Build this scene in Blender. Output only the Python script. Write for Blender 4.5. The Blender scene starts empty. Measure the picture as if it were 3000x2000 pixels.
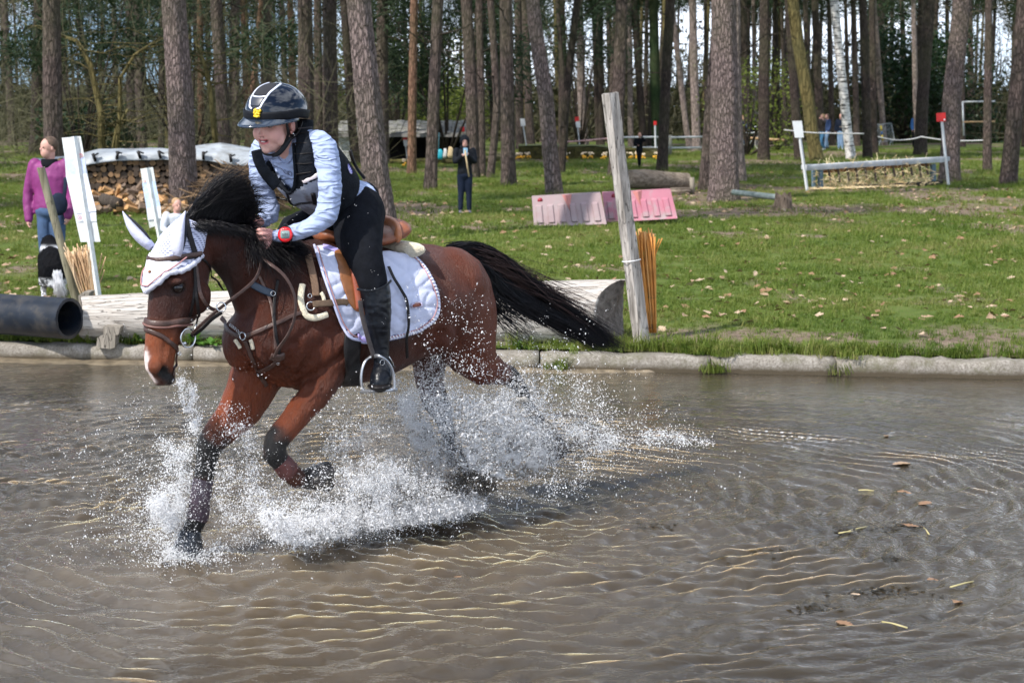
import bpy, bmesh, math, random
import numpy as np
from mathutils import Vector, Matrix, noise as mnoise
R = math.radians
random.seed(7); RNG = np.random.default_rng(11)
sc = bpy.context.scene
COL = sc.collection

# ------------------------------------------------------------------ camera
FPX = 5425.0                       # focal length in pixels of the 3000 px wide photograph
CAMZ = 2.05                        # metres above the water
HORY = 322.0                       # row of the horizon
PITCH = math.atan((1000.0 - HORY) / FPX)
cam_d = bpy.data.cameras.new('camera'); cam = bpy.data.objects.new('camera', cam_d); COL.objects.link(cam)
cam.location = (0, 0, CAMZ); cam.rotation_euler = (math.pi / 2 - PITCH, 0, 0)
cam_d.sensor_width = 36.0; cam_d.lens = FPX / 3000.0 * 36.0
cam_d.clip_start = 0.5; cam_d.clip_end = 2000
cam_d.dof.use_dof = True; cam_d.dof.focus_distance = 8.6; cam_d.dof.aperture_fstop = 7.0
sc.camera = cam

# ------------------------------------------------------------------ sky and sun
SUN_AZ, SUN_EL = R(-133), R(48)    # azimuth of the sun measured from +Y towards +X
world = bpy.data.worlds.new('World'); sc.world = world; world.use_nodes = True
wn = world.node_tree; wn.nodes.clear()
w_out = wn.nodes.new('ShaderNodeOutputWorld'); w_bg = wn.nodes.new('ShaderNodeBackground')
w_sky = wn.nodes.new('ShaderNodeTexSky'); w_sky.sky_type = 'NISHITA'; w_sky.sun_disc = False
w_sky.sun_elevation = SUN_EL; w_sky.sun_rotation = SUN_AZ; w_sky.air_density = 1.0; w_sky.dust_density = 0.25
w_tc = wn.nodes.new('ShaderNodeTexCoord'); w_nz = wn.nodes.new('ShaderNodeTexNoise')
w_sv = wn.nodes.new('ShaderNodeMapping'); w_sv.inputs['Location'].default_value = (0, 0, .14); wn.links.new(w_tc.outputs['Generated'], w_sv.inputs[0]); wn.links.new(w_sv.outputs[0], w_sky.inputs[0])
w_map = wn.nodes.new('ShaderNodeMapping'); w_map.inputs['Scale'].default_value = (1.0, 1.0, 2.6)
w_nz.inputs['Scale'].default_value = 1.25; w_nz.inputs['Detail'].default_value = 7; w_nz.inputs['Roughness'].default_value = 0.6
w_cr = wn.nodes.new('ShaderNodeValToRGB'); w_cr.color_ramp.elements[0].position = 0.47; w_cr.color_ramp.elements[1].position = 0.58
w_mx = wn.nodes.new('ShaderNodeMixRGB'); w_mx.inputs[2].default_value = (11.0, 11.9, 13.4, 1)
wn.links.new(w_tc.outputs['Generated'], w_map.inputs[0]); wn.links.new(w_map.outputs[0], w_nz.inputs['Vector'])
wn.links.new(w_nz.outputs['Fac'], w_cr.inputs[0]); wn.links.new(w_cr.outputs[0], w_mx.inputs[0])
wn.links.new(w_sky.outputs[0], w_mx.inputs[1]); wn.links.new(w_mx.outputs[0], w_bg.inputs[0])
w_bg.inputs['Strength'].default_value = 0.145
sc.cycles.max_bounces = 6; sc.cycles.diffuse_bounces = 3; sc.cycles.glossy_bounces = 3; sc.cycles.transmission_bounces = 4; sc.cycles.transparent_max_bounces = 4
wn.links.new(w_bg.outputs[0], w_out.inputs[0])
sun_d = bpy.data.lights.new('sun', 'SUN'); sun_d.energy = 5.0; sun_d.angle = R(0.8); sun_d.color = (1.0, 0.95, 0.88)
sun = bpy.data.objects.new('sun', sun_d); COL.objects.link(sun)
_sd = Vector((math.sin(SUN_AZ) * math.cos(SUN_EL), math.cos(SUN_AZ) * math.cos(SUN_EL), math.sin(SUN_EL)))
sun.rotation_euler = _sd.to_track_quat('Z', 'Y').to_euler(); sun.location = (0, 0, 30)
sc.view_settings.view_transform = 'Standard'; sc.view_settings.look = 'None'
sc.view_settings.exposure = 0.28; sc.view_settings.gamma = 1.0; sc.view_settings.use_curve_mapping = False

# ------------------------------------------------------------------ where a point of the place is
_cp, _sp = math.cos(PITCH), math.sin(PITCH)
def ray(px, py):
    x = (px - 1500.0) / FPX; u = -(py - 1000.0) / FPX
    return Vector((x, _cp + u * _sp, -_sp + u * _cp))
CO = Vector((0, 0, CAMZ))
def at_z(px, py, z=0.0):
    d = ray(px, py); return CO + d * ((z - CAMZ) / d.z)
def at_y(px, py, Y):
    d = ray(px, py); return CO + d * (Y / d.y)
def ppm(Y): return FPX / (Y * _cp)                 # pixels of the photograph per metre, roughly
LAWN = 0.20
def ground(px, py): return at_z(px, py, LAWN)

# ------------------------------------------------------------------ numpy noise
def _hash(ix, iy, iz, seed):
    n = (ix * 374761393 + iy * 668265263 + iz * 2147483647 + seed * 974634777) & 0xffffffff
    n = ((n ^ (n >> 13)) * 1274126177) & 0xffffffff
    return ((n ^ (n >> 16)) & 0xffff) / 65535.0
def vnoise(x, y, z=0.0, seed=0):
    x = np.asarray(x, float); y = np.asarray(y, float); z = np.asarray(z, float) + x * 0
    ix = np.floor(x).astype(np.int64); iy = np.floor(y).astype(np.int64); iz = np.floor(z).astype(np.int64)
    fx = x - ix; fy = y - iy; fz = z - iz
    fx = fx * fx * (3 - 2 * fx); fy = fy * fy * (3 - 2 * fy); fz = fz * fz * (3 - 2 * fz)
    def h(a, b, c): return _hash(ix + a, iy + b, iz + c, seed)
    a = h(0,0,0)*(1-fx)+h(1,0,0)*fx; b = h(0,1,0)*(1-fx)+h(1,1,0)*fx
    c = h(0,0,1)*(1-fx)+h(1,0,1)*fx; d = h(0,1,1)*(1-fx)+h(1,1,1)*fx
    return (a*(1-fy)+b*fy)*(1-fz) + (c*(1-fy)+d*fy)*fz
def fbm(x, y, z=0.0, oct=4, seed=0):
    s = 0; a = 0.5; t = 0
    for i in range(oct):
        s = s + a * vnoise(np.asarray(x)*2**i, np.asarray(y)*2**i, np.asarray(z)*2**i, seed + i * 17); t += a; a *= 0.5
    return s / t

# ------------------------------------------------------------------ objects
ORG = {}
def root(name, loc, label, cat, group=None, rot=0.0):
    o = bpy.data.objects.new(name, None); COL.objects.link(o); o.empty_display_size = 0.2
    o.location = loc; o.rotation_euler = (0, 0, rot); ORG[o.name] = Vector(loc)
    tag(o, label, cat, group); return o
def tag(o, label=None, cat=None, group=None, kind=None):
    if label: o['label'] = label
    if cat: o['category'] = cat
    if group: o['group'] = group
    if kind: o['kind'] = kind
    return o
def org(o):
    return ORG.get(o.name, Vector((0, 0, 0))) if o else Vector((0, 0, 0))
def link(name, me, mat=None, parent=None, smooth=True):
    """mesh in world coordinates -> object, child of parent if given"""
    o = bpy.data.objects.new(name, me); COL.objects.link(o)
    g = org(parent)
    if parent is not None:
        o.parent = parent; ORG[o.name] = g
        if g.length: me.transform(Matrix.Translation(-g))
    if mat is not None:
        if isinstance(mat, (list, tuple)):
            for m in mat: me.materials.append(m)
        else: me.materials.append(mat)
    if smooth: me.polygons.foreach_set('use_smooth', [True] * len(me.polygons))
    me.update(); return o
def me_np(name, v, f):
    """v (n,3) array, f (m,k) int array with constant k"""
    v = np.asarray(v, np.float32); f = np.asarray(f, np.int32)
    me = bpy.data.meshes.new(name); me.vertices.add(len(v)); me.vertices.foreach_set('co', v.ravel())
    k = f.shape[1]; me.loops.add(f.size); me.loops.foreach_set('vertex_index', f.ravel())
    me.polygons.add(len(f)); me.polygons.foreach_set('loop_start', np.arange(0, f.size, k, dtype=np.int32))
    me.update(calc_edges=True); me.validate(); return me
def copy_tree(o, loc=None, rot=None, scale=None, label=None, group=None):
    c = o.copy(); COL.objects.link(c); ORG[c.name] = org(o)
    for ch in o.children:
        d = ch.copy(); COL.objects.link(d); d.parent = c
        for g in ch.children:
            e = g.copy(); COL.objects.link(e); e.parent = d
    if loc is not None: c.location = loc
    if rot is not None: c.rotation_euler = (0, 0, rot)
    if scale is not None: c.scale = (scale,) * 3 if not hasattr(scale, '__len__') else scale
    if label: c['label'] = label
    if group: c['group'] = group
    return c

def basis(t, up=None):
    t = Vector(t).normalized(); up = Vector(up) if up is not None else Vector((0, 0, 1))
    if abs(t.dot(up.normalized())) > 0.97: up = Vector((0, 1, 0.13))
    a = up.cross(t).normalized(); b = t.cross(a).normalized(); return a, b    # a sideways, b upwards
class MB:
    def __init__(s): s.v = []; s.f = []; s.m = []; s.mi = 0
    def add(s, vs, fs):
        o = len(s.v); s.v += [tuple(v) for v in vs]; s.f += [tuple(i + o for i in f) for f in fs]; s.m += [s.mi] * len(fs); return s
    def box(s, c, d, rz=0.0, rx=0.0, ry=0.0, bev=0.0):
        x, y, z = (k / 2 for k in d)
        m = Matrix.Translation(Vector(c)) @ Matrix.Rotation(rz, 4, 'Z') @ Matrix.Rotation(rx, 4, 'X') @ Matrix.Rotation(ry, 4, 'Y')
        if bev <= 0:
            vs = [m @ Vector(p) for p in ((-x,-y,-z),(x,-y,-z),(x,y,-z),(-x,y,-z),(-x,-y,z),(x,-y,z),(x,y,z),(-x,y,z))]
            return s.add(vs, [(3,2,1,0),(4,5,6,7),(0,1,5,4),(1,2,6,5),(2,3,7,6),(3,0,4,7)])
        bm = bmesh.new(); bmesh.ops.create_cube(bm, size=1.0)
        for v in bm.verts: v.co = Vector((v.co.x*2*x, v.co.y*2*y, v.co.z*2*z))
        bmesh.ops.bevel(bm, geom=bm.edges[:], offset=bev, segments=2, affect='EDGES', profile=0.6)
        bm.verts.index_update(); vs = [m @ v.co for v in bm.verts]; fs = [[v.index for v in f.verts] for f in bm.faces]
        bm.free(); return s.add(vs, fs)
    def tube(s, pts, rad, n=8, cap=True, up=None, flat=1.0, round_cap=False, twist=0.0):
        """flat: ratio of the radius along the 'up' side; rad scalar or list (or list of (a,b))"""
        pts = [Vector(p) for p in pts]; k = len(pts)
        if not hasattr(rad, '__len__'): rad = [rad] * k
        if round_cap:
            def ends(p0, p1, r):
                d = (p0 - p1).normalized(); r1 = r if not hasattr(r, '__len__') else (r[0] + r[1]) / 2
                return [(p0 + d * r1 * 0.96, .28), (p0 + d * r1 * 0.8, .6), (p0 + d * r1 * .45, .89)]
            def sca(r, q): return r * q if not hasattr(r, '__len__') else (r[0] * q, r[1] * q)
            e0 = ends(pts[0], pts[1], rad[0]); e1 = ends(pts[-1], pts[-2], rad[-1])
            r0, r1 = rad[0], rad[-1]
            pts = [e[0] for e in e0] + pts + [e[0] for e in reversed(e1)]
            rad = [sca(r0, e[1]) for e in e0] + list(rad) + [sca(r1, e[1]) for e in reversed(e1)]
            k = len(pts)
        vs = []; prev = None
        for i, p in enumerate(pts):
            t = (pts[min(i + 1, k - 1)] - pts[max(i - 1, 0)])
            if t.length < 1e-9: t = Vector((0, 0, 1))
            t.normalize()
            if prev is None or up is not None: a, b = basis(t, up)
            else:
                a = (prev - t * prev.dot(t)).normalized(); b = t.cross(a).normalized()
            prev = a
            r = rad[i]; ra, rb = (r if hasattr(r, '__len__') else (r, r * flat))
            for j in range(n):
                w = 2 * math.pi * j / n + twist * i
                vs.append(p + a * (math.cos(w) * ra) + b * (math.sin(w) * rb))
        fs = []
        for i in range(k - 1):
            for j in range(n):
                j2 = (j + 1) % n; fs.append((i*n+j, i*n+j2, (i+1)*n+j2, (i+1)*n+j))
        if cap: fs.append(tuple(range(n - 1, -1, -1))); fs.append(tuple((k-1)*n + j for j in range(n)))
        return s.add(vs, fs)
    def ball(s, c, r, n=12, m=8, rot=None):
        c = Vector(c); r = r if hasattr(r, '__len__') else (r, r, r); vs = []; fs = []
        M_ = rot if rot is not None else Matrix.Identity(3)
        vs.append(c + M_ @ Vector((0, 0, r[2])))
        for i in range(1, m):
            th = math.pi * i / m
            for j in range(n):
                ph = 2 * math.pi * j / n
                vs.append(c + M_ @ Vector((r[0]*math.sin(th)*math.cos(ph), r[1]*math.sin(th)*math.sin(ph), r[2]*math.cos(th))))
        vs.append(c + M_ @ Vector((0, 0, -r[2]))); L = len(vs) - 1
        for j in range(n): fs.append((0, 1 + j, 1 + (j + 1) % n)); fs.append((L, 1 + (m-2)*n + (j+1) % n, 1 + (m-2)*n + j))
        for i in range(m - 2):
            for j in range(n):
                a = 1 + i*n + j; b = 1 + i*n + (j+1) % n; fs.append((a, a + n, b + n, b))
        return s.add(vs, fs)
    def loft(s, secs, n=20, cap=True):
        """secs: list of (centre, half_axis_a, half_axis_b[, power]); closed tube through superellipses"""
        vs = []
        for q in secs:
            c, a, b = Vector(q[0]), Vector(q[1]), Vector(q[2]); pw = q[3] if len(q) > 3 else 1.0
            for j in range(n):
                w = 2*math.pi*j/n; cw, sw = math.cos(w), math.sin(w)
                cw = math.copysign(abs(cw)**pw, cw); sw = math.copysign(abs(sw)**pw, sw)
                vs.append(c + a*cw + b*sw)
        fs = []; k = len(secs)
        for i in range(k-1):
            for j in range(n):
                j2 = (j+1) % n; fs.append((i*n+j, i*n+j2, (i+1)*n+j2, (i+1)*n+j))
        if cap: fs.append(tuple(range(n-1, -1, -1))); fs.append(tuple((k-1)*n+j for j in range(n)))
        return s.add(vs, fs)
    def prism(s, poly, d):
        """poly: world points in a plane, extruded by vector d"""
        poly = [Vector(p) for p in poly]; n = len(poly); d = Vector(d)
        vs = poly + [p + d for p in poly]
        fs = [tuple(range(n-1, -1, -1)), tuple(range(n, 2*n))] + [(i, (i+1) % n, n+(i+1) % n, n+i) for i in range(n)]
        return s.add(vs, fs)
    def mesh(s, name='mesh'):
        me = bpy.data.meshes.new(name); me.from_pydata(s.v, [], s.f); me.update()
        if any(s.m): me.polygons.foreach_set('material_index', s.m)
        return me
    def build(s, name, mat=None, parent=None, smooth=True, fix=True):
        me = s.mesh(name)
        if fix:
            bm = bmesh.new(); bm.from_mesh(me); bmesh.ops.recalc_face_normals(bm, faces=bm.faces); bm.to_mesh(me); bm.free()
        o = link(name, me, mat, parent, smooth)
        return o
def autosmooth(o, ang=40):
    me = o.data; bm = bmesh.new(); bm.from_mesh(me); a = R(ang)
    for e in bm.edges:
        if len(e.link_faces) == 2 and e.calc_face_angle(0) > a: e.smooth = False
    bm.to_mesh(me); bm.free(); return o
def spline(pts, n=8, closed=False):
    P = [Vector(p) for p in pts]; out = []; k = len(P); rng = range(k if closed else k - 1)
    for i in rng:
        p0 = P[(i-1) % k] if closed or i > 0 else P[0]; p1 = P[i]; p2 = P[(i+1) % k]; p3 = P[(i+2) % k] if closed or i + 2 < k else P[-1]
        for j in range(n):
            t = j / n; out.append(.5 * ((2*p1) + (p2-p0)*t + (2*p0 - 5*p1 + 4*p2 - p3)*t*t + (3*p1 - p0 - 3*p2 + p3)*t**3))
    if not closed: out.append(P[-1])
    return out
def remesh(mb, voxel=0.012, smooth=4, fac=0.6):
    """several closed shapes -> one continuous skin"""
    me = mb.mesh('tmp'); bm = bmesh.new(); bm.from_mesh(me); bmesh.ops.recalc_face_normals(bm, faces=bm.faces); bm.to_mesh(me); bm.free()
    o = bpy.data.objects.new('tmp', me); COL.objects.link(o)
    m = o.modifiers.new('r', 'REMESH'); m.mode = 'VOXEL'; m.voxel_size = voxel; m.use_smooth_shade = True
    if smooth:
        q = o.modifiers.new('s', 'SMOOTH'); q.factor = fac; q.iterations = smooth
    dg = bpy.context.evaluated_depsgraph_get(); dg.update()
    out = bpy.data.meshes.new_from_object(o.evaluated_get(dg))
    bpy.data.objects.remove(o); return out
def coords(me):
    a = np.empty(len(me.vertices) * 3, np.float32); me.vertices.foreach_get('co', a); return a.reshape(-1, 3)
def set_coords(me, a): me.vertices.foreach_set('co', np.ascontiguousarray(a, np.float32).ravel()); me.update()
def normals(me):
    a = np.empty(len(me.vertices) * 3, np.float32); me.vertices.foreach_get('normal', a); return a.reshape(-1, 3)
def vcol(me, rgb, name='col'):
    at = me.color_attributes.new(name, 'FLOAT_COLOR', 'POINT'); n = len(me.vertices)
    c = np.ones((n, 4), np.float32); c[:, :3] = rgb; at.data.foreach_set('color', c.ravel())

# ------------------------------------------------------------------ materials
class NT:
    def __init__(s, name):
        s.m = bpy.data.materials.new(name); s.m.use_nodes = True; s.t = s.m.node_tree; s.n = s.t.nodes; s.n.clear()
        s.out = s.n.new('ShaderNodeOutputMaterial'); s.p = s.n.new('ShaderNodeBsdfPrincipled'); s.l(s.p.outputs[0], s.out.inputs[0])
        s._tc = None
    def l(s, a, b): s.t.links.new(a, b)
    def tc(s, kind='Object'):
        if s._tc is None: s._tc = s.n.new('ShaderNodeTexCoord')
        return s._tc.outputs[kind]
    def mapping(s, scale=(1,1,1), src=None, rot=(0,0,0), loc=(0,0,0)):
        m = s.n.new('ShaderNodeMapping'); m.inputs['Scale'].default_value = scale; m.inputs['Rotation'].default_value = rot
        m.inputs['Location'].default_value = loc
        s.l(src if src is not None else s.tc(), m.inputs[0]); return m.outputs[0]
    def noise(s, scale, src=None, detail=4, rough=.55, dist=0.0):
        n = s.n.new('ShaderNodeTexNoise'); n.inputs['Scale'].default_value = scale; n.inputs['Detail'].default_value = detail
        n.inputs['Roughness'].default_value = rough; n.inputs['Distortion'].default_value = dist
        s.l(src if src is not None else s.tc(), n.inputs['Vector']); return n.outputs['Fac']
    def voronoi(s, scale, src=None, feature='F1', out='Distance'):
        n = s.n.new('ShaderNodeTexVoronoi'); n.feature = feature; n.inputs['Scale'].default_value = scale
        s.l(src if src is not None else s.tc(), n.inputs['Vector']); return n.outputs[out]
    def ramp(s, fac, stops):
        r = s.n.new('ShaderNodeValToRGB'); e = r.color_ramp.elements
        while len(e) < len(stops): e.new(0.5)
        for i, (p, c) in enumerate(stops):
            e[i].position = p; e[i].color = (*c, 1) if hasattr(c, '__len__') else (c, c, c, 1)
        s.l(fac, r.inputs[0]); return r.outputs[0]
    def mix(s, fac, a, b, mode='MIX'):
        m = s.n.new('ShaderNodeMixRGB'); m.blend_type = mode
        for k, q in enumerate((fac, a, b)):
            if hasattr(q, 'links'): s.l(q, m.inputs[k])
            elif hasattr(q, '__len__'): m.inputs[k].default_value = (*q, 1)
            else: m.inputs[k].default_value = q if k == 0 else (q, q, q, 1)
        return m.outputs[0]
    def math(s, op, a, b=0.0):
        m = s.n.new('ShaderNodeMath'); m.operation = op
        for k, q in enumerate((a, b)):
            if hasattr(q, 'links'): s.l(q, m.inputs[k])
            else: m.inputs[k].default_value = q
        return m.outputs[0]
    def attr(s, name):
        a = s.n.new('ShaderNodeAttribute'); a.attribute_name = name; return a.outputs['Color']
    def bump(s, h, strength=.3, dist=.01):
        b = s.n.new('ShaderNodeBump'); b.inputs['Strength'].default_value = strength; b.inputs['Distance'].default_value = dist
        s.l(h, b.inputs['Height']); s.l(b.outputs[0], s.p.inputs['Normal']); return b
    def set(s, **k):
        for a, v in k.items():
            i = s.p.inputs[{'rough':'Roughness','metal':'Metallic','base':'Base Color','spec':'Specular IOR Level','ior':'IOR','coat':'Coat Weight','sheen':'Sheen Weight','trans':'Transmission Weight','sss':'Subsurface Weight','alpha':'Alpha','coatr':'Coat Roughness'}[a]]
            if hasattr(v, 'links'): s.l(v, i)
            elif hasattr(v, '__len__'): i.default_value = (*v, 1)
            else: i.default_value = v
        return s
def plain(name, col, rough=.6, var=.18, nscale=30, bump=.0, bscale=None, metal=0.0, coat=0.0, spec=.5, stretch=(1,1,1), sheen=0.0, dirt=None):
    t = NT(name); src = t.mapping(stretch)
    lo = tuple(c * (1 - var) for c in col); hi = tuple(min(1, c * (1 + var)) for c in col)
    c = t.ramp(t.noise(nscale, src, 5), [(.3, lo), (.7, hi)])
    if dirt: c = t.mix(t.ramp(t.noise(dirt[1], None, 5, .65), [(.48, 0.0), (.68, 1.0)]), c, dirt[0])
    t.set(base=c, rough=rough, metal=metal, coat=coat, spec=spec, sheen=sheen)
    if bump: t.bump(t.noise(bscale or nscale * 3, src, 4), bump, .01)
    return t.m

# ================================================================== THE SETTING
def kerb_y(x): return 14.70 - 0.137 * x
def dirt_mask(x, y):
    x = np.asarray(x, float); y = np.asarray(y, float); d = y - kerb_y(x)
    n = fbm(x * .9, y * .55, 0, 4, 3)
    m = np.clip((n - .60) * 8, 0, 1) * .6
    near = np.clip(1 - d / 2.6, 0, 1) * np.clip((x + .2) / 1.5, .25, 1)
    m = np.maximum(m, near * np.clip((fbm(x * 1.6, y * 1.3, 0, 4, 9) - .42) * 7, 0, 1))
    far = np.clip((y - 25) / 8, 0, 1)
    m = np.maximum(m, far * np.clip((fbm(x * .45, y * .30, 0, 4, 21) - .53) * 6, 0, .8))
    return m
def ground_z(x, y):
    x = np.asarray(x, float); y = np.asarray(y, float); d = y - kerb_y(x)
    z = .135 + .065 * np.clip(d / 1.6, 0, 1) ** .7
    z = z + (fbm(x * .5, y * .4, 0, 3, 31) - .5) * .07 * np.clip(d / 3, 0, 1) + (fbm(x * 3, y * 3, 0, 3, 5) - .5) * .03 * np.clip(d / .5, 0, 1)
    return z

def grid_mesh(name, xs_of, ys, nx, zf):
    V = []
    for y in ys:
        xs = xs_of(y, nx); V.append(np.stack([xs, np.full(nx, 0.0) + y if np.isscalar(y) else y, xs * 0], 1))
    V = np.concatenate(V); return V
def quads(nr, nc):
    i = np.arange(nr - 1)[:, None] * nc + np.arange(nc - 1)[None, :]; i = i.ravel()
    return np.stack([i, i + 1, i + 1 + nc, i + nc], 1)

# lawn: rows follow the kerb
ts = np.concatenate([np.linspace(0, 6, 90), np.linspace(6.15, 30, 110), np.linspace(31, 90, 50), np.linspace(95, 480, 24)])
us = np.sinh(np.linspace(-3.2, 3.2, 170)) / math.sinh(3.2)
rows = []
for t in ts:
    hw = 12 + t * .9; x = us * hw * 2.2
    x = np.where(np.abs(us) > .98, np.sign(us) * 320, x) if True else x
    rows.append(np.stack([x, kerb_y(np.clip(x, -40, 40)) + .11 + t], 1))
G = np.concatenate(rows); gz = ground_z(G[:, 0], G[:, 1])
me = me_np('ground', np.column_stack([G, gz]), quads(len(ts), 170))
dm = dirt_mask(G[:, 0], G[:, 1]); vcol(me, np.stack([dm, fbm(G[:, 0] * .35, G[:, 1] * .2, 0, 3, 77), dm * 0], 1))
t = NT('lawn_soil')
ca = t.attr('col'); sep = t.n.new('ShaderNodeSeparateColor'); t.l(ca, sep.inputs[0])
green = t.ramp(t.noise(1.7, None, 6, .7), [(.3, (.045, .088, .012)), (.5, (.085, .145, .02)), (.72, (.14, .18, .045))])
green = t.mix(t.ramp(t.noise(28, None, 5, .7), [(.4, 0.0), (.7, .65)]), green, (.15, .12, .06))
soil = t.ramp(t.noise(14, None, 6, .7), [(.3, (.10, .075, .055)), (.55, (.22, .165, .12)), (.75, (.36, .28, .21))])
fac = t.ramp(t.mix(.5, sep.outputs[0], t.noise(9, None, 5, .7), 'OVERLAY'), [(.25, 0.0), (.55, 1.0)])
t.set(base=t.mix(fac, green, soil), rough=.95, spec=.15); t.bump(t.noise(40, None, 6, .7), .8, .03)
ground_o = link('lawn', me, t.m); tag(ground_o, kind='structure')

# land below and beyond the pond
m = MB(); m.box((0, -60, -1.2), (700, 1100, .5)); low = m.build('pond_bed', plain('mud', (.10, .08, .055), .9, .3, 3), None, False); tag(low, kind='structure')

# ---- water
def water_h(x, y):
    x = np.asarray(x, float); y = np.asarray(y, float)
    wx = (fbm(x * .8, y * .8, 0, 3, 41) - .5); wy = (fbm(x * .8, y * .8, 5, 3, 43) - .5)
    h = 0
    for (cx, cy, lam, amp, ph, reach) in ((-1.5, 8.3, .130, .0046, 0, 5.5), (-.6, 8.9, .165, .0056, 1.3, 7.5), (.35, 9.9, .120, .0080, .4, 6.5), (-1.1, 8.6, .36, .0045, 2.1, 8)):
        r = np.hypot(x - cx, y - cy) + wx * .60 + wy * .35 + (fbm(x * 2.6, y * 2.6, cx, 2, 91) - .5) * .07
        a = amp * np.exp(-((r / reach) ** 2)) * np.clip(r / .6, .3, 1) * np.clip(2.6 * fbm(x * 1.9, y * 1.9, cx * 3, 3, 47) - .55, .1, 2)
        h = h + a * (np.sin(2 * np.pi * r / lam + ph) - .06 * np.cos(4 * np.pi * r / lam))
    calm = np.clip((kerb_y(x) - y) / 3.6, .22, 1); h = h * calm + ((fbm(x * 3.1 + wx * 2, y * 5.2, 0, 3, 51) - .5) * .026 + (fbm(x * 9, y * 15, 0, 2, 53) - .5) * .009) * calm
    rough = np.exp(-(((x + .6) / 1.5) ** 2 + ((y - 8.9) / 1.0) ** 2))
    h = h + rough * (fbm(x * 6, y * 6, 0, 4, 57) - .45) * .09
    return h
ys = np.concatenate([np.linspace(4.9, 11, 330), np.linspace(11.02, 15.9, 150)])
nx = 420; un = np.linspace(-1, 1, nx); V = []
for y in ys: V.append(np.stack([un * (1.2 + .34 * y), np.full(nx, y)], 1))
V = np.concatenate(V)
me = me_np('water', np.column_stack([V, water_h(V[:, 0], V[:, 1])]), quads(len(ys), nx))
t = NT('muddy_water')
far = t.ramp(t.noise(.55, None, 4, .6), [(.35, (.028, .022, .014)), (.65, (.045, .036, .024))])
dark = t.ramp(t.noise(1.4, t.mapping((1, 2.4, 1), loc=(3, 1, 0)), 6, .7), [(.56, 0.0), (.72, 1.0)])
sepx = t.n.new('ShaderNodeSeparateXYZ'); t.l(t.tc(), sepx.inputs[0])
mr = t.n.new('ShaderNodeMapRange'); mr.inputs['From Min'].default_value = .3; mr.inputs['From Max'].default_value = 2.4; t.l(sepx.outputs[0], mr.inputs[0])
mry = t.n.new('ShaderNodeMapRange'); mry.inputs['From Min'].default_value = 10.5; mry.inputs['From Max'].default_value = 8.2; t.l(sepx.outputs[1], mry.inputs[0])
dk = t.math('MULTIPLY', t.math('MULTIPLY', dark, mr.outputs[0]), mry.outputs[0])
# light scattered back by the silt below the surface (flat) under a mirror that follows the ripples
# silt stirred up round the horse, clearer and darker water further off
dvx = t.math('MULTIPLY', t.math('ADD', sepx.outputs[0], .9), .42); dvy = t.math('MULTIPLY', t.math('ADD', sepx.outputs[1], -8.3), .36)
rad = t.math('ADD', t.math('SQRT', t.math('ADD', t.math('MULTIPLY', dvx, dvx), t.math('MULTIPLY', dvy, dvy))), t.math('MULTIPLY', t.math('ADD', t.noise(.9, None, 4, .6), -.5), .7))
far = t.mix(t.ramp(rad, [(.25, 0.0), (1.0, 1.0)]), t.ramp(t.noise(2.2, None, 4, .6), [(.3, (.060, .046, .031)), (.7, (.088, .069, .047))]), far)
body_c = t.mix(dk, far, (.010, .009, .006))
flat_n = t.n.new('ShaderNodeCombineXYZ'); flat_n.inputs[2].default_value = 1.0
t.set(base=body_c, rough=1.0, spec=0.0, sss=.8); t.p.inputs['Subsurface Radius'].default_value = (.45, .38, .28); t.p.inputs['Subsurface Scale'].default_value = 1.0; t.l(flat_n.outputs[0], t.p.inputs['Normal'])
bh = t.math('ADD', t.math('MULTIPLY', t.noise(26, t.mapping((1, 1.7, 1)), 3, .6), .5), t.noise(9, t.mapping((1, 1.6, 1)), 3, .6))
wb = t.n.new('ShaderNodeBump'); wb.inputs['Strength'].default_value = .34; wb.inputs['Distance'].default_value = .022; t.l(bh, wb.inputs['Height'])
fz = t.n.new('ShaderNodeFresnel'); fz.inputs['IOR'].default_value = 1.34; t.l(wb.outputs[0], fz.inputs['Normal'])
gl = t.n.new('ShaderNodeBsdfGlossy'); gl.inputs['Roughness'].default_value = .035; gl.inputs['Color'].default_value = (1, 1, 1, 1); t.l(wb.outputs[0], gl.inputs['Normal'])
mxw = t.n.new('ShaderNodeMixShader'); t.l(fz.outputs[0], mxw.inputs[0]); t.l(t.p.outputs[0], mxw.inputs[1]); t.l(gl.outputs[0], mxw.inputs[2]); t.l(mxw.outputs[0], t.out.inputs[0])
water_m = t.m
water = link('pond_water', me, water_m); tag(water, kind='structure')
m = MB()
def flat(x0, y0, x1, y1, z=-.004): m.add([(x0, y0, z), (x1, y0, z), (x1, y1, z), (x0, y1, z)], [(0, 1, 2, 3)])
xe = 1.2 + .34 * 4.9
m.add([(-60, -60, -.006), (60, -60, -.006), (60, 4.9, -.006), (-60, 4.9, -.006)], [(0, 1, 2, 3)])
m.add([(-60, 4.9, -.006), (-(1.2 + .34*4.9), 4.9, -.006), (-(1.2 + .34*15.9), 15.9, -.006), (-60, 15.9, -.006)], [(0, 1, 2, 3)])
m.add([((1.2 + .34*4.9), 4.9, -.006), (60, 4.9, -.006), (60, 15.9, -.006), ((1.2 + .34*15.9), 15.9, -.006)], [(0, 1, 2, 3)])
o = m.build('pond_water', water_m, None, False, False); tag(o, kind='structure')

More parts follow.
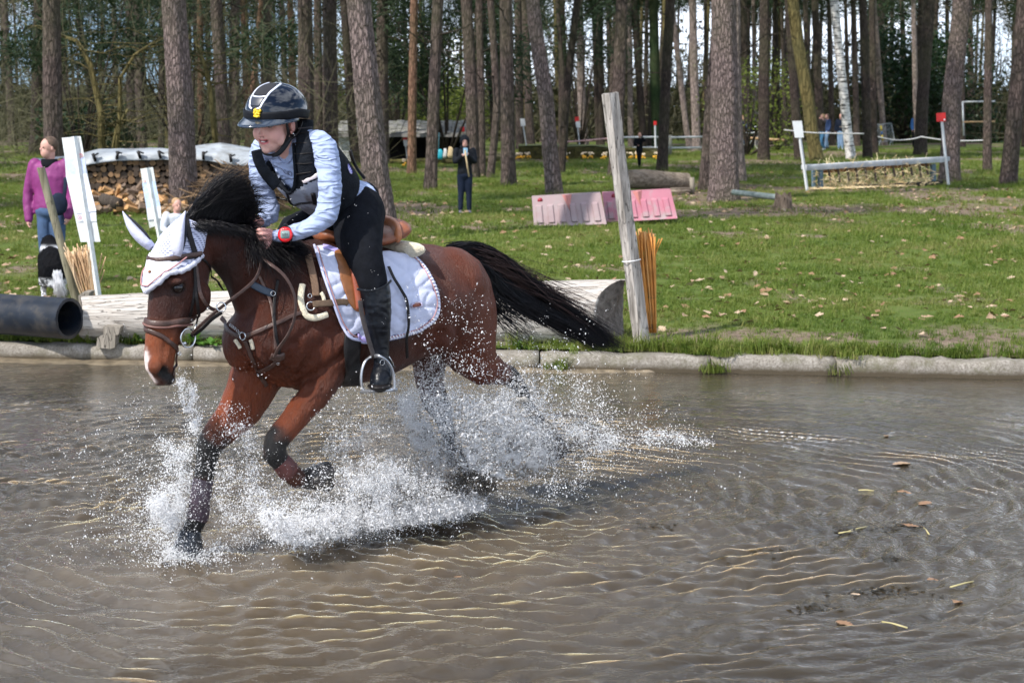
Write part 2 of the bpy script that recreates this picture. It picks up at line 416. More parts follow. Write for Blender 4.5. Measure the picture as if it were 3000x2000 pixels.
# ---- kerb of concrete blocks
t = NT('old_concrete')
n1 = t.ramp(t.noise(5, None, 6, .7), [(.3, (.13, .115, .09)), (.5, (.27, .245, .21)), (.75, (.42, .39, .35))])
spk = t.ramp(t.noise(60, None, 4, .7), [(.42, 0.0), (.62, .8)]); n1 = t.mix(spk, n1, (.13, .11, .085))
sz = t.n.new('ShaderNodeSeparateXYZ'); t.l(t.n.new('ShaderNodeNewGeometry').outputs['Position'], sz.inputs[0])
zz = t.math('ADD', sz.outputs[2], t.math('MULTIPLY', t.noise(7, None, 4, .7), .05))
wet = t.ramp(zz, [(.050, 1.0), (.092, 0.0)])
n1 = t.mix(t.ramp(t.noise(3.2, None, 6, .75), [(.50, 0.0), (.66, .75)]), n1, (.10, .095, .045)); t.set(base=t.mix(wet, n1, (.06, .045, .025)), rough=.85); t.bump(t.noise(45, None, 6, .75), .6, .01)
conc = t.m
kr = root('concrete_kerb', (0, kerb_y(0), 0), None, None); del_keys = None
tag(kr, kind='structure')
edges = [-30, -22, -14.5, -9.2, -5.6, -2.6, -1.1, .22, 1.56, 2.52, 4.9, 6.9, 9, 15, 23, 30]
for i in range(len(edges) - 1):
    x0, x1 = edges[i] + .006, edges[i+1] - .006; seg = max(6, int((x1 - x0) / .09)) if x1 - x0 < 4 else 8
    dz = random.uniform(-.008, .008); dy = random.uniform(-.012, .012); secs = []
    prof = [(-.10, -.3), (-.105, .07), (-.100, .115), (-.085, .131), (-.03, .137), (.07, .139), (.105, .13), (.11, -.3)]
    vs = []; 
    for k in range(seg + 1):
        x = x0 + (x1 - x0) * k / seg; q = float(fbm(x * 9, 1.0, i, 3, 5)) - .5; q2 = float(fbm(x * 14, 7.0, i, 3, 6)) - .5
        e = -.006 if k in (0, seg) else 0
        for (py_, pz_) in prof:
            w = 1 if pz_ > 0 else 0
            vs.append((x, kerb_y(x) + py_ + dy + q2 * .045 * w * (1 if py_ < 0 else .3), pz_ + (dz * .7 + q * .036 + e) * w))
    n = len(prof); mb = MB(); fs = [(a*n + b, a*n + b + 1, (a+1)*n + b + 1, (a+1)*n + b) for a in range(seg) for b in range(n - 1)]
    fs += [tuple(range(n)), tuple(seg*n + b for b in range(n - 1, -1, -1))]
    mb.add(vs, fs); mb.build('kerb_stone', conc, kr)
# a submerged ledge of wet silt below the kerb
mb = MB(); xs = np.linspace(-9, 1.2, 120); vs = []
for x in xs:
    w = .30 * min(1, (1.2 - x) / .8) * (.75 + .5 * float(fbm(x * 2, 3, 0, 3, 8)))
    for k, q in enumerate(np.linspace(0, 1, 6)):
        z = .018 - .05 * q ** 2 + (float(fbm(x * 6, q * 2, 0, 3, 15)) - .5) * .02
        vs.append((x, kerb_y(x) - .09 - w * q, z))
fs = [(a*6 + b, a*6 + b + 1, (a+1)*6 + b + 1, (a+1)*6 + b) for a in range(119) for b in range(5)]
mb.add(vs, fs); o = mb.build('silt_ledge', plain('wet_silt', (.17, .135, .09), .35, .5, 12, .5), None); tag(o, kind='structure')

# ---- grass
def leaf_mat(name, cols, scale=.6, trans=.35, rough=.55):
    t = NT(name); g = t.n.new('ShaderNodeNewGeometry').outputs['Position']
    c = t.ramp(t.mix(.55, t.noise(scale, g, 4, .6), t.noise(scale * 24, g, 3, .7)), [(.34 + .3 * i / max(1, len(cols) - 1), c) for i, c in enumerate(cols)])
    t.set(base=c, rough=rough, spec=.3)
    tr = t.n.new('ShaderNodeBsdfTranslucent'); t.l(c, tr.inputs[0]); mx = t.n.new('ShaderNodeMixShader'); mx.inputs[0].default_value = trans
    t.l(t.p.outputs[0], mx.inputs[1]); t.l(tr.outputs[0], mx.inputs[2]); t.l(mx.outputs[0], t.out.inputs[0]); return t.m
grass_m = leaf_mat('grass_blades', [(.050, .095, .012), (.105, .165, .020), (.18, .22, .04), (.33, .28, .12)], .5)
def tuft(nb, h, spread, wid, seed, droop=.5):
    rr = random.Random(seed); mb = MB()
    for i in range(nb):
        a = rr.uniform(0, 6.283); r = spread * math.sqrt(rr.random()); x, y = r*math.cos(a), r*math.sin(a)
        hh = h * rr.uniform(.5, 1.15); b = rr.uniform(0, 6.283); l = hh * droop * rr.uniform(.3, 1.2); w = wid * rr.uniform(.7, 1.3)
        dx, dy = math.cos(b), math.sin(b); sx, sy = -dy*w, dx*w
        p1 = (x + dx*l*.35, y + dy*l*.35, hh*.6); p2 = (x + dx*l, y + dy*l, hh*(1 - .25*droop))
        mb.add([(x-sx, y-sy, -.01), (x+sx, y+sy, -.01), (p1[0]+sx*.8, p1[1]+sy*.8, p1[2]), (p1[0]-sx*.8, p1[1]-sy*.8, p1[2]), p2], [(0,1,2,3), (3,2,4)])
    return mb
hidden = bpy.data.collections.new('grass_sources')
for k, (nb, h, sp_, w_, dr) in enumerate(((16, .045, .06, .0022, .9), (20, .060, .07, .0022, 1.2), (12, .085, .05, .0026, .8), (18, .035, .08, .0028, 1.4), (9, .030, .06, .0075, 1.6), (7, .10, .03, .0016, .7))):
    me = tuft(nb, h, sp_, w_, k, dr).mesh('tuft'); me.materials.append(grass_m); hidden.objects.link(bpy.data.objects.new('grass_tuft', me))
def scatter(name, pts, scl, coll, kind='stuff', seed=0, flatn=False):
    """points carrying copies of the meshes of coll"""
    n = len(pts); me = bpy.data.meshes.new(name); me.vertices.add(n); me.vertices.foreach_set('co', np.asarray(pts, np.float32).ravel())
    rg = np.random.default_rng(seed); rot = np.zeros((n, 3), np.float32); rot[:, 2] = rg.uniform(0, 6.283, n)
    rot[:, 0] = rg.normal(0, .12, n); rot[:, 1] = rg.normal(0, .12, n)
    me.attributes.new('rot', 'FLOAT_VECTOR', 'POINT').data.foreach_set('vector', rot.ravel())
    me.attributes.new('scl', 'FLOAT', 'POINT').data.foreach_set('value', np.asarray(scl, np.float32))
    me.attributes.new('pick', 'INT', 'POINT').data.foreach_set('value', rg.integers(0, len(coll.objects), n).astype(np.int32))
    me.update(); o = bpy.data.objects.new(name, me); COL.objects.link(o); tag(o, kind=kind)
    g = bpy.data.node_groups.new(name, 'GeometryNodeTree')
    g.interface.new_socket('Geometry', in_out='INPUT', socket_type='NodeSocketGeometry'); g.interface.new_socket('Geometry', in_out='OUTPUT', socket_type='NodeSocketGeometry')
    i = g.nodes.new('NodeGroupInput'); out = g.nodes.new('NodeGroupOutput'); ip = g.nodes.new('GeometryNodeInstanceOnPoints')
    ci = g.nodes.new('GeometryNodeCollectionInfo'); ci.inputs['Collection'].default_value = coll; ci.inputs['Separate Children'].default_value = True; ci.inputs['Reset Children'].default_value = True
    def na(nm, ty):
        a = g.nodes.new('GeometryNodeInputNamedAttribute'); a.data_type = ty; a.inputs['Name'].default_value = nm; return a.outputs['Attribute']
    ip.inputs['Pick Instance'].default_value = True
    g.links.new(i.outputs[0], ip.inputs['Points']); g.links.new(ci.outputs[0], ip.inputs['Instance']); g.links.new(na('pick', 'INT'), ip.inputs['Instance Index'])
    e2r = g.nodes.new('FunctionNodeEulerToRotation'); g.links.new(na('rot', 'FLOAT_VECTOR'), e2r.inputs[0]); g.links.new(e2r.outputs[0], ip.inputs['Rotation'])
    g.links.new(na('scl', 'FLOAT'), ip.inputs['Scale']); g.links.new(ip.outputs[0], out.inputs[0])
    md = o.modifiers.new('scatter', 'NODES'); md.node_group = g; return o
P_ = []; S_ = []
for (d0, d1, dens, scl) in ((.10, .7, 330, .85), (.7, 4, 300, .72), (4, 9, 170, .9), (9, 18, 80, 1.25), (18, 34, 45, 1.35), (34, 75, 12, 1.9)):
    hw = 1.0 + .295 * (kerb_y(0) + d1 + .5); n = int(dens * 2 * hw * (d1 - d0))
    x = RNG.uniform(-hw, hw, n); d = RNG.uniform(d0, d1, n); y = kerb_y(x) + d
    k = (np.abs(x) < .9 + .292 * y) & (RNG.random(n) > dirt_mask(x, y) * .93)
    k &= (fbm(x * 2.2, y * 2.2, 0, 3, 61) > .30)
    x, y = x[k], y[k]; P_.append(np.column_stack([x, y, ground_z(x, y)])); S_.append(scl * (.55 + .9 * fbm(x * 1.3, y * 1.3, 0, 2, 63)) * RNG.uniform(.75, 1.25, len(x)))
scatter('grass', np.concatenate(P_), np.concatenate(S_), hidden)
# longer tufts that hang over the kerb and round the foot of posts and logs
edge = bpy.data.collections.new('edge_sources')
for k, (nb, h, sp_, w_, dr) in enumerate(((22, .12, .05, .0026, 1.2), (16, .17, .04, .0028, .9), (26, .08, .07, .003, 1.5))):
    me = tuft(nb, h, sp_, w_, 40 + k, dr).mesh('tuft'); me.materials.append(grass_m); edge.objects.link(bpy.data.objects.new('edge_tuft', me))
pp = []
for (x0, x1, n, j) in ((-4.2, -2.2, 90, .10), (-2.2, -.5, 60, .05), (-.3, .4, 18, .05), (.55, 1.3, 70, .07), (1.25, 2.35, 170, .14), (2.4, 3.0, 80, .09), (3.0, 4.6, 90, .08)):
    x = RNG.uniform(x0, x1, n); y = kerb_y(x) + .10 + np.abs(RNG.normal(0, j, n)) - .09 * (RNG.random(n) < .35) * (j > .07)
    pp.append(np.column_stack([x, y, np.maximum(ground_z(x, y), .13)]))
for (cx, cy, r, n) in ((1.62, kerb_y(1.62) - .10, .05, 16), (2.62, kerb_y(2.62) - .08, .05, 10), (.42, kerb_y(.42) - .12, .06, 8), (-3.1, kerb_y(-3.1) + .3, .4, 40)):
    x = cx + RNG.normal(0, r * 1.6, n); y = cy + RNG.normal(0, r * .5, n); z = np.where(y < kerb_y(x) - .09, .02, .14); pp.append(np.column_stack([x, y, z]))
pp = np.concatenate(pp); scatter('edge_grass', pp, RNG.uniform(.6, 1.15, len(pp)), edge)

# broad-leaved weeds at the foot of the log
weed_m = leaf_mat('weed_leaves', [(.05, .13, .015), (.09, .20, .03), (.13, .25, .05)], 3, .3)
def weed(px, py, n, L, seed, label):
    rr = random.Random(seed); c = at_z(px, py, .15); mb = MB(); r_ = root('weed', c, label, 'weed')
    for i in range(n):
        a = rr.uniform(0, 6.283); l = L * rr.uniform(.6, 1.1); w = l * rr.uniform(.16, .26); el = rr.uniform(.3, 1.2); pts = []
        for k in range(5):
            q = k / 4; h = math.sin(el) * l * q - .6 * l * q * q * (1 - math.sin(el) * .6); rad = math.cos(el) * l * q + .2 * l * q * q
            pts.append((c.x + math.cos(a) * rad, c.y + math.sin(a) * rad, c.z + max(h, -.01), w * (.3, .8, 1, .7, .05)[k]))
        vs = []
        for (x, y, z, ww) in pts: sx, sy = -math.sin(a) * ww, math.cos(a) * ww; vs += [(x - sx, y - sy, z + ww * .25), (x, y, z), (x + sx, y + sy, z + ww * .25)]
        lf = MB(); lf.add(vs, [(k*3 + j, k*3 + j + 1, k*3 + j + 4, k*3 + j + 3) for k in range(4) for j in range(2)]); lf.build('leaf', weed_m, r_, True, False)
weed(368, 985, 26, .17, 1, 'leafy green weed growing beside the grey wooden wedge under the log')
weed(400, 1000, 18, .12, 2, 'low rosette weed just right of the larger weed by the log')
weed(570, 1005, 22, .13, 3, 'green weed on the kerb under the horse chin')
weed(620, 1010, 18, .11, 4, 'small green weed nearest the chest of the horse on the kerb')
weed(1520, 1018, 16, .08, 5, 'small yellow-green weed at the foot of the log below the tail')

# ---- fallen oak leaves
def oak_leaf(L, seed, curl=.3):
    rr = random.Random(seed); prof = [.02, .16, .11, .27, .17, .36, .22, .33, .18, .22, .04]
    vs = []; n = len(prof)
    for i, w in enumerate(prof):
        q = i / (n - 1); z = curl * L * (math.sin(q * 3.1 + seed) * .25); s = rr.uniform(.8, 1.2)
        vs += [((q - .5) * L, w * L * s, z + curl * L * w * .8), ((q - .5) * L, 0, z), ((q - .5) * L, -w * L * rr.uniform(.8, 1.2), z + curl * L * w * rr.uniform(-.3, 1))]
    return vs, [(i*3 + j, (i+1)*3 + j, (i+1)*3 + j + 1, i*3 + j + 1) for i in range(n - 1) for j in range(2)]
leaf_ms = [plain('dry_leaf_tan', (.30, .20, .12), .7, .25, 40), plain('dry_leaf_brown', (.24, .135, .07), .7, .25, 40), plain('dry_leaf_pale', (.42, .31, .21), .7, .2, 40)]
leaf_me = []
for k in range(6):
    mb = MB(); mb.add(*oak_leaf(1.0, k, (.2, .5, .35, .6, .1, .4)[k])); me = mb.mesh('oak_leaf'); me.materials.append(leaf_ms[k % 3]); leaf_me.append(me)
def lawn_leaf(x, y, L):
    o = bpy.data.objects.new('fallen_leaf', random.choice(leaf_me)); COL.objects.link(o); o.location = (x, y, float(ground_z(x, y)) + .028)
    o.scale = (L, L, L); o.rotation_euler = (random.uniform(-.5, .5), random.uniform(-.5, .5), random.uniform(0, 6.28))
    tag(o, 'dry brown oak leaf lying on the lawn behind the pond', 'leaf', 'dry leaves scattered on the lawn'); return o
lp = []
while len(lp) < 190:
    x = random.uniform(-1.2, 4.7) if random.random() < .75 else random.uniform(-5, 5); d = .15 + 7 * random.random() ** 1.0; y = kerb_y(x) + d
    if abs(x) < .3 * y and float(vnoise(x * .8, y * .8, 0, 88)) > .3: lp.append((x, y)); lawn_leaf(x, y, random.uniform(.045, .105))
V = []; F = []; MI = []
lbase = [oak_leaf(1.0, k, .4) for k in range(6)]
cnt = 0
while cnt < 2600:
    y = 16 + 47 * random.random() ** 1.3; x = random.uniform(-.3 * y, .3 * y)
    if random.random() > .25 + float(dirt_mask(x, y)): continue
    vs, fs = lbase[cnt % 6]; L = random.uniform(.06, .12); Mx = Matrix.Translation((x, y, float(ground_z(x, y)) + .035)) @ Matrix.Rotation(random.uniform(0, 6.3), 4, 'Z') @ Matrix.Rotation(random.uniform(-.7, .7), 4, 'X') @ Matrix.Scale(L, 4)
    sub = [0, 2, 9, 11, 15, 17, 27, 29, 30, 32]; o_ = len(V)
    V += [tuple(Mx @ Vector(vs[i])) for i in (0, 3, 6, 9, 12, 15, 30, 17, 14, 11, 8, 5)]; F.append(tuple(o_ + i for i in range(12))); MI.append(cnt % 3); cnt += 1
me = bpy.data.meshes.new('leaf_litter'); me.from_pydata(V, [], F); me.update()
o = link('leaf_litter', me, leaf_ms, None, False); me.polygons.foreach_set('material_index', MI); tag(o, kind='stuff')

# ---- the pines
def bark_mat(name, ridge, crev, sc_=(16, 16, 3.6), bumpd=.03, red=0.0, strength=1.0):
    t = NT(name); src = t.mapping(sc_); wob = t.n.new('ShaderNodeVectorMath'); wob.operation = 'ADD'
    nn = t.n.new('ShaderNodeTexNoise'); nn.inputs['Scale'].default_value = 1.2; t.l(src, nn.inputs['Vector']); t.l(src, wob.inputs[0]); t.l(nn.outputs['Color'], wob.inputs[1])
    v = t.voronoi(1.0, wob.outputs[0], 'DISTANCE_TO_EDGE'); fine = t.noise(5, src, 6, .7)
    h = t.math('ADD', t.ramp(v, [(0.0, 0.0), (.22, 1.0)]), t.math('MULTIPLY', fine, .8))
    c = t.ramp(v, [(0.0, crev), (.10, tuple(a * .55 + b * .45 for a, b in zip(crev, ridge))), (.26, ridge)])
    c = t.mix(t.ramp(fine, [(.35, .0), (.75, .55)]), c, tuple(min(1, r * 1.55) for r in ridge))
    c = t.mix(t.ramp(t.noise(.55, None, 4, .6), [(.42, 0.0), (.7, .55)]), c, (.10, .105, .05))
    if red: c = t.mix(red, c, (.30, .12, .06))
    t.set(base=c, rough=.9, spec=.2); t.bump(h, strength, bumpd); return t.m
BK = {'pine': bark_mat('pine_bark', (.135, .100, .090), (.016, .012, .011)), 'big': bark_mat('furrowed_bark', (.27, .205, .192), (.014, .010, .010), (22, 22, 5.5), .035),
      'dark': bark_mat('dark_bark', (.075, .056, .050), (.018, .013, .012)), 'red': bark_mat('red_bark', (.30, .17, .115), (.06, .03, .02)),
      'moss': bark_mat('mossy_bark', (.155, .125, .05), (.05, .04, .015), (9, 9, 2)), 'ivy': bark_mat('ivy_bark', (.03, .06, .022), (.008, .014, .006), (14, 14, 14)),
      'pale': bark_mat('pale_bark', (.34, .27, .245), (.06, .045, .04))}
t = NT('birch_bark'); b = t.ramp(t.noise(1, t.mapping((3, 3, 26)), 5, .65), [(.42, (.03, .028, .026)), (.47, (.62, .60, .58)), (.8, (.78, .76, .74))])
b = t.mix(t.ramp(t.noise(4, t.mapping((2, 2, 1)), 3), [(.58, 0.0), (.64, .9)]), b, (.05, .045, .04)); t.set(base=b, rough=.8); BK['birch'] = t.m
needle_m = leaf_mat('pine_needles', [(.014, .026, .010), (.024, .044, .016), (.040, .066, .022)], .9, .25, .7)
spring_m = leaf_mat('spring_leaves', [(.09, .12, .018), (.13, .17, .03), (.20, .22, .045)], .8, .45)
def crown_mesh(seed, n, rx, rz, q=.34):
    rg = np.random.default_rng(seed); nc = 26; c = rg.normal(0, .48, (nc, 3)); c[:, 2] = rg.uniform(-.9, 1, nc); c[:, :2] *= (1.15 - .5 * np.abs(c[:, 2:3]))
    k = rg.integers(0, nc, n); p = (c[k] + rg.normal(0, .15, (n, 3))) * np.array([rx, rx, rz]); p[:, 2] += rz
    d = rg.normal(0, 1, (n, 3)); d[:, 2] = np.abs(d[:, 2]) * .7; d /= np.linalg.norm(d, axis=1)[:, None]; s = rg.normal(0, 1, (n, 3)); s -= d * (s * d).sum(1)[:, None]; s /= np.linalg.norm(s, axis=1)[:, None]
    L = rg.uniform(.6, 1.3, (n, 1)) * q; W = L * .10
    v = np.stack([p - s * W * .4, p + s * W * .4, p + d * L + s * W, p + d * L * 1.2 - s * W * .6], 1).reshape(-1, 3); return me_np('crown', v, np.arange(4 * n).reshape(-1, 4))
crowns = [crown_mesh(s, 2600, 3.0, 2.6) for s in (1, 2, 3)]
for c in crowns: c.materials.append(needle_m)

def trunk_mesh(line, n=12, bark=0.0, res=None, flare=1.25, limbs=0, seed=0):
    """line: [(point, radius)] from the foot up, root at the first point; real furrows if bark"""
    P = [p for p, r in line]; Rr = [r for p, r in line]; z0 = P[0].z
    zs = np.array([p.z for p in P]); top = zs[-1]; k = res or 14
    zz = np.concatenate([np.array([-.3, 0, .12, .3, .6]), np.linspace(1, top - z0, k)]) + z0 if not bark else np.concatenate([np.linspace(-.2, 9.5, res), np.linspace(9.7, top - z0, 10)]) + z0
    X = np.interp(zz, zs, [p.x for p in P]); Y = np.interp(zz, zs, [p.y for p in P]); RR = np.interp(zz, zs, Rr)
    RR = RR * (1 + (flare - 1) * np.exp(-np.clip(zz - z0, 0, 9) / .35))
    a = np.linspace(0, 2 * np.pi, n, endpoint=False); A, Z = np.meshgrid(a, zz); rr = RR[:, None] * np.ones_like(A)
    lob = 1 + .05 * np.sin(A * 3 + seed) + .035 * np.sin(A * 5 + seed * 2 + Z) ; rr = rr * lob
    if bark:
        u = A / (2*np.pi) * max(8, round(RR[0] * 2 * math.pi / .055)); per = max(8, round(RR[0] * 2 * math.pi / .055))
        w = fbm(np.cos(A)*2.2, np.sin(A)*2.2, Z * 3, 3, seed); uu = np.cos(A) * per / 6.28; vv = np.sin(A) * per / 6.28
        g1 = np.abs(fbm(uu * 1.1 + w, vv * 1.1, Z * 4.5, 3, seed + 5) - .5) * 2
        rr = rr + bark * (np.clip(g1 * 3.2, 0, 1) - .6) + (fbm(uu * 3, vv * 3, Z * 14, 2, seed + 9) - .5) * bark * .5
    V = np.stack([X[:, None] + np.cos(A) * rr, Y[:, None] + np.sin(A) * rr, Z], 2).reshape(-1, 3)
    nr = len(zz); i = np.arange(nr - 1)[:, None] * n + np.arange(n)[None, :]; j = np.arange(nr - 1)[:, None] * n + (np.arange(n)[None, :] + 1) % n
    F = np.stack([i.ravel(), j.ravel(), (j + n).ravel(), (i + n).ravel()], 1)
    return V, F
# (x at the top edge, x halfway, x at the foot, row of the foot, width, bark, furrow depth, label)
T = [
 (112, 108, 100, 455, 34, 'dark', 0, 'dark pine trunk at the far left edge behind the woman'),
 (150, 153, 160, 560, 55, 'pine', .008, 'stout pine behind the woman in the purple jacket'),
 (238, 268, 296, 452, 21, 'dark', 0, 'thin dark crooked pine between the woman and the log pile'),
 (380, 384, 388, 452, 26, 'pine', 0, 'left trunk of the close pair behind the woodpile'),
 (404, 410, 420, 455, 27, 'pine', 0, 'right trunk of the close pair behind the woodpile'),
 (474, 473, 473, 456, 19, 'dark', 0, 'narrow dark pine hugging the big furrowed pine on its left'),
 (515, 527, 540, 622, 76, 'big', .011, 'big furrowed pine in front of the woodpile left of the rider'),
 (586, 588, 592, 442, 20, 'red', 0, 'slim reddish pine just right of the big furrowed pine'),
 (638, 650, 667, 510, 37, 'pine', .006, 'grey pine in front of the tarpaulin left of the helmet'),
 (688, 684, 686, 452, 32, 'pine', 0, 'pine trunk half behind the grey pine left of the helmet'),
 (714, 722, 728, 446, 17, 'red', 0, 'thin reddish pine touching the helmet on the left'),
 (757, 738, 724, 440, 18, 'red', 0, 'thin reddish pine leaning left above the helmet'),
 (783, 782, 780, 450, 30, 'pine', 0, 'pine directly above the helmet'),
 (852, 856, 860, 446, 20, 'red', 0, 'slim reddish pine above the right side of the helmet'),
 (893, 895, 897, 505, 46, 'pine', .006, 'thick grey pine right behind the helmet'),
 (931, 933, 936, 470, 25, 'pine', 0, 'middle one of the three pines behind the rider'),
 (967, 968, 970, 500, 43, 'pine', .006, 'rightmost of the three pines behind the rider'),
 (1014, 1027, 1044, 480, 26, 'dark', 0, 'dark slim pine left of the big leaning pine'),
 (1060, 1078, 1130, 700, 76, 'big', .011, 'big leaning furrowed pine right behind the rider'),
 (1120, 1120, 1121, 480, 36, 'pine', 0, 'shaded pine tucked behind the big leaning pine'),
 (1211, 1208, 1205, 509, 25, 'red', 0, 'reddish pine in front of the shed'),
 (1278, 1270, 1260, 556, 34, 'pine', .006, 'pine with brushy foot in front of the shed, left of the hooded child'),
 (1372, 1382, 1386, 520, 36, 'pine', 0, 'pine directly behind the hooded child'),
 (1406, 1410, 1412, 516, 22, 'pine', 0, 'slim pine just right of the hooded child'),
 (1422, 1440, 1448, 470, 12, 'dark', 0, 'very thin dark stem right of the hooded child'),
 (1444, 1457, 1436, 520, 22, 'pine', 0, 'bowed pine a little right of the hooded child'),
 (1483, 1486, 1489, 546, 40, 'pine', .006, 'straight dark pine standing alone between child and curved pine'),
 (1518, 1521, 1524, 440, 24, 'pine', 0, 'pine at the left end of the mossy bank'),
 (1541, 1547, 1556, 436, 24, 'pine', 0, 'pine behind the white-headed marker on the bank'),
 (1572, 1601, 1625, 572, 44, 'big', .008, 'curved furrowed pine behind the left pink barrier'),
 (1640, 1653, 1660, 445, 14, 'dark', 0, 'thin dark stem crossing behind the slanting pine'),
 (1680, 1658, 1643, 505, 23, 'dark', 0, 'dark slanting pine right of the curved furrowed pine'),
 (1699, 1704, 1712, 432, 25, 'pale', 0, 'paler pine behind the red-tipped marker on the bank'),
 (1741, 1747, 1754, 428, 14, 'dark', 0, 'left one of two thin stems left of the tall post'),
 (1760, 1761, 1763, 430, 16, 'dark', 0, 'right one of two thin stems left of the tall post'),
 (1819, 1812, 1800, 515, 36, 'pine', .005, 'dark pine half hidden by the tall weathered post'),
 (1845, 1847, 1849, 432, 16, 'pale', 0, 'slim pale pine just right of the tall post'),
 (1864, 1876, 1889, 432, 21, 'dark', 0, 'dark pine behind the figure in black'),
 (1916, 1920, 1926, 432, 30, 'ivy', 0, 'ivy-clad dark trunk right of the figure in black'),
 (1958, 1948, 1938, 502, 30, 'dark', .005, 'dark pine over the right end of the fallen log'),
 (1978, 2000, 2022, 440, 17, 'pale', 0, 'pale pine leaning right between two darker pines'),
 (2031, 2036, 2042, 445, 25, 'pale', 0, 'pale pine left of the biggest pine'),
 (2067, 2068, 2070, 430, 11, 'dark', 0, 'thin dark stem left of the biggest pine'),
 (2122, 2124, 2124, 588, 79, 'big', .012, 'biggest pine trunk, standing at the blue-green rail'),
 (2098, 2080, 2062, 560, 30, 'pine', .005, 'pine leaning out behind the left side of the biggest pine'),
 (2158, 2160, 2174, 532, 24, 'pale', 0, 'smooth pale trunk behind the right side of the biggest pine'),
 (2180, 2184, 2190, 430, 22, 'dark', 0, 'dark pine above the cyclist'),
 (2208, 2211, 2213, 425, 12, 'pale', 0, 'thin pale stem right of the cyclist'),
 (2239, 2238, 2237, 470, 31, 'dark', .005, 'solid dark pine right of the cyclist'),
 (2268, 2264, 2262, 425, 11, 'dark', 0, 'first of the thin stems behind the yellow-green shrub'),
 (2276, 2280, 2284, 428, 11, 'dark', 0, 'second of the thin stems behind the yellow-green shrub'),
 (2292, 2298, 2306, 430, 12, 'dark', 0, 'third of the thin stems behind the yellow-green shrub'),
 (2316, 2328, 2343, 470, 28, 'dark', 0, 'dark pine behind the white number board'),
 (2333, 2366, 2394, 474, 38, 'moss', 0, 'moss-brown curved trunk behind the hay rack jump'),
 (2363, 2370, 2376, 440, 17, 'dark', 0, 'dark trunk shaded by the moss-brown one'),
 (2392, 2400, 2409, 435, 24, 'dark', 0, 'dark pine over the heads of the walking couple'),
 (2431, 2435, 2439, 425, 16, 'pine', 0, 'slim pine between the couple and the lone man'),
 (2453, 2473, 2494, 468, 27, 'birch', 0, 'white birch with black flecks behind the hay rack jump'),
 (2479, 2484, 2490, 430, 12, 'dark', 0, 'thin stem in the shadow of the white birch'),
 (2502, 2507, 2511, 428, 18, 'pine', 0, 'pine just right of the white birch'),
 (2531, 2537, 2542, 466, 26, 'dark', 0, 'dark pine left of the crowd barrier'),
 (2556, 2559, 2563, 452, 20, 'dark', 0, 'second dark pine left of the crowd barrier'),
 (2567, 2581, 2592, 425, 18, 'pale', 0, 'pale pine rising from the crowd barrier'),
 (2645, 2651, 2658, 412, 16, 'pine', 0, 'slim pine in front of the dark evergreen shrub'),
 (2678, 2682, 2690, 440, 16, 'pale', 0, 'thin pale pine beside the forked dark one'),
 (2716, 2702, 2695, 456, 35, 'dark', .005, 'thick dark pine left of the red flag board'),
 (2808, 2787, 2781, 533, 54, 'big', .009, 'thick curving pine at the right end of the hay rack jump'),
 (2842, 2845, 2849, 412, 19, 'pine', 0, 'slim pine right of the thick curving one'),
 (2896, 2894, 2893, 500, 24, 'pine', 0, 'pine at the right edge beyond the thick curving one'),
]
def put_tree(xt, xm, xb, yb, w, bark, fur, label, i):
    f = ground(xb, yb); wr = w / ppm(f.y) / 2
    def px_at(px, py): q = at_y(px, py, f.y); return q
    a = px_at(xm, 290 if yb > 400 else 250); b = px_at(xt, 100); lean = (b.x - a.x) / max(.3, b.z - a.z)
    H = random.uniform(12, 15.5); f = Vector((f.x, f.y, float(ground_z(f.x, f.y))))
    line = [(f, wr * 1.06), (Vector((a.x*.55 + f.x*.45, f.y, a.z*.5)), wr * 1.02), (a, wr), (b, wr * .93)]
    line = [line[0]] + [q for q in line[1:] if q[0].z > f.z + .3]
    ln = max(-.12, min(.12, lean)); z1 = max(b.z + 2.5, 8); line.append((Vector((b.x + ln * (z1 - b.z), f.y, z1)), wr * .8)); line.append((Vector((b.x + ln * (z1 - b.z) + ln * .3 * (H - z1), f.y, H)), wr * .25))
    r_ = root('birch_tree' if bark == 'birch' else 'pine_tree', f, label, 'tree', 'trees of the wood')
    near = bool(fur)
    V_, F_ = trunk_mesh(line, (72 if w > 50 else 40) if near else 12, fur, (260 if w > 50 else 150) if near else None, 1.22 if near else 1.15, 0, i)
    tr = link('trunk', me_np('trunk', V_, F_), BK[bark], r_)
    # dead limb stubs and thin side branches
    if bark != 'big':
        mb = MB(); rr = random.Random(i * 3 + 1)
        for k in range(rr.randint(3, 7)):
            z = rr.uniform(2.8, 9.5); q = k; x = np.interp(z, [p.z for p, _ in line], [p.x for p, _ in line]); an = rr.uniform(0, 6.28); L = rr.uniform(.5, 2.4); p = Vector((x, f.y, z)); pts = [p]
            for s in range(4): p = p + Vector((math.cos(an + rr.uniform(-.4, .4)) * L/4, math.sin(an) * L/4, rr.uniform(-.12, .2) * L)); pts.append(p)
            mb.tube(pts, [.028, .02, .015, .01, .006], 4)
            for s in (1, 2, 3): e = pts[s] + Vector((rr.uniform(-.5, .5), rr.uniform(-.5, .5), rr.uniform(-.1, .4))); mb.tube([pts[s], (pts[s] + e) / 2 + Vector((0, 0, .05)), e], [.01, .007, .003], 3)
        mb.build('branch', BK['dark'] if bark != 'moss' else BK['moss'], r_)['kind'] = 'stuff'
    c = bpy.data.objects.new('crown', crowns[i % 3]); COL.objects.link(c); c.parent = r_; c.location = line[-1][0] - f + Vector((0, 0, -5.2)); c.rotation_euler = (0, 0, i); s = random.uniform(.8, 1.15); c.scale = (s, s, s)
    return r_
for i, q in enumerate(T): put_tree(*q, i)

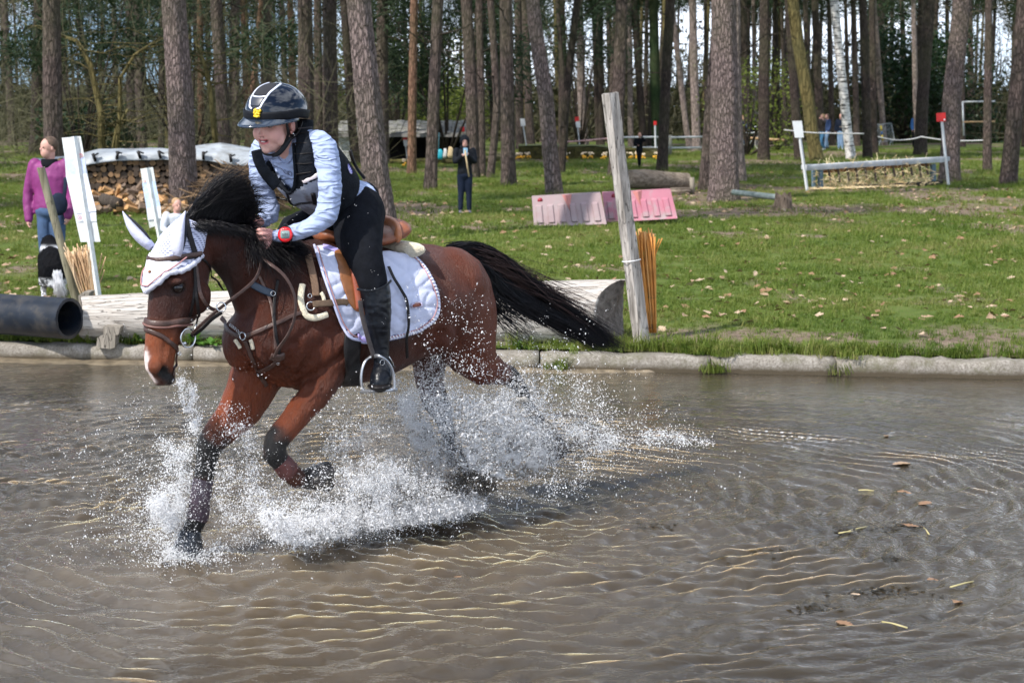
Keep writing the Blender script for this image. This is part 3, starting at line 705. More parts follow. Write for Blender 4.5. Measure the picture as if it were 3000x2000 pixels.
# slender trees further off, sharing a few trunks
FT = []
for s in range(4):
    h = random.uniform(15, 18); bend = random.uniform(-.4, .4); line = [(Vector((0, 0, 0)), .19), (Vector((bend * .5, 0, 4)), .17), (Vector((bend, .1, 9)), .13), (Vector((bend * .6, 0, h)), .04)]
    V_, F_ = trunk_mesh(line, 9, 0, 8, 1.15, 0, s); me = me_np('trunk', V_, F_); me.materials.append(BK[('dark', 'pine', 'dark', 'moss')[s]]); FT.append(me)
n = 0; placed = []
rr = random.Random(5)
while n < 190:
    y = rr.uniform(92, 190); x = rr.uniform(-.42, .42) * y
    if any((x - a) ** 2 + (y - b) ** 2 < 9 for a, b in placed): continue
    px = 1500 + FPX * x / y
    if 1120 < px < 1380 and y < 130: continue
    if 2150 < px < 2710 and y < 100: continue
    if px < 1120 and rr.random() < .25: continue
    placed.append((x, y)); n += 1
    r_ = root('pine_tree', (x, y, .2), 'slender dark pine far off in the wood', 'tree', 'distant slender trees of the wood', rr.uniform(0, 6.28))
    s = rr.uniform(.75, 1.25); r_.scale = (s, s, rr.uniform(.9, 1.2))
    o = bpy.data.objects.new('trunk', FT[n % 4]); COL.objects.link(o); o.parent = r_
    o = bpy.data.objects.new('crown', crowns[n % 3]); COL.objects.link(o); o.parent = r_; o.location = (0, 0, 9.5)
# pines of the same wood beside the view
for (x, y) in ((-9.5, 27), (-12.5, 34), (-16, 30), (-14, 45), (-22, 42), (-26, 55), (-20, 62), (10.5, 30), (13, 38), (12.3, 46), (18, 36), (19, 52), (25, 48), (24, 66), (31, 60)):
    r_ = root('pine_tree', (x, y, .2), 'pine of the same wood standing beside the view', 'tree', 'pines beside the view', rr.uniform(0, 6.28)); r_.scale = (1.1, 1.1, .85)
    o = bpy.data.objects.new('trunk', FT[1]); COL.objects.link(o); o.parent = r_
    o = bpy.data.objects.new('crown', crowns[1]); COL.objects.link(o); o.parent = r_; o.location = (0, 0, 10)

# thicket of twigs and young leaves behind the pines
def twig_mass(n, fx, y0, y1, hmax, wmin, wmax, seed):
    rg = np.random.default_rng(seed); y = rg.uniform(y0, y1, n); x = fx(rg, n) * y
    hgt = hmax(x, y) * rg.random(n) ** .8; z0 = .2 + hgt * rg.uniform(0, .85, n); L = rg.uniform(.5, 2.6, n)
    an = rg.uniform(0, 6.28, n); el = rg.uniform(-.2, 1.45, n); d = np.stack([np.cos(an) * np.cos(el), np.sin(an) * np.cos(el), np.sin(el)], 1)
    p = np.stack([x, y, z0], 1); q = p + d * L[:, None] * .5 + rg.normal(0, .1, (n, 3)); e = p + d * L[:, None] + rg.normal(0, .2, (n, 3))
    w = rg.uniform(wmin, wmax, n)[:, None]; s = np.cross(d, rg.normal(0, 1, (n, 3))); s /= np.linalg.norm(s, axis=1)[:, None]
    v = np.stack([p - s*w, p + s*w, q + s*w*.7, q - s*w*.7, e + s*w*.2, e - s*w*.2], 1).reshape(-1, 3)
    b = np.arange(n)[:, None] * 6; f = np.concatenate([b + np.array([0, 1, 2, 3]), b + np.array([3, 2, 4, 5])]); return v, f
def leaf_mass(p, size, seed, wd=.3):
    n = len(p); rg = np.random.default_rng(seed); d = rg.normal(0, 1, (n, 3)); d /= np.linalg.norm(d, axis=1)[:, None]; s = np.cross(d, rg.normal(0, 1, (n, 3))); s /= np.linalg.norm(s, axis=1)[:, None]
    L = size * rg.uniform(.5, 1.4, (n, 1)); v = np.stack([p - d*L*.5, p + s*L*wd, p + d*L*.5, p - s*L*wd], 1).reshape(-1, 3); return v, np.arange(4*n).reshape(-1, 4)
def hfun(x, y):
    px = 1500 + FPX * x / y; return np.where(px < 1100, 11.5, np.where(px < 1400, 7.5, np.where(px < 2600, 8.0, 9.5)))
v, f = twig_mass(34000, lambda g, n: g.uniform(-.42, .42, n), 103, 145, hfun, .012, .045, 5)
twig_m = plain('mossy_twigs', (.050, .046, .022), .9, .45, 1.5); o = link('thicket', me_np('thicket', v, f), twig_m, None, False); tag(o, kind='stuff')
v, f = twig_mass(9000, lambda g, n: g.uniform(-.36, -.07, n), 50, 102, lambda x, y: 10 + 0 * x, .004, .013, 6)
o = link('bare_twigs', me_np('bare_twigs', v, f), plain('lichen_twigs', (.085, .080, .040), .9, .4, 2), None, False); tag(o, kind='stuff')
rg = np.random.default_rng(9); n = 44000; y = rg.uniform(103, 155, n); x = rg.uniform(-.42, .42, n) * y; z = .2 + hfun(x, y) * .95 * rg.random(n) ** .9
k = fbm(x * .25, z * .4, y * .1, 3, 71) > np.where(np.abs(x / y - .02) < .12, .44, .50); p = np.stack([x, y, z], 1)[k]
v, f = leaf_mass(p, .24, 1); o = link('far_foliage', me_np('far_foliage', v, f), leaf_mat('far_leaves', [(.018, .020, .009), (.036, .036, .015), (.065, .060, .025)], .15, .3, .8), None, False); tag(o, kind='stuff')
# dark low undergrowth that closes the wood near the ground
n = 40000; y = rg.uniform(110, 170, n); x = rg.uniform(-.45, .45, n) * y; z = .2 + 3.4 * rg.random(n) ** 1.2
v, f = leaf_mass(np.stack([x, y, z], 1), .55, 2); o = link('undergrowth', me_np('undergrowth', v, f), leaf_mat('undergrowth_leaves', [(.02, .026, .01), (.045, .05, .018), (.08, .085, .03)], .1, .2, .8), None, False); tag(o, kind='stuff')
def bush(name, label, cat, px, yb, D, w, h, n, size, mat, seed, z0=0.0, stem=True):
    q = at_y(px, yb, D); c = Vector((q.x, D, .2)); rg = np.random.default_rng(seed); r_ = root(name, c, label, cat); nc = 24
    cc = rg.uniform(-1, 1, (nc, 3)) * np.array([w/2, w/2, h/2]); k = rg.integers(0, nc, n); p = cc[k] + rg.normal(0, 1, (n, 3)) * np.array([w, w, h]) * .11
    p[:, 2] = np.clip(p[:, 2] + h/2 + z0, 0.05, None); p += np.array(c); v, f = leaf_mass(p, size, seed, .07 if name == 'young_pine' else .3); link('foliage', me_np('foliage', v, f), mat, r_, False)
    if stem:
        mb = MB(); 
        for j in range(12): e = c + Vector((cc[j][0], cc[j][1], cc[j][2] + h/2 + z0)); mb.tube([c, (c*.55 + e*.45) + Vector((0, 0, .1)), e], [.05, .03, .01], 5)
        mb.build('stem', BK['dark'], r_)
    return r_
ever_m = leaf_mat('evergreen_leaves', [(.010, .026, .010), (.022, .050, .018), (.045, .085, .03)], .6, .15, .4)
bush('evergreen_shrub', 'dark glossy evergreen shrub behind the crowd barrier', 'shrub', 2645, 400, 106, 4.6, 6.2, 5200, .24, ever_m, 1)
bush('evergreen_shrub', 'dark evergreen thicket right of the crowd barrier', 'shrub', 2765, 400, 108, 6.6, 5.6, 6000, .26, ever_m, 2)
bush('evergreen_shrub', 'low dark evergreen shrub behind the woodpile', 'shrub', 262, 440, 60, 2.4, 1.9, 2600, .16, ever_m, 3)
bush('leafing_shrub', 'yellow-green leafing shrub behind the cyclist', 'shrub', 2190, 400, 74, 3.0, 3.4, 1500, .13, spring_m, 4)
bush('leafing_shrub', 'thin yellow-green leafing shrub right of the cyclist', 'shrub', 2275, 400, 84, 2.6, 4.4, 900, .13, spring_m, 5)
bush('leafing_shrub', 'light green shrub beyond the shed roof', 'shrub', 1165, 400, 92, 5.0, 5.5, 3600, .2, spring_m, 6)
bush('leafing_shrub', 'pale green shrub beyond the shed between two pines', 'shrub', 1330, 400, 98, 4.0, 3.2, 2600, .2, spring_m, 7)
pine_b = leaf_mat('dark_needles', [(.012, .024, .010), (.024, .044, .018), (.044, .072, .030)], .5, .2, .7)
for (px, D, w, h, z0, n, lb) in ((1310, 66, 5.0, 4.4, 2.6, 5200, 'low hanging dark pine foliage above the hooded child'), (1170, 74, 3.4, 3.6, 3.2, 2600, 'dark pine boughs above the shed roof'), (1700, 84, 4, 3.0, 4.2, 1500, 'thin pine boughs left of the tall post'), (560, 62, 6.5, 3.2, 3.4, 2600, 'dark needled boughs above the woodpile'), (230, 58, 4.5, 2.6, 3.4, 2000, 'dark needled boughs above the woman')):
    bush('young_pine', lb, 'tree', px, 400, D, w, h, int(n * 1.8), .36, pine_b, int(px), z0)
# crooked bare trees on the left
for (pts_, r0, lb) in (([(300, 500), (296, 330), (265, 190), (225, 120), (150, 95)], .11, 'crooked limb-like bare tree above the woodpile'), ([(330, 430), (350, 350), (352, 230), (395, 160), (470, 110)], .07, 'bare leaning tree between the pines above the woodpile'), ([(640, 330), (615, 260), (600, 190), (572, 120)], .08, 'bare dark tree left of the grey pine'), ([(310, 440), (340, 380), (375, 320)], .05, 'short leaning dead stem above the woodpile')):
    D = 46; P3 = [at_y(a, b, D) for a, b in pts_]; P3[0].z = .2; r_ = root('bare_tree', P3[0], lb, 'tree'); mb = MB(); mb.tube(P3, [r0 * (1 - .18 * i) for i in range(len(P3))], 8); mb.build('trunk', BK['moss'], r_)
    mb = MB(); rr = random.Random(len(lb))
    for k in range(26):
        i = rr.randint(1, len(P3) - 1); q = rr.random(); p = P3[i-1].lerp(P3[i], q); an = rr.uniform(0, 6.28); pts = [p]; L = rr.uniform(.5, 2.2)
        for s in range(4): p = p + Vector((math.cos(an) * L/4, math.sin(an) * L/4, rr.uniform(-.15, .25) * L/2)); an += rr.uniform(-.5, .5); pts.append(p)
        mb.tube(pts, [.022, .016, .011, .007, .004], 3)
    mb.build('branch', BK['moss'], r_)['kind'] = 'stuff'

# ================================================================== THE HORSE
from mathutils.bvhtree import BVHTree
PSI = R(42.0)
HF = Vector((-math.cos(PSI), -math.sin(PSI), 0)); HL = Vector((math.sin(PSI), -math.cos(PSI), 0)); UP = Vector((0, 0, 1))
HW = Vector((-.935, 8.69, 0))                       # foot of the perpendicular from the withers
def hp(px, py, l=0.0):
    """point on the sight line that lies l metres to the left of the horse's mid plane"""
    d = ray(px, py); t = (l + HW.dot(HL)) / (d.x * HL.x + d.y * HL.y); return CO + d * t
def frame(p):                                       # (forward, left, z) of a world point
    q = p - HW; return q.dot(HF), q.dot(HL), p.z
def lim(mb, L, n=20, cap=True, marks=None):
    """limb: (fx,fy, rx,ry, half lateral, l[, power]) front and rear edge as seen"""
    C = [hp((q[0]+q[2])/2, (q[1]+q[3])/2, q[5]) for q in L]; secs = []
    for i, q in enumerate(L):
        T_ = (C[min(i+1, len(C)-1)] - C[max(i-1, 0)]).normalized(); T_ = (T_ - HL * T_.dot(HL)).normalized()
        B = T_.cross(HL).normalized(); a, b = hp(q[0], q[1], q[5]), hp(q[2], q[3], q[5])
        s = FPX / C[i].y; h = math.hypot(q[0]-q[2], q[1]-q[3]) / 2 / s; w = min(q[4], h * 1.15)
        # how much of the in-plane half width shows
        view = abs(B.dot(Vector((1, 0, 0)))) if abs(B.z) < .999 else 0; vis = math.hypot(B.dot(Vector((1, 0, 0))), B.z)
        lat = .669 * w * min(1, abs(B.x) / .743); hh = math.sqrt(max(h*h - lat*lat, (h*.55)**2)) / max(vis, .6)
        secs.append((C[i], HL * w, B * hh)); 
        if marks is not None: marks.append((C[i], q[6] if len(q) > 6 else 0.0))
    c0, a0, b0 = secs[0]; c1, a1, b1 = secs[-1]; e0 = (c0 - secs[1][0]).normalized(); e1 = (c1 - secs[-2][0]).normalized()
    pre = [(c0 + e0 * b0.length * .8, a0*.4, b0*.4), (c0 + e0 * b0.length * .5, a0*.8, b0*.8)]; post = [(c1 + e1 * b1.length * .3, a1*.85, b1*.85), (c1 + e1 * b1.length * .5, a1*.45, b1*.45)]
    mb.loft(pre + secs + post, n)
    return secs
def prs(mb, L, n=24, l=0.0, caps=True):
    """(top x, top y, bottom x, bottom y, half width[, power])"""
    secs = []
    for q in L:
        a, b = hp(q[0], q[1], l), hp(q[2], q[3], l); secs.append(((a+b)/2, HL * q[4], (a-b)/2, q[5] if len(q) > 5 else 1.0))
    if caps:
        c0, a0, b0, _ = secs[0]; c1, a1, b1, _ = secs[-1]; e0 = (c0 - secs[1][0]).normalized(); e1 = (c1 - secs[-2][0]).normalized()
        r0 = min(a0.length, b0.length); r1 = min(a1.length, b1.length)
        secs = [(c0 + e0*r0*.75, a0*.4, b0*.4, 1), (c0 + e0*r0*.45, a0*.8, b0*.8, 1)] + secs + [(c1 + e1*r1*.45, a1*.8, b1*.8, 1), (c1 + e1*r1*.75, a1*.4, b1*.4, 1)]
    mb.loft(secs, n); return secs
marks = []       # (point, how black the coat is there)
H = MB()
prs(H, [(722, 905, 735, 1040, .12), (748, 850, 760, 1095, .18), (812, 775, 828, 1132, .225), (870, 715, 880, 1140, .24), (925, 697, 930, 1138, .25), (985, 712, 985, 1132, .275), (1040, 720, 1040, 1122, .29),
        (1100, 722, 1100, 1105, .30), (1160, 718, 1160, 1075, .295), (1215, 712, 1225, 1045, .285), (1265, 716, 1285, 1030, .27), (1318, 735, 1330, 1020, .24), (1362, 775, 1370, 1010, .185), (1388, 830, 1392, 960, .11)], 32)
NECK = [(905, 705, 750, 1060, .15), (862, 702, 722, 985, .125), (800, 690, 694, 915, .10), (735, 668, 676, 865, .085), (670, 648, 655, 825, .078), (612, 640, 632, 795, .075), (560, 640, 615, 770, .075)]
prs(H, NECK, 24)
HEAD = [(520, 648, 612, 715, .070), (480, 690, 612, 790, .092), (453, 755, 604, 845, .100), (443, 820, 588, 885, .094), (437, 885, 562, 925, .080), (433, 945, 532, 975, .066), (430, 1000, 512, 1027, .060), (429, 1045, 504, 1070, .062), (433, 1082, 498, 1098, .060), (446, 1108, 488, 1118, .045)]
prs(H, HEAD, 24)
# cheek, brow, nostril rim, lower lip
H.ball(hp(572, 868, .062), (.075, .055, .085), 14, 10); H.ball(hp(572, 868, -.062), (.075, .055, .085), 14, 10)
for s in (1, -1):
    e = hp(516 - 34 + 0, 832, 0) + HL * .083 * s; H.ball(e + UP * .018, (.042, .034, .024), 12, 8)
    H.ball(hp(455, 1074, .045 * s), (.034, .034, .042), 12, 8)
H.ball(hp(488, 1112, 0), (.045, .045, .03), 12, 8)
LEG_RF = [(700, 1010, 850, 1075, .10, -.10, 0), (672, 1110, 812, 1150, .09, -.12, 0), (648, 1170, 775, 1205, .078, -.12, 0), (615, 1228, 722, 1255, .062, -.12, .1), (585, 1272, 674, 1290, .050, -.12, .7), (574, 1312, 645, 1322, .047, -.12, 1), (578, 1352, 632, 1360, .038, -.12, 1), (568, 1405, 622, 1412, .031, -.12, .9), (558, 1465, 613, 1472, .031, -.12, .9), (550, 1512, 608, 1522, .038, -.12, 1), (530, 1552, 588, 1562, .034, -.12, 1)]
LEG_LF = [(850, 985, 1010, 1060, .10, .12, 0), (905, 1075, 1008, 1120, .095, .14, 0), (884, 1130, 968, 1172, .078, .15, 0), (846, 1180, 924, 1212, .062, .15, 0), (806, 1240, 880, 1262, .05, .15, .35), (772, 1284, 842, 1300, .046, .15, .9), (768, 1326, 838, 1330, .046, .15, 1), (796, 1360, 850, 1345, .036, .15, .9), (822, 1398, 872, 1362, .032, .15, .7), (848, 1425, 890, 1375, .036, .15, .7), (878, 1428, 905, 1376, .032, .15, .9)]
LEG_LH = [(1235, 800, 1432, 850, .14, .10, 0), (1232, 890, 1456, 925, .14, .12, 0), (1262, 975, 1466, 985, .12, .13, 0), (1312, 1050, 1466, 1030, .095, .14, 0), (1374, 1106, 1470, 1050, .062, .15, 0), (1440, 1122, 1486, 1062, .05, .15, .3), (1482, 1128, 1512, 1076, .042, .15, .9), (1512, 1150, 1538, 1122, .034, .15, 1), (1538, 1195, 1562, 1178, .03, .15, 1), (1562, 1238, 1592, 1220, .036, .15, 1), (1590, 1278, 1618, 1262, .032, .15, 1)]
LEG_RH = [(1225, 880, 1390, 900, .13, -.08, 0), (1205, 980, 1345, 1000, .12, -.11, .2), (1202, 1060, 1312, 1060, .09, -.13, .4), (1216, 1120, 1300, 1115, .07, -.13, .5), (1234, 1175, 1312, 1160, .05, -.13, .7), (1262, 1215, 1326, 1195, .044, -.13, .9), (1282, 1250, 1330, 1240, .034, -.13, 1), (1298, 1290, 1340, 1282, .034, -.13, 1)]
for L in (LEG_RF, LEG_LF, LEG_LH, LEG_RH): lim(H, L, 20, True, marks)
for q in ((720, 960), (830, 900), (925, 800), (925, 1000), (1040, 900), (1160, 880), (1265, 860), (1340, 880), (700, 780), (600, 750)): marks.append((hp(*q), 0.0))
# muscles that show: shoulder, breast, triceps, thigh
H.ball(hp(782, 985, .085), (.12, .115, .16), 16, 10); H.ball(hp(712, 1000, -.06), (.10, .10, .13), 16, 10)
H.ball(hp(955, 1020, .15), (.15, .10, .16), 16, 10); H.ball(hp(1320, 840, .10), (.18, .13, .20), 16, 10); H.ball(hp(1285, 985, .20), (.09, .07, .10), 14, 10)
body_me = remesh(H, .0095, 9, .6)
co = coords(body_me).astype(np.float64); no = normals(body_me).astype(np.float64)
# relief: eye sockets, nostrils, mouth line, face bone, knees, muscle ripples, wet locks of coat
def dent(c, r, depth, pw=2.0):
    global co
    c = np.array(c); d = np.linalg.norm(co - c, axis=1) / r; co = co - no * (depth * np.exp(-np.power(d, pw)))[:, None]
eyeL = hp(523, 842, .088); eyeR = hp(523, 842, .088) - HL * .176
dent(hp(478, 1087, .06), .017, .030, 3); dent(hp(478, 1087, .06) - HL * .12, .017, .030, 3)
dent(eyeL, .026, .016, 4); dent(eyeR, .026, .016, 4); dent(eyeL + UP * .038 + HF * -.01, .02, -.010)
for (a, b, dp) in (((545, 870), (500, 1010), -.008), ((505, 900), (478, 1050), .006), ((505, 1100), (470, 1100), .012)):
    for k in range(9): q = k / 8; p = hp(a[0]*(1-q)+b[0]*q, a[1]*(1-q)+b[1]*q, .065 if dp < 0 else .06); dent(p, .016, dp)
for (a, b, dp, r) in (((800, 800), (760, 1000), .018, .035), ((900, 880), (935, 1090), .020, .04), ((1262, 880), (1285, 1060), .022, .035), ((1330, 900), (1380, 1090), .012, .04), ((700, 720), (740, 900), .012, .03), ((640, 760), (700, 960), .010, .028), ((850, 1150), (800, 1240), .006, .015), ((735, 1000), (748, 1120), .03, .035), ((1180, 940), (1240, 1040), .02, .04)):
    bv = None
    for k in range(9):
        q = k / 8; p = hp(a[0]*(1-q)+b[0]*q, a[1]*(1-q)+b[1]*q, .24 if a[0] > 790 and a[1] < 1140 else .1); i = np.argmin(((co - np.array(p)) ** 2).sum(1)); dent(co[i], r, dp / 3)
for (pts_, dp, r_) in (([(800, 1000), (860, 1010), (930, 960), (985, 985)], .010, .02), ([(930, 1090), (985, 1070), (1010, 1040)], .012, .02), ([(1220, 760), (1290, 790), (1330, 860)], .008, .03), ([(1290, 980), (1340, 1000), (1400, 1060)], .012, .022), ([(1200, 800), (1225, 860), (1240, 930)], .010, .025), ([(870, 1010), (905, 1060), (880, 1110)], .012, .018), ([(690, 720), (650, 800), (660, 860)], .010, .022), ([(760, 800), (720, 860), (700, 930)], .010, .025), ([(735, 1130), (700, 1190), (650, 1240)], .008, .016), ([(900, 1130), (870, 1170), (830, 1225)], .007, .014), ([(745, 1010), (790, 1060), (830, 1090)], .010, .02), ([(1380, 1020), (1430, 1060), (1480, 1085)], .008, .014)):
    for p_ in spline([(a_, b_, 0) for a_, b_ in pts_], 5):
        q = hp(p_.x, p_.y, .2); d_ = ray(p_.x, p_.y).normalized(); dd = co - np.array(CO); al = dd @ np.array(d_); off_ = np.linalg.norm(dd - al[:, None] * np.array(d_), axis=1); al = np.where(off_ < .02, al, 99); i = np.argmin(al); dent(co[i], r_, dp * .55)
f_, l_, z_ = (co - np.array(HW)) @ np.array(HF), (co - np.array(HW)) @ np.array(HL), co[:, 2]
co += no * ((fbm(f_ * 5, l_ * 5, z_ * 5, 3, 3) - .5) * .018)[:, None]
shag = np.clip((1.12 - z_) * 3, 0, 1) * np.clip((f_ + .35) * 3, 0, 1) * np.clip((z_ - .55) * 4, 0, 1)
co += no * ((np.abs(fbm(f_ * 26 + z_ * 6, l_ * 26, z_ * 9, 3, 8) - .5) * .040) * shag)[:, None]
set_coords(body_me, co); 
BV = BVHTree.FromPolygons([Vector(v) for v in co], [tuple(p.vertices) for p in body_me.polygons])
# coat colours: bay body, black points, white snip
mp = np.array([m[0][:] for m in marks]); mk = np.array([m[1] for m in marks]); num = 0; den = 0
for p, k in zip(mp, mk):
    w = 1 / (((co - p) ** 2).sum(1) + 1e-4) ** 3; num = num + w * k; den = den + w
blk = np.clip((num / den - .22) * 1.5 + (fbm(f_*14, l_*14, z_*14, 3, 12) - .5) * .7, 0, 1)
bay = np.array([.082, .018, .005]); red = np.array([.22, .052, .013]); deep = np.array([.010, .004, .003])
nz = np.clip(fbm(f_ * 4, l_ * 4, z_ * 4, 4, 14) * 1.5 - .25, 0, 1); rump = np.clip((-f_ - .4) * 2.2, 0, 1); col = deep[None] * (1 - nz[:, None]) + bay[None] * nz[:, None] * 1.0
col = col * (1 - rump[:, None] * .7) + (bay * .75 + red * .25)[None] * rump[:, None] * .7
lowf = np.clip((1.0 - z_) * 3.0, 0, 1) * np.clip((f_ + .1) * 3, 0, 1); col = col * (1 - lowf[:, None] * .75) + red[None] * (.55 + .6 * nz[:, None]) * lowf[:, None] * .75  # sunlit orange of chest and forelegs painted into the coat
def near(p, r, pw=2): return np.exp(-np.power(np.linalg.norm(co - np.array(p), axis=1) / r, pw))
nosec = np.clip(near(hp(460, 1030, .03), .12, 4) + near(hp(435, 1020, -.03), .11, 4), 0, 1); col = col * (1 - nosec[:, None] * .8) + np.array([.22, .062, .020])[None] * nosec[:, None] * .8
dk = np.clip(near(hp(478, 1090, .055), .030, 3) * 1.6 + near(hp(478, 1090, .055) - HL * .115, .030, 3) + near(hp(500, 1115, 0), .05, 3) + near(eyeL, .036, 3) * .8 + near(hp(487, 1105, .03), .032, 4) * .9 + near(hp(640, 800, 0), .1, 4) * .5, 0, 1)
col = col * (1 - dk[:, None]) + .014 * dk[:, None]
col = col * (1 - blk[:, None]) + .008 * blk[:, None]
sn = 0
for (x, y, r) in ((437, 1018, .010), (436, 1035, .015), (436, 1052, .022), (440, 1070, .024), (446, 1090, .020), (452, 1106, .02)): sn = np.maximum(sn, near(hp(x, y, 0.0), r * 1.25, 4) + near(hp(x - 5, y, -.012), r, 4))
sn = np.clip(sn * (1 if True else 0), 0, 1); col = col * (1 - sn[:, None]) + np.array([.72, .66, .64])[None] * sn[:, None]
vcol(body_me, np.clip(col, 0.004, 1))
t = NT('bay_coat'); c = t.attr('col'); hs = t.mapping((40, 40, 9)); hn = t.noise(6, hs, 5, .7); c = t.mix(t.ramp(hn, [(.3, .0), (.75, .45)]), c, t.mix(1.0, c, (1.9, 1.4, 1.2), 'MULTIPLY'))
t.set(base=c, rough=t.ramp(t.noise(9, None, 4), [(.3, .25), (.7, .46)]), spec=.36); t.bump(t.math('ADD', hn, t.math('MULTIPLY', t.noise(14, t.mapping((6, 6, 2)), 4), .8)), .8, .012)
horse = root('horse', (HW.x, HW.y, 0), 'bay horse in white ear bonnet galloping through the pond', 'horse')
body = link('body', body_me, t.m, horse)
def onb(px, py, off=.006, l=.2, bv=None, frm=None):
    """where the sight line meets the horse, lifted by off; else the plane l"""
    d = ray(px, py).normalized(); h = (bv or BV).ray_cast(CO, d)
    if h[0] is None: return hp(px, py, l), HL.copy()
    n = h[1] if h[1].dot(d) < 0 else -h[1]; return h[0] + n * off, n
black_l = plain('black_leather', (.010, .008, .008), .42, .3, 40, .25, 90, spec=.25)
brown_l = plain('dark_brown_leather', (.060, .030, .022), .42, .3, 30, .3, 90)
tan_l = plain('tan_leather', (.22, .070, .028), .36, .25, 18, .2, 60)
steel = plain('steel', (.62, .62, .62), .22, .1, 10, metal=1.0)
hoof_m = plain('hoof_horn', (.035, .03, .028), .4, .4, 30, .3)
white_c = plain('white_fabric', (.62, .63, .70), .85, .05, 30, .2, 400, sheen=.2)
fleece = plain('cream_sheepskin', (.72, .64, .47), .95, .12, 60, .8, 120, sheen=.4)
# eyes
eye_m = NT('horse_eye'); eye_m.set(base=(.012, .008, .007), rough=.08, spec=.6)
for e, s in ((eyeL, 1), (eyeR, -1)): mb = MB(); mb.ball(e - HL * .004 * s, .025, 16, 12); mb.build('eye', eye_m.m, horse)
lid = MB(); n_ = onb(523, 842, 0)[1]; a_, b_ = basis(n_)
lid.tube([eyeL + a_ * .024 * math.cos(w) + b_ * .019 * math.sin(w) + n_ * .001 for w in np.linspace(.1, math.pi - .1, 9)], [.002, .004, .005, .0055, .0055, .0055, .005, .004, .002], 6); lid.build('eyelid', plain('lid', (.03, .016, .012), .5), horse)
# hooves
def hoof(ax, ay, bx, by, l, r0, r1, mat=hoof_m, name='hoof'):
    a, b = hp(ax, ay, l), hp(bx, by, l); mb = MB(); T_ = (b - a).normalized(); B = T_.cross(HL).normalized()
    mb.loft([(a - T_*.006, HL*r0*.8, B*r0*.8), (a, HL*r0, B*r0), (a.lerp(b, .25), HL*(r0*.8+r1*.2), B*(r0*.75+r1*.25)*1.02), (b, HL*r1, B*r1*1.12), (b + T_*.004, HL*r1*.95, B*r1*1.06)], 20); return autosmooth(mb.build(name, mat, horse), 50)
hoof(556, 1572, 545, 1650, -.12, .040, .058); hoof(898, 1402, 958, 1396, .15, .048, .066); hoof(1608, 1276, 1640, 1325, .15, .038, .055); hoof(1322, 1298, 1340, 1350, -.13, .038, .055)
boot_m = plain('bell_boot_rubber', (.016, .020, .026), .22, .3, 12, .15, 30, spec=.6)
hoof(558, 1556, 548, 1632, -.12, .050, .078, boot_m, 'bell_boot')
mb = MB(); mb.tube([hp(*q, -.12) for q in ((512, 1570), (520, 1563), (560, 1562), (590, 1560))], .007, 8); 
hair_m = NT('black_hair'); hc = hair_m.ramp(hair_m.noise(30, None, 3), [(.3, (.003, .003, .004)), (.7, (.014, .012, .014))]); hair_m.set(base=hc, rough=.34, spec=.30); hair_m = hair_m.m
# tendon boot on the leading leg, wrap on the folded leg
def sleeve(L, i0, i1, grow, mat, name):
    secs = []
    for q in L[i0:i1]:
        g = grow; secs.append((q[0]-g, q[1], q[2]+g, q[3], q[4] + .006, q[5]))
    mb = MB(); C = []
    lim(mb, secs, 20); return mb.build(name, mat, horse)
sleeve(LEG_RF, 7, 10, 3, plain('dark_plum_boot', (.055, .035, .05), .4, .4, 20, .4, 60), 'tendon_boot')
sleeve(LEG_LF, 7, 9, 2, plain('wine_boot', (.10, .028, .025), .45, .4, 20, .4, 60), 'tendon_boot')
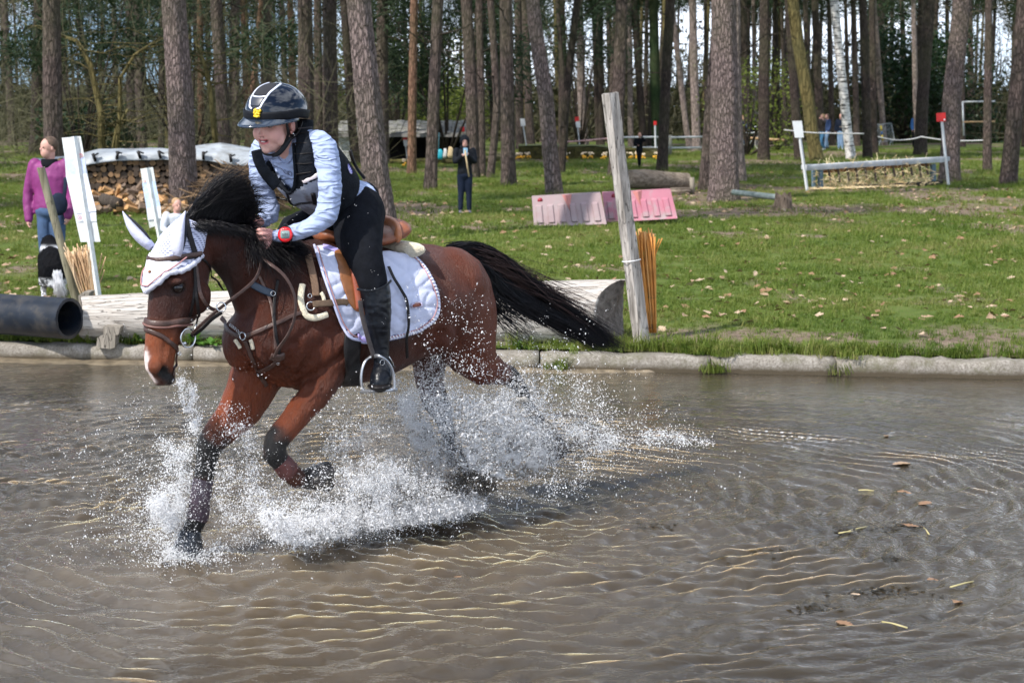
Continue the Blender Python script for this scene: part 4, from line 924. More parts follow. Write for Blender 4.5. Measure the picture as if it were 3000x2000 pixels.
# hair strands
def hair(guides, n, rad, seed, spread, name, mat, parent, tipspread=None, segs=10, keep=(.7, 1.0)):
    """guides: curves of 3D points; a strand blends two neighbouring guides"""
    rg = np.random.default_rng(seed); G_ = []
    for g in guides:
        g = np.array([p[:] for p in g]); t_ = np.linspace(0, 1, len(g)); u = np.linspace(0, 1, segs + 1)
        # smooth resample
        u2 = u; a = np.stack([np.interp(u2, t_, g[:, k]) for k in range(3)], 1)
        for _ in range(2): a[1:-1] = (a[:-2] + 2*a[1:-1] + a[2:]) / 4
        G_.append(a)
    G_ = np.array(G_); k = rg.uniform(0, len(G_) - 1.001, n) if len(G_) > 1 else np.zeros(n); i = k.astype(int); fr = (k - i)[:, None, None]
    i2 = np.minimum(i + 1, len(G_) - 1); S = G_[i] * (1 - fr) + G_[i2] * fr; u = np.linspace(0, 1, segs + 1)[None, :, None]
    ln = rg.uniform(keep[0], keep[1], n)[:, None, None]
    off0 = rg.normal(0, 1, (n, 1, 3)) * spread; off1 = rg.normal(0, 1, (n, 1, 3)) * (tipspread or spread)
    clump = np.array([(rg.normal(0, 1, 3)) for _ in range(40)])[rg.integers(0, 40, n)][:, None, :] * (tipspread or spread) * 1.1
    # shorten along the guide
    idx = (u * ln)[:, :, 0] * segs; i0 = np.floor(idx).astype(int).clip(0, segs - 1); fq = (idx - i0)[:, :, None]; ar = np.arange(n)[:, None]
    S = S[ar, i0] * (1 - fq) + S[ar, i0 + 1] * fq
    S = S + off0 * (1 - u) + (off1 * .6 + clump) * u ** 1.3 + np.sin(u * rg.uniform(3, 8, (n, 1, 1)) + rg.uniform(0, 6, (n, 1, 1))) * (tipspread or spread) * .22 * rg.normal(0, 1, (n, 1, 3))
    T_ = np.gradient(S, axis=1); T_ /= np.linalg.norm(T_, axis=2, keepdims=True) + 1e-9
    A = np.cross(T_, np.array([.2, .9, .3])); A /= np.linalg.norm(A, axis=2, keepdims=True) + 1e-9; B = np.cross(T_, A)
    w = rad * (1 - .8 * u ** 2) * rg.uniform(.6, 1.3, (n, 1, 1)); R_ = [A * w, (-.5 * A + .87 * B) * w, (-.5 * A - .87 * B) * w]
    V = np.stack([S + r for r in R_], 2).reshape(-1, 3); m = segs + 1
    b = (np.arange(n)[:, None, None] * m * 3 + np.arange(segs)[None, :, None] * 3); q = []
    for j in range(3): j2 = (j + 1) % 3; q.append(np.stack([b + j, b + j2, b + j2 + 3, b + j + 3], -1).reshape(-1, 4))
    o = link(name, me_np(name, V, np.concatenate(q)), mat, parent); return o
# mane: blown upwards along the crest, then falling forward of the withers
crest = [(545, 648), (575, 640), (620, 640), (670, 650), (720, 664), (770, 680), (820, 695), (875, 708)]
tips = [[(562, 615), (600, 570), (645, 530), (690, 508)], [(600, 592), (645, 555), (690, 524), (725, 520)], [(645, 602), (690, 566), (725, 545), (748, 556)], [(680, 625), (715, 596), (740, 584), (756, 598)],
        [(712, 650), (728, 632), (742, 622), (752, 632)], [(742, 690), (738, 710), (744, 738), (756, 765)], [(795, 712), (790, 735), (796, 755), (812, 778)], [(862, 725), (862, 745), (875, 760), (895, 770)]]
gd = [[hp(*crest[i], 0)] + [hp(*q, min(.075, .02 + .025 * k) if i < 5 else min(.15 + .02 * (i - 5), .05 + .045 * k)) for k, q in enumerate(tips[i])] for i in range(8)]
mane = hair(gd, 3400, .0014, 4, .009, 'mane', hair_m, horse, .026)
mane2 = hair([[hp(*crest[i], .01), hp(crest[i][0] + 10, crest[i][1] + 12, .05), hp(crest[i][0] + 30, crest[i][1] + 24, .075), hp(crest[i][0] + 70, crest[i][1] + 30 + 6 * i, .085 + .008 * i)] for i in range(8)], 1300, .0018, 5, .006, 'mane', hair_m, horse, .014)
# tail
def tg(pts, l=0.0): return [hp(x, y, l) for x, y in pts]
tail_g = [tg([(1318, 730), (1375, 712), (1432, 722), (1490, 765), (1552, 828), (1640, 885), (1740, 945), (1840, 1020)], .03),
          tg([(1320, 735), (1385, 730), (1440, 760), (1500, 820), (1570, 875), (1650, 925), (1740, 985), (1830, 1030)], -.03),
          tg([(1325, 740), (1400, 765), (1440, 812), (1490, 875), (1560, 915), (1640, 945), (1710, 985), (1770, 1025)], .03),
          tg([(1330, 745), (1402, 778), (1436, 830), (1480, 878), (1545, 908), (1610, 938), (1690, 985), (1760, 1012)], 0)]
hair(tail_g, 4200, .0018, 6, .011, 'tail', hair_m, horse, .017, 12, (.6, 1.0))
hair([tg([(1410, 810), (1430, 870), (1465, 920), (1520, 945), (1555, 980), (1560, 1015)], 0), tg([(1415, 800), (1440, 860), (1480, 905), (1530, 930), (1562, 960), (1568, 1000)], .05), tg([(1405, 800), (1420, 870), (1445, 930), (1490, 985), (1540, 1010), (1590, 1020)], 0)], 150, .0016, 7, .02, 'tail', hair_m, horse, .03, 12, (.6, 1))
hair([tg([(1380, 726), (1460, 745), (1530, 800), (1600, 850), (1680, 880), (1760, 925)], .04), tg([(1500, 830), (1560, 862), (1640, 880), (1710, 905), (1790, 975), (1840, 1030)], 0)], 160, .0013, 8, .02, 'tail', plain('rusty_tail_hair', (.05, .026, .022), .45, .3, 20), horse, .05, 12, (.6, 1))

# ---- ear bonnet
knit = NT('white_crochet'); kx = knit.n.new('ShaderNodeSeparateXYZ'); knit.l(knit.mapping((1, 1, 1), rot=(0, 0, -PSI)), kx.inputs[0])
ku = knit.math('ADD', kx.outputs[1], knit.math('MULTIPLY', kx.outputs[0], .35)); kv = knit.math('MULTIPLY', knit.math('SINE', knit.math('MULTIPLY', knit.math('ADD', ku, kx.outputs[2]), 330.0)), knit.math('SINE', knit.math('MULTIPLY', knit.math('SUBTRACT', ku, kx.outputs[2]), 330.0)))
knit.set(base=knit.mix(knit.ramp(kv, [(.10, 0.0), (.55, .9)]), (.56, .58, .72), (.11, .12, .22)), rough=.9, spec=.2); knit.bump(kv, -.6, .006)
bonnet = root('ear_bonnet', hp(480, 700, 0), 'white crochet ear bonnet with pink piping on the horse head', 'ear bonnet')
hs_ = [((hp(q[0], q[1]) + hp(q[2], q[3])) / 2, q[4], (hp(q[0], q[1]) - hp(q[2], q[3])) / 2) for q in HEAD]
def hsurf(t, th, off):
    """t 0 poll .. 9 lip; th angle from the front of the face, positive towards the left"""
    t = max(0, min(len(hs_) - 1.001, t)); i = int(t); f = t - i; c = hs_[i][0].lerp(hs_[i+1][0], f); w = hs_[i][1] * (1-f) + hs_[i+1][1] * f; b = hs_[i][2].lerp(hs_[i+1][2], f)
    d = HL * math.sin(th) * (w + off) + b.normalized() * math.cos(th) * (b.length + off); return c + d
def wid(t):      # half angle covered by the bonnet
    if t < .25: return R(100)
    return R(102) * max(0.0, 1 - ((t - .25) / 3.33) ** 1.65) ** .85
mb = MB(); nt_, nh_ = 30, 28; tt = list(np.linspace(-.15, 3.58, nt_))
def bp(t, u, off=.010):
    th = wid(t) * u; p = hsurf(max(t, 0), th, off + .006)
    if t < 0: p = p + (hs_[0][0] - hs_[1][0]).normalized() * (-t) * .3
    h = BV.find_nearest(p)
    if h[0] is not None and (p - h[0]).length < .05:
        n = h[1]; p = h[0] + n * (off + .012 * max(0, min(1, (t - 1.2) / 1.4)))
    return p
vs = [bp(t, u) for t in tt for u in np.linspace(-1, 1, nh_)]
mb.add(vs, [(i*nh_ + j, i*nh_ + j + 1, (i+1)*nh_ + j + 1, (i+1)*nh_ + j) for i in range(nt_-1) for j in range(nh_-1)])
o = mb.build('cap', knit.m, bonnet, True, True); sm = o.modifiers.new('t', 'SOLIDIFY'); sm.thickness = .006; sm.offset = 0
# smooth satin panel low on the forehead
mb = MB(); t2 = list(np.linspace(1.85, 3.38, 14)); vs = [bp(t, u * (.86 if t > 1.8 else .8), .017) for t in t2 for u in np.linspace(-1, 1, 17)]
mb.add(vs, [(i*17 + j, i*17 + j + 1, (i+1)*17 + j + 1, (i+1)*17 + j) for i in range(13) for j in range(16)]); mb.build('forehead_panel', white_c, bonnet)
rim = [bp(t, 1, .012) for t in np.linspace(.9, 3.57, 26)] + [bp(t, -1, .012) for t in np.linspace(3.57, .9, 26)]
mb = MB(); mb.tube(rim, [.014 + .0025 * math.sin(i * 2.3) for i in range(len(rim))], 8); mb.build('edge_trim', plain('white_fleece_trim', (.66, .67, .78), .95, .08, 120, .8, 300), bonnet)
pip = [bp(t, .80, .027) for t in np.linspace(1.5, 3.36, 22)] + [bp(t, -.80, .027) for t in np.linspace(3.36, 1.5, 22)]
mb = MB(); mb.tube(pip, .0032, 6); mb.build('piping', plain('rose_piping', (.42, .20, .20), .6), bonnet)
q, n = onb(438, 796, .024); mb = MB(); a, b = basis(n); mb.loft([(q, a*.008, b*.007), (q + n*.004, a*.007, b*.006)], 10); mb.build('badge', plain('copper', (.55, .22, .10), .35, metal=.7), bonnet)
def ear(base, tip, wx, l0, l1, seed, open_dir):
    B0, T0 = hp(*base, l0), hp(*tip, l1); ax = T0 - B0; L = ax.length; a, b = basis(ax, open_dir); out = MB(); inn = MB(); prof = [(-.12, .8), (.05, 1), (.25, 1.06), (.45, .95), (.65, .72), (.82, .42), (.94, .2), (1, .05)]
    secs = []
    for q, w in prof: secs.append((B0 + ax * q + b * (-.012 * math.sin(q * 3)), a * wx * w, b * wx * .62 * w))
    out.loft(secs, 16); out.build('ear_cover', plain('white_jersey', (.52, .53, .66), .85, .06, 14, .4, 40), bonnet)
    inn.loft([(B0 + ax * q + b * (wx * .50 * w - .003), a * wx * .62 * w, b * wx * .18 * w) for q, w in prof[1:-1]], 12); inn.build('ear_lining', plain('navy_lining', (.010, .012, .022), .8), bonnet)
ear((517, 735), (544, 618), .041, .075, .085, 1, HF * -1.0 + HL * .12)
ear((434, 716), (360, 618), .040, -.075, -.16, 2, UP * .5 + HF * -.3 + Vector((.6, 0, 0)))

# ================================================================== TACK
from mathutils.geometry import delaunay_2d_cdt
def inpoly(P, poly):
    x, y = P[:, 0], P[:, 1]; r = np.zeros(len(P), bool); n = len(poly)
    for i in range(n):
        (x0, y0), (x1, y1) = poly[i], poly[(i+1) % n]
        if y0 == y1: continue
        c = ((y0 > y) != (y1 > y)) & (x < (x1 - x0) * (y - y0) / (y1 - y0) + x0); r ^= c
    return r
def sp2(pts, n=5, closed=False): return [(p.x, p.y) for p in spline([(a, b, 0) for a, b in pts], n, closed)]
def drape(name, poly, mat, parent, off=.012, thick=.006, step=7, lift=None, bv=None, l=.26, smooth=2, curve=4, closedspl=True, mirror=False):
    """a sheet with real thickness laid on the body inside an outline"""
    pl = sp2(poly, curve, True) if closedspl else list(poly); xs = [p[0] for p in pl]; ys = [p[1] for p in pl]
    gx = np.arange(min(xs), max(xs), step); gy = np.arange(min(ys), max(ys), step); X, Y = np.meshgrid(gx, gy); P = np.stack([X.ravel(), Y.ravel()], 1)
    P = P + RNG.uniform(-.1, .1, P.shape) * step; P = P[inpoly(P, pl)]
    A = np.array(pl); d = np.sqrt(((P[:, None] - A[None]) ** 2).sum(2)).min(1); P = P[d > step * .55]
    vs = [Vector(p) for p in pl] + [Vector(p) for p in P]
    r = delaunay_2d_cdt(vs, [], [list(range(len(pl)))], 1, 1e-4); V2, F2 = r[0], r[2]
    pos = []; nor = []
    for v in V2:
        p, n = onb(v.x, v.y, 0, l, bv); pos.append(p); nor.append(n)
    nb = [set() for _ in V2]
    for f in F2:
        for i in range(len(f)): nb[f[i]].add(f[i-1]); nb[f[i-1]].add(f[i])
    for _ in range(smooth): pos = [p * .5 + sum((pos[j] for j in nb[i]), Vector()) / len(nb[i]) * .5 if nb[i] else p for i, p in enumerate(pos)]; nor = [(n + sum((nor[j] for j in nb[i]), Vector())).normalized() for i, n in enumerate(nor)]
    if lift: pos = [p + n * lift(v.x, v.y) for p, n, v in zip(pos, nor, V2)]
    top = [p + n * (off + thick) for p, n in zip(pos, nor)]; bot = [p + n * off for p, n in zip(pos, nor)]; k = len(top)
    cnt = {}
    for f in F2:
        for i in range(len(f)): e = (f[i], f[(i+1) % len(f)]); cnt[e] = 1
    F = [tuple(f) for f in F2] + [tuple(i + k for i in reversed(f)) for f in F2] + [(a, a + k, b + k, b) for (a, b) in cnt if (b, a) not in cnt]
    mb = MB(); mb.add(top + bot, F); o = mb.build(name, mat, parent)
    if mirror:
        mb = MB(); mb.add([p - HL * (2 * (p - HW).dot(HL)) for p in top + bot], F); mb.build(name, mat, parent)
    return o
def strap(name, pts, mat, parent, width=.016, thick=.004, off=.004, bv=None, l=.2, on=True, n=6, roundness=None):
    """a strap that follows the body; pts (px,py) or (px,py,l) for free stretches"""
    Q = spline([(p[0], p[1], p[2] if len(p) > 2 else -9) for p in pts], n); C = []; N = []
    B_ = bv or BV; hit = []
    for i, q in enumerate(Q):
        h = B_.ray_cast(CO, ray(q.x, q.y).normalized()); hit.append(h[3] if h[0] is not None else None)
    for i, q in enumerate(Q):
        src = pts[min(int(round(i / n)), len(pts) - 1)]
        if len(src) > 2: p = hp(q.x, q.y, src[2] if q.z < -1 else q.z); nn = HL.copy()
        elif hit[i] is None and any(h is not None for h in hit):
            j = min((j for j in range(len(hit)) if hit[j] is not None), key=lambda j: abs(j - i)); d_ = ray(q.x, q.y).normalized(); p = CO + d_ * (hit[j] + .004 * abs(i - j)); f_ = B_.find_nearest(p); nn = f_[1]
            if (p - f_[0]).length < .03: p = f_[0] + nn * off
        else: p, nn = onb(q.x, q.y, off, l, bv)
        C.append(p); N.append(nn)
    for _ in range(3): C = [C[0]] + [(C[i-1] + C[i]*2 + C[i+1]) / 4 for i in range(1, len(C)-1)] + [C[-1]]; N = [N[0]] + [(N[i-1] + N[i] + N[i+1]).normalized() for i in range(1, len(N)-1)] + [N[-1]]
    secs = []
    for i in range(len(C)):
        T_ = (C[min(i+1, len(C)-1)] - C[max(i-1, 0)]).normalized(); a = T_.cross(N[i]).normalized(); b = a.cross(T_).normalized()
        secs.append((C[i], a * width/2, b * thick/2, roundness or .45))
    mb = MB(); mb.loft(secs, 10); return mb.build(name, mat, parent), C
def ring(mb, c, n, r, t, seg=22, sq=1.0, up=None):
    a, b = basis(n, up); pts = [c + a*r*math.cos(w)*sq + b*r*math.sin(w) for w in np.linspace(0, 2*math.pi, seg + 1)]; mb.tube(pts, t, 7, False)
# bridle
br = root('bridle', hp(520, 760, .1), 'dark brown leather bridle with padded noseband and ring bit', 'bridle')
strap('browband', [(430, 750), (440, 757), (462, 763), (490, 762), (515, 757), (545, 750), (570, 746), (582, 743)], brown_l, br, .021, .011, .022, roundness=.8)
strap('browband_lining', [(430, 758), (440, 765), (462, 771), (490, 770), (515, 765), (545, 758), (570, 753), (582, 750)], black_l, br, .010, .008, .020, roundness=.8)
strap('headpiece', [(545, 650), (551, 690), (560, 725), (570, 757)], black_l, br, .026, .006, .020)
strap('cheekpiece', [(570, 757), (575, 800), (581, 837), (588, 865), (602, 890), (618, 903), (640, 912)], brown_l, br, .017, .005, .007)
strap('cheekpiece', [(567, 757), (569, 800), (570, 850), (564, 895), (552, 932)], black_l, br, .012, .005, .006)
strap('cheekpiece', [(564, 765), (573, 850), (580, 900), (582, 930), (572, 962), (560, 980)], black_l, br, .014, .005, .010)
strap('throat_lash', [(578, 750), (600, 765), (620, 793), (632, 815), (641, 830), (654, 850)], black_l, br, .012, .004, .006)
strap('noseband', [(419, 938), (440, 947), (470, 949), (500, 947), (530, 941), (552, 936), (572, 930)], brown_l, br, .034, .016, .006, roundness=.85)
strap('noseband_edge', [(419, 946), (440, 956), (470, 959), (500, 957), (530, 951), (556, 946)], plain('pinkish_padding', (.16, .075, .06), .5), br, .010, .010, .014, roundness=.9)
strap('flash_strap', [(414, 957), (424, 964), (442, 970), (470, 982), (502, 1006), (528, 1032), (526, 1058), (516, 1085), (506, 1100)], brown_l, br, .021, .009, .006, roundness=.8)
mb = MB(); c = hp(551, 990, .085); ring(mb, c, HL, .042, .0042, 26, .9); mb.tube([hp(574, 948, .085), hp(571, 968, .085), hp(566, 985, .085)], [.004, .006, .004], 8); mb.tube([hp(545, 1006, .085), hp(528, 1005, .05), hp(515, 1004, 0), hp(515, 1004, -.06)], .008, 8)
mb.build('bit_ring', steel, br)
for (x, y) in ((570, 757), (556, 934), (526, 1036), (604, 900)): q, n = onb(x, y, .012); mb = MB(); ring(mb, q, n, .0075, .0018, 14); mb.build('buckle', steel, br)
# reins: bit -> martingale ring -> neck -> hands, and the loop that falls to the shoulder
rr_, RC = strap('rein', [(562, 978, .09), (585, 955, .12), (606, 935, .13), (648, 900, .15), (690, 868, .17), (743, 824, .17), (762, 785, .15), (766, 750, .12), (763, 730, .10), (768, 700, .095), (772, 668, .09)], brown_l, br, .016, .004)
strap('rein', [(560, 985, .08), (590, 965, .11), (620, 935, .13), (650, 915, .14)], black_l, br, .018, .006)
strap('rein', [(771, 667, .10), (775, 690, .11), (770, 722, .12), (762, 745, .12), (775, 760, .15), (798, 778, .19), (826, 800, .22), (850, 833, .24), (866, 880, .25), (862, 935, .25), (842, 984, .24), (814, 1022, .22), (803, 1048, .21)], brown_l, br, .016, .004)
strap('rein', [(735, 655, -.05), (742, 680, -.04), (752, 706, 0), (762, 740, .07)], black_l, br, .014, .004)
# martingale and breastplate
mg = root('breastplate', hp(716, 984, .05), 'brown leather breastplate with sheepskin pads and running martingale', 'breastplate')
mb = MB(); ring(mb, hp(648, 899, .16), (ray(648, 899) * -1).normalized(), .020, .0035, 22); mb.build('ring', steel, mg)
for (x, y, r__) in ((716, 984, .017), (909, 897, .019)): q, n = onb(x, y, .012); mb = MB(); ring(mb, q, n, r__, .0032, 20); mb.build('ring', steel, mg)
strap('neck_strap', [(648, 930), (655, 945), (671, 967), (690, 980), (708, 986)], brown_l, mg, .024, .007, .006, roundness=.7)
strap('shoulder_strap', [(724, 984), (745, 975), (796, 953), (826, 940), (854, 926), (880, 916), (903, 904)], brown_l, mg, .020, .006, .007, roundness=.7)
strap('girth_strap', [(914, 893), (940, 890), (965, 888), (1003, 884), (1014, 890)], plain('webbing_brown', (.12, .075, .045), .75, .2, 60, .3), mg, .030, .005, .022)
strap('point_strap', [(903, 751), (910, 780), (917, 810), (922, 840), (924, 868)], plain('elastic_brown', (.17, .10, .06), .8, .2, 60, .4), mg, .034, .006, .010)
strap('centre_strap', [(720, 998), (730, 1022), (740, 1050), (752, 1078), (765, 1103), (780, 1130)], brown_l, mg, .020, .006, .006)
strap('lower_strap', [(761, 1087), (785, 1075), (806, 1058), (818, 1046)], brown_l, mg, .024, .008, .008)
strap('yoke_strap', [(738, 833), (760, 845), (778, 853), (797, 860)], plain('navy_strap', (.02, .035, .06), .5), mg, .034, .008, .010)
strap('yoke_strap', [(758, 808), (775, 845), (792, 882), (800, 925), (805, 971), (806, 1025)], brown_l, mg, .015, .005, .008)
strap('martingale_strap', [(812, 820), (806, 860), (802, 925), (808, 980), (815, 1025), (812, 1045)], black_l, mg, .014, .005, .010)
strap('rein_stop', [(795, 1040), (812, 1045), (827, 1040)], brown_l, mg, .040, .018, .010, roundness=.8)
for k, (pts_) in enumerate(([(886, 835), (882, 855), (880, 880), (886, 905), (896, 925), (915, 931), (935, 928), (957, 920)], [(938, 858), (944, 866), (948, 880)], [(692, 993), (700, 1004), (708, 1018)], [(737, 993), (742, 1005), (745, 1020)])):
    strap('fleece_pad', pts_, fleece, mg, .030 if k == 0 else .018, .018, .008, roundness=.9)
mb = MB()
for i_, (x, y) in enumerate(((684, 952), (690, 957), (696, 962), (702, 968), (707, 974))): q, n = onb(x, y, .016, .1); ring(mb, q, n, .006, .0016, 10)
o = mb.build('chain', steel, mg); o['kind'] = 'stuff'
for (x, y, s) in ((797, 860, .011), (812, 1056, .008), (905, 868, .009), (765, 1093, .008)): q, n = onb(x, y, .018); mb = MB(); ring(mb, q, n, s, .0018, 14); mb.build('buckle', steel, mg)

# saddle pad
pad = root('saddle_pad', hp(1100, 860, .28), 'white quilted saddle pad with striped rope edge and small brown badge', 'saddle pad')
PADP = [(919, 728), (930, 765), (942, 803), (955, 843), (969, 883), (983, 922), (998, 958), (1012, 984), (1024, 994), (1040, 997), (1080, 999), (1141, 988), (1183, 979), (1215, 968), (1243, 953), (1265, 935), (1276, 908), (1276, 868), (1263, 830), (1237, 787), (1208, 756), (1165, 748), (1100, 742), (1040, 738), (975, 732)]
def quilt(x, y):
    a = (x * .030 + .55 * math.sin(y * .045)); b = (y * .034 + .6 * math.sin(x * .036)); q = abs(math.sin(a * math.pi * .62 + b * 1.1)) ** .5 * abs(math.sin(b * math.pi * .6 - a * .8)) ** .5; return .010 * min(1, q * 1.25)
quiltm = plain('quilted_cotton', (.52, .55, .70), .8, .05, 20, .2, 200, sheen=.3)
drape('quilted_panel', PADP, quiltm, pad, .006, .008, 4.2, quilt, mirror=True, smooth=2)
edge_px = sp2(PADP[:21], 6); inner = [(p[0] + (1090 - p[0]) * .045, p[1] + (860 - p[1]) * .045) for p in edge_px]
Q = [onb(x, y, .020, .27)[0] for x, y in edge_px if True]
for _ in range(4): Q = [Q[0]] + [(Q[i-1] + Q[i]*2 + Q[i+1]) / 4 for i in range(1, len(Q)-1)] + [Q[-1]]
mb = MB(); mb.tube(Q, .0065, 8); mb.build('binding', plain('lilac_binding', (.50, .52, .72), .6), pad)
QI = [onb(x, y, .026, .27)[0] for x, y in inner]
for _ in range(4): QI = [QI[0]] + [(QI[i-1] + QI[i]*2 + QI[i+1]) / 4 for i in range(1, len(QI)-1)] + [QI[-1]]
mb = MB(); mb.tube(QI, .0030, 6); mb.build('piping', plain('rose_gold_piping', (.42, .22, .22), .5), pad)
mb = MB(); L_ = [0]
for i in range(1, len(Q)): L_.append(L_[-1] + (Q[i] - Q[i-1]).length)
start = L_[11 * 6 - 6]; s_ = start; k0 = 0
while s_ < L_[-1] - .01:
    i = np.searchsorted(L_, s_); i = min(max(i, 1), len(Q) - 1); f = (s_ - L_[i-1]) / max(1e-6, L_[i] - L_[i-1]); p = Q[i-1].lerp(Q[i], f); T_ = (Q[i] - Q[i-1]).normalized(); j = min(i, len(QI) - 1); inn_ = (QI[j] - Q[i]).normalized()
    mb.tube([p + inn_ * .018, p + inn_ * .004 + HL * .004, p - inn_ * .012], [.0045, .0055, .004], 6); s_ += .0175
mb.build('rope_edge', plain('rope_white', (.80, .80, .90), .8), pad)
mb = MB(); 
for i in range(len(Q)-1):
    if L_[i] >= start: pass
base_ = [Q[i].lerp(QI[min(i, len(QI)-1)], .35) - HL * .004 for i in range(len(Q)) if L_[i] >= start]
mb.tube(base_, [(.014, .004)] * len(base_), 8, up=HL); mb.build('rope_ground', plain('navy_ground', (.05, .06, .14), .8), pad)
drape('badge', [(1190, 890), (1231, 884), (1232, 899), (1192, 905)], plain('badge_brown', (.28, .085, .05), .45, .1, 5), pad, .030, .004, 6, None, closedspl=False)
drape('badge_rim', [(1186, 888), (1234, 880), (1236, 901), (1190, 909)], plain('badge_rim', (.55, .50, .66), .6), pad, .026, .003, 6, None, closedspl=False)
drape('badge_stripe', [(1190, 889), (1231, 883), (1231, 888), (1190, 895)], plain('badge_stripe', (.72, .50, .42), .5), pad, .0335, .002, 6, None, closedspl=False)
strap('billet_loop', [(943, 733), (960, 736), (980, 744), (996, 760)], plain('lilac_web', (.42, .36, .72), .6), pad, .030, .005, .026)
strap('billet_loop', [(1036, 988), (1052, 990), (1070, 990)], plain('lilac_web2', (.42, .36, .72), .6), pad, .026, .005, .026)

# saddle
sd = root('saddle', hp(1060, 720, 0), 'tan leather jumping saddle under the rider with raised cantle', 'saddle')
drape('sweat_flap', [(972, 745), (980, 775), (986, 810), (996, 850), (1014, 890), (1040, 915), (1060, 900), (1070, 810), (1060, 750), (1010, 740)], plain('orange_leather', (.26, .10, .035), .45, .3, 12, .3), sd, .024, .006, 7)
drape('flap', [(988, 735), (1002, 750), (1016, 776), (1029, 820), (1040, 868), (1047, 912), (1062, 925), (1090, 900), (1105, 820), (1100, 760), (1050, 738)], tan_l, sd, .036, .008, 7, mirror=True)
strap('knee_roll', [(984, 722), (997, 738), (1011, 762), (1024, 805), (1034, 852), (1043, 905)], plain('red_brown_leather', (.27, .07, .035), .3, .3, 10, .2), sd, .034, .022, .040, roundness=.9)
mb = MB(); 
def sec(px, py, w, h, tilt=0): c = hp(px, py, 0); return (c, HL * w, UP * h)
mb.loft([sec(930, 690, .03, .02), sec(940, 688, .07, .035), sec(985, 700, .10, .03), sec(1040, 712, .12, .03), sec(1095, 700, .15, .035), sec(1135, 675, .17, .05), sec(1150, 668, .15, .05), sec(1156, 670, .08, .03)], 20); mb.build('seat', tan_l, sd)
mb = MB(); C = []
for w in np.linspace(-1.15, 1.15, 15):
    p = hp(1098, 692, 0) + HL * .175 * math.sin(w) + HF * (-.085 * math.cos(w) + .02); C.append((p, w))
for (p, w) in C: pass
secs = [(p + UP * (.045 * math.cos(w) - .01), (HL * math.sin(w) + HF * -math.cos(w)) * .020, UP * (.052 * max(.25, math.cos(w)) + .012)) for p, w in C]; mb.loft(secs, 14); mb.build('cantle', plain('cantle_leather', (.50, .19, .085), .33, .2, 9, .2), sd)
mb = MB(); sh = [(p + UP * -.060 - HF * .055 + HL * .02, (HL * math.sin(w) + HF * -math.cos(w)) * .080, UP * .036) for p, w in C]; mb.loft(sh, 14)
o = mb.build('half_pad', fleece, sd)
# stirrup, leather and girth
strap('stirrup_leather', [(1055, 880, .34), (1060, 920, .35), (1070, 960, .36), (1081, 1000, .365), (1096, 1046, .365)], plain('dark_webbing', (.05, .038, .035), .6, .3, 50, .3), sd, .026, .005)
strap('loose_strap', [(1128, 795), (1140, 822), (1158, 850), (1175, 876), (1181, 905), (1180, 944), (1175, 985), (1178, 1022), (1180, 1034)], black_l, sd, .016, .005, .040, l=.3)
strap('girth', [(1035, 940), (1030, 990), (1028, 1040), (1030, 1090), (1030, 1122)], black_l, sd, .10, .014, .010)
st = root('stirrup', hp(1105, 1050, .36), 'grey metal stirrup iron around the black riding boot', 'stirrup')
mb = MB(); pr = [(1087, 1045), (1070, 1058), (1061, 1080), (1058, 1105), (1060, 1130), (1066, 1146)]; pl_ = [(1110, 1043), (1130, 1054), (1145, 1075), (1153, 1100), (1155, 1125), (1154, 1142)]
al_ = plain('brushed_aluminium', (.50, .52, .56), .35, .1, 20, metal=.8)
A_ = [hp(x, y, .30) for x, y in pr]; B_ = [hp(x, y, .42) for x, y in pl_]; A_ = [hp(1098, 1043, .36)] + [p for p in A_]; B_ = [hp(1098, 1043, .36)] + B_
mb.tube(spline(A_, 4), [(.0085, .006)] * (len(A_)*4-3), 8, up=HF); mb.tube(spline(B_, 4), [(.0085, .006)] * (len(B_)*4-3), 8, up=HF); mb.build('iron', al_, st)
mb = MB(); c_ = (A_[-1] + B_[-1]) / 2; lr = (B_[-1] - A_[-1]); mb.loft([(A_[-1], HF*.024, UP*.009, .6), (B_[-1], HF*.024, UP*.009, .6)], 12); mb.build('tread', al_, st)

# ================================================================== THE RIDER
rd = root('person', hp(1060, 700, .1), 'rider in black helmet, light blue shirt and body protector crouched over the horse', 'person')
def rl(mb, L, n=18, flat=1.0):
    pts = [hp(q[0], q[1], q[2]) for q in L]; rad = [q[3] / (FPX / (p.y)) for q, p in zip(L, pts)]
    k = 3; P3 = spline(pts, k); R3 = [r.x for r in spline([(r, 0, 0) for r in rad], k)]; mb.tube(P3, R3, n, True, round_cap=True); return P3
def folds(me, amp, sc_, seed, stretch=(1, 1, 1)):
    c = coords(me).astype(float); n = normals(me).astype(float); h = np.abs(fbm(c[:, 0]*sc_*stretch[0], c[:, 1]*sc_*stretch[1], c[:, 2]*sc_*stretch[2], 3, seed) - .5) * 2
    c += n * ((h - .3) * amp)[:, None]; set_coords(me, c)
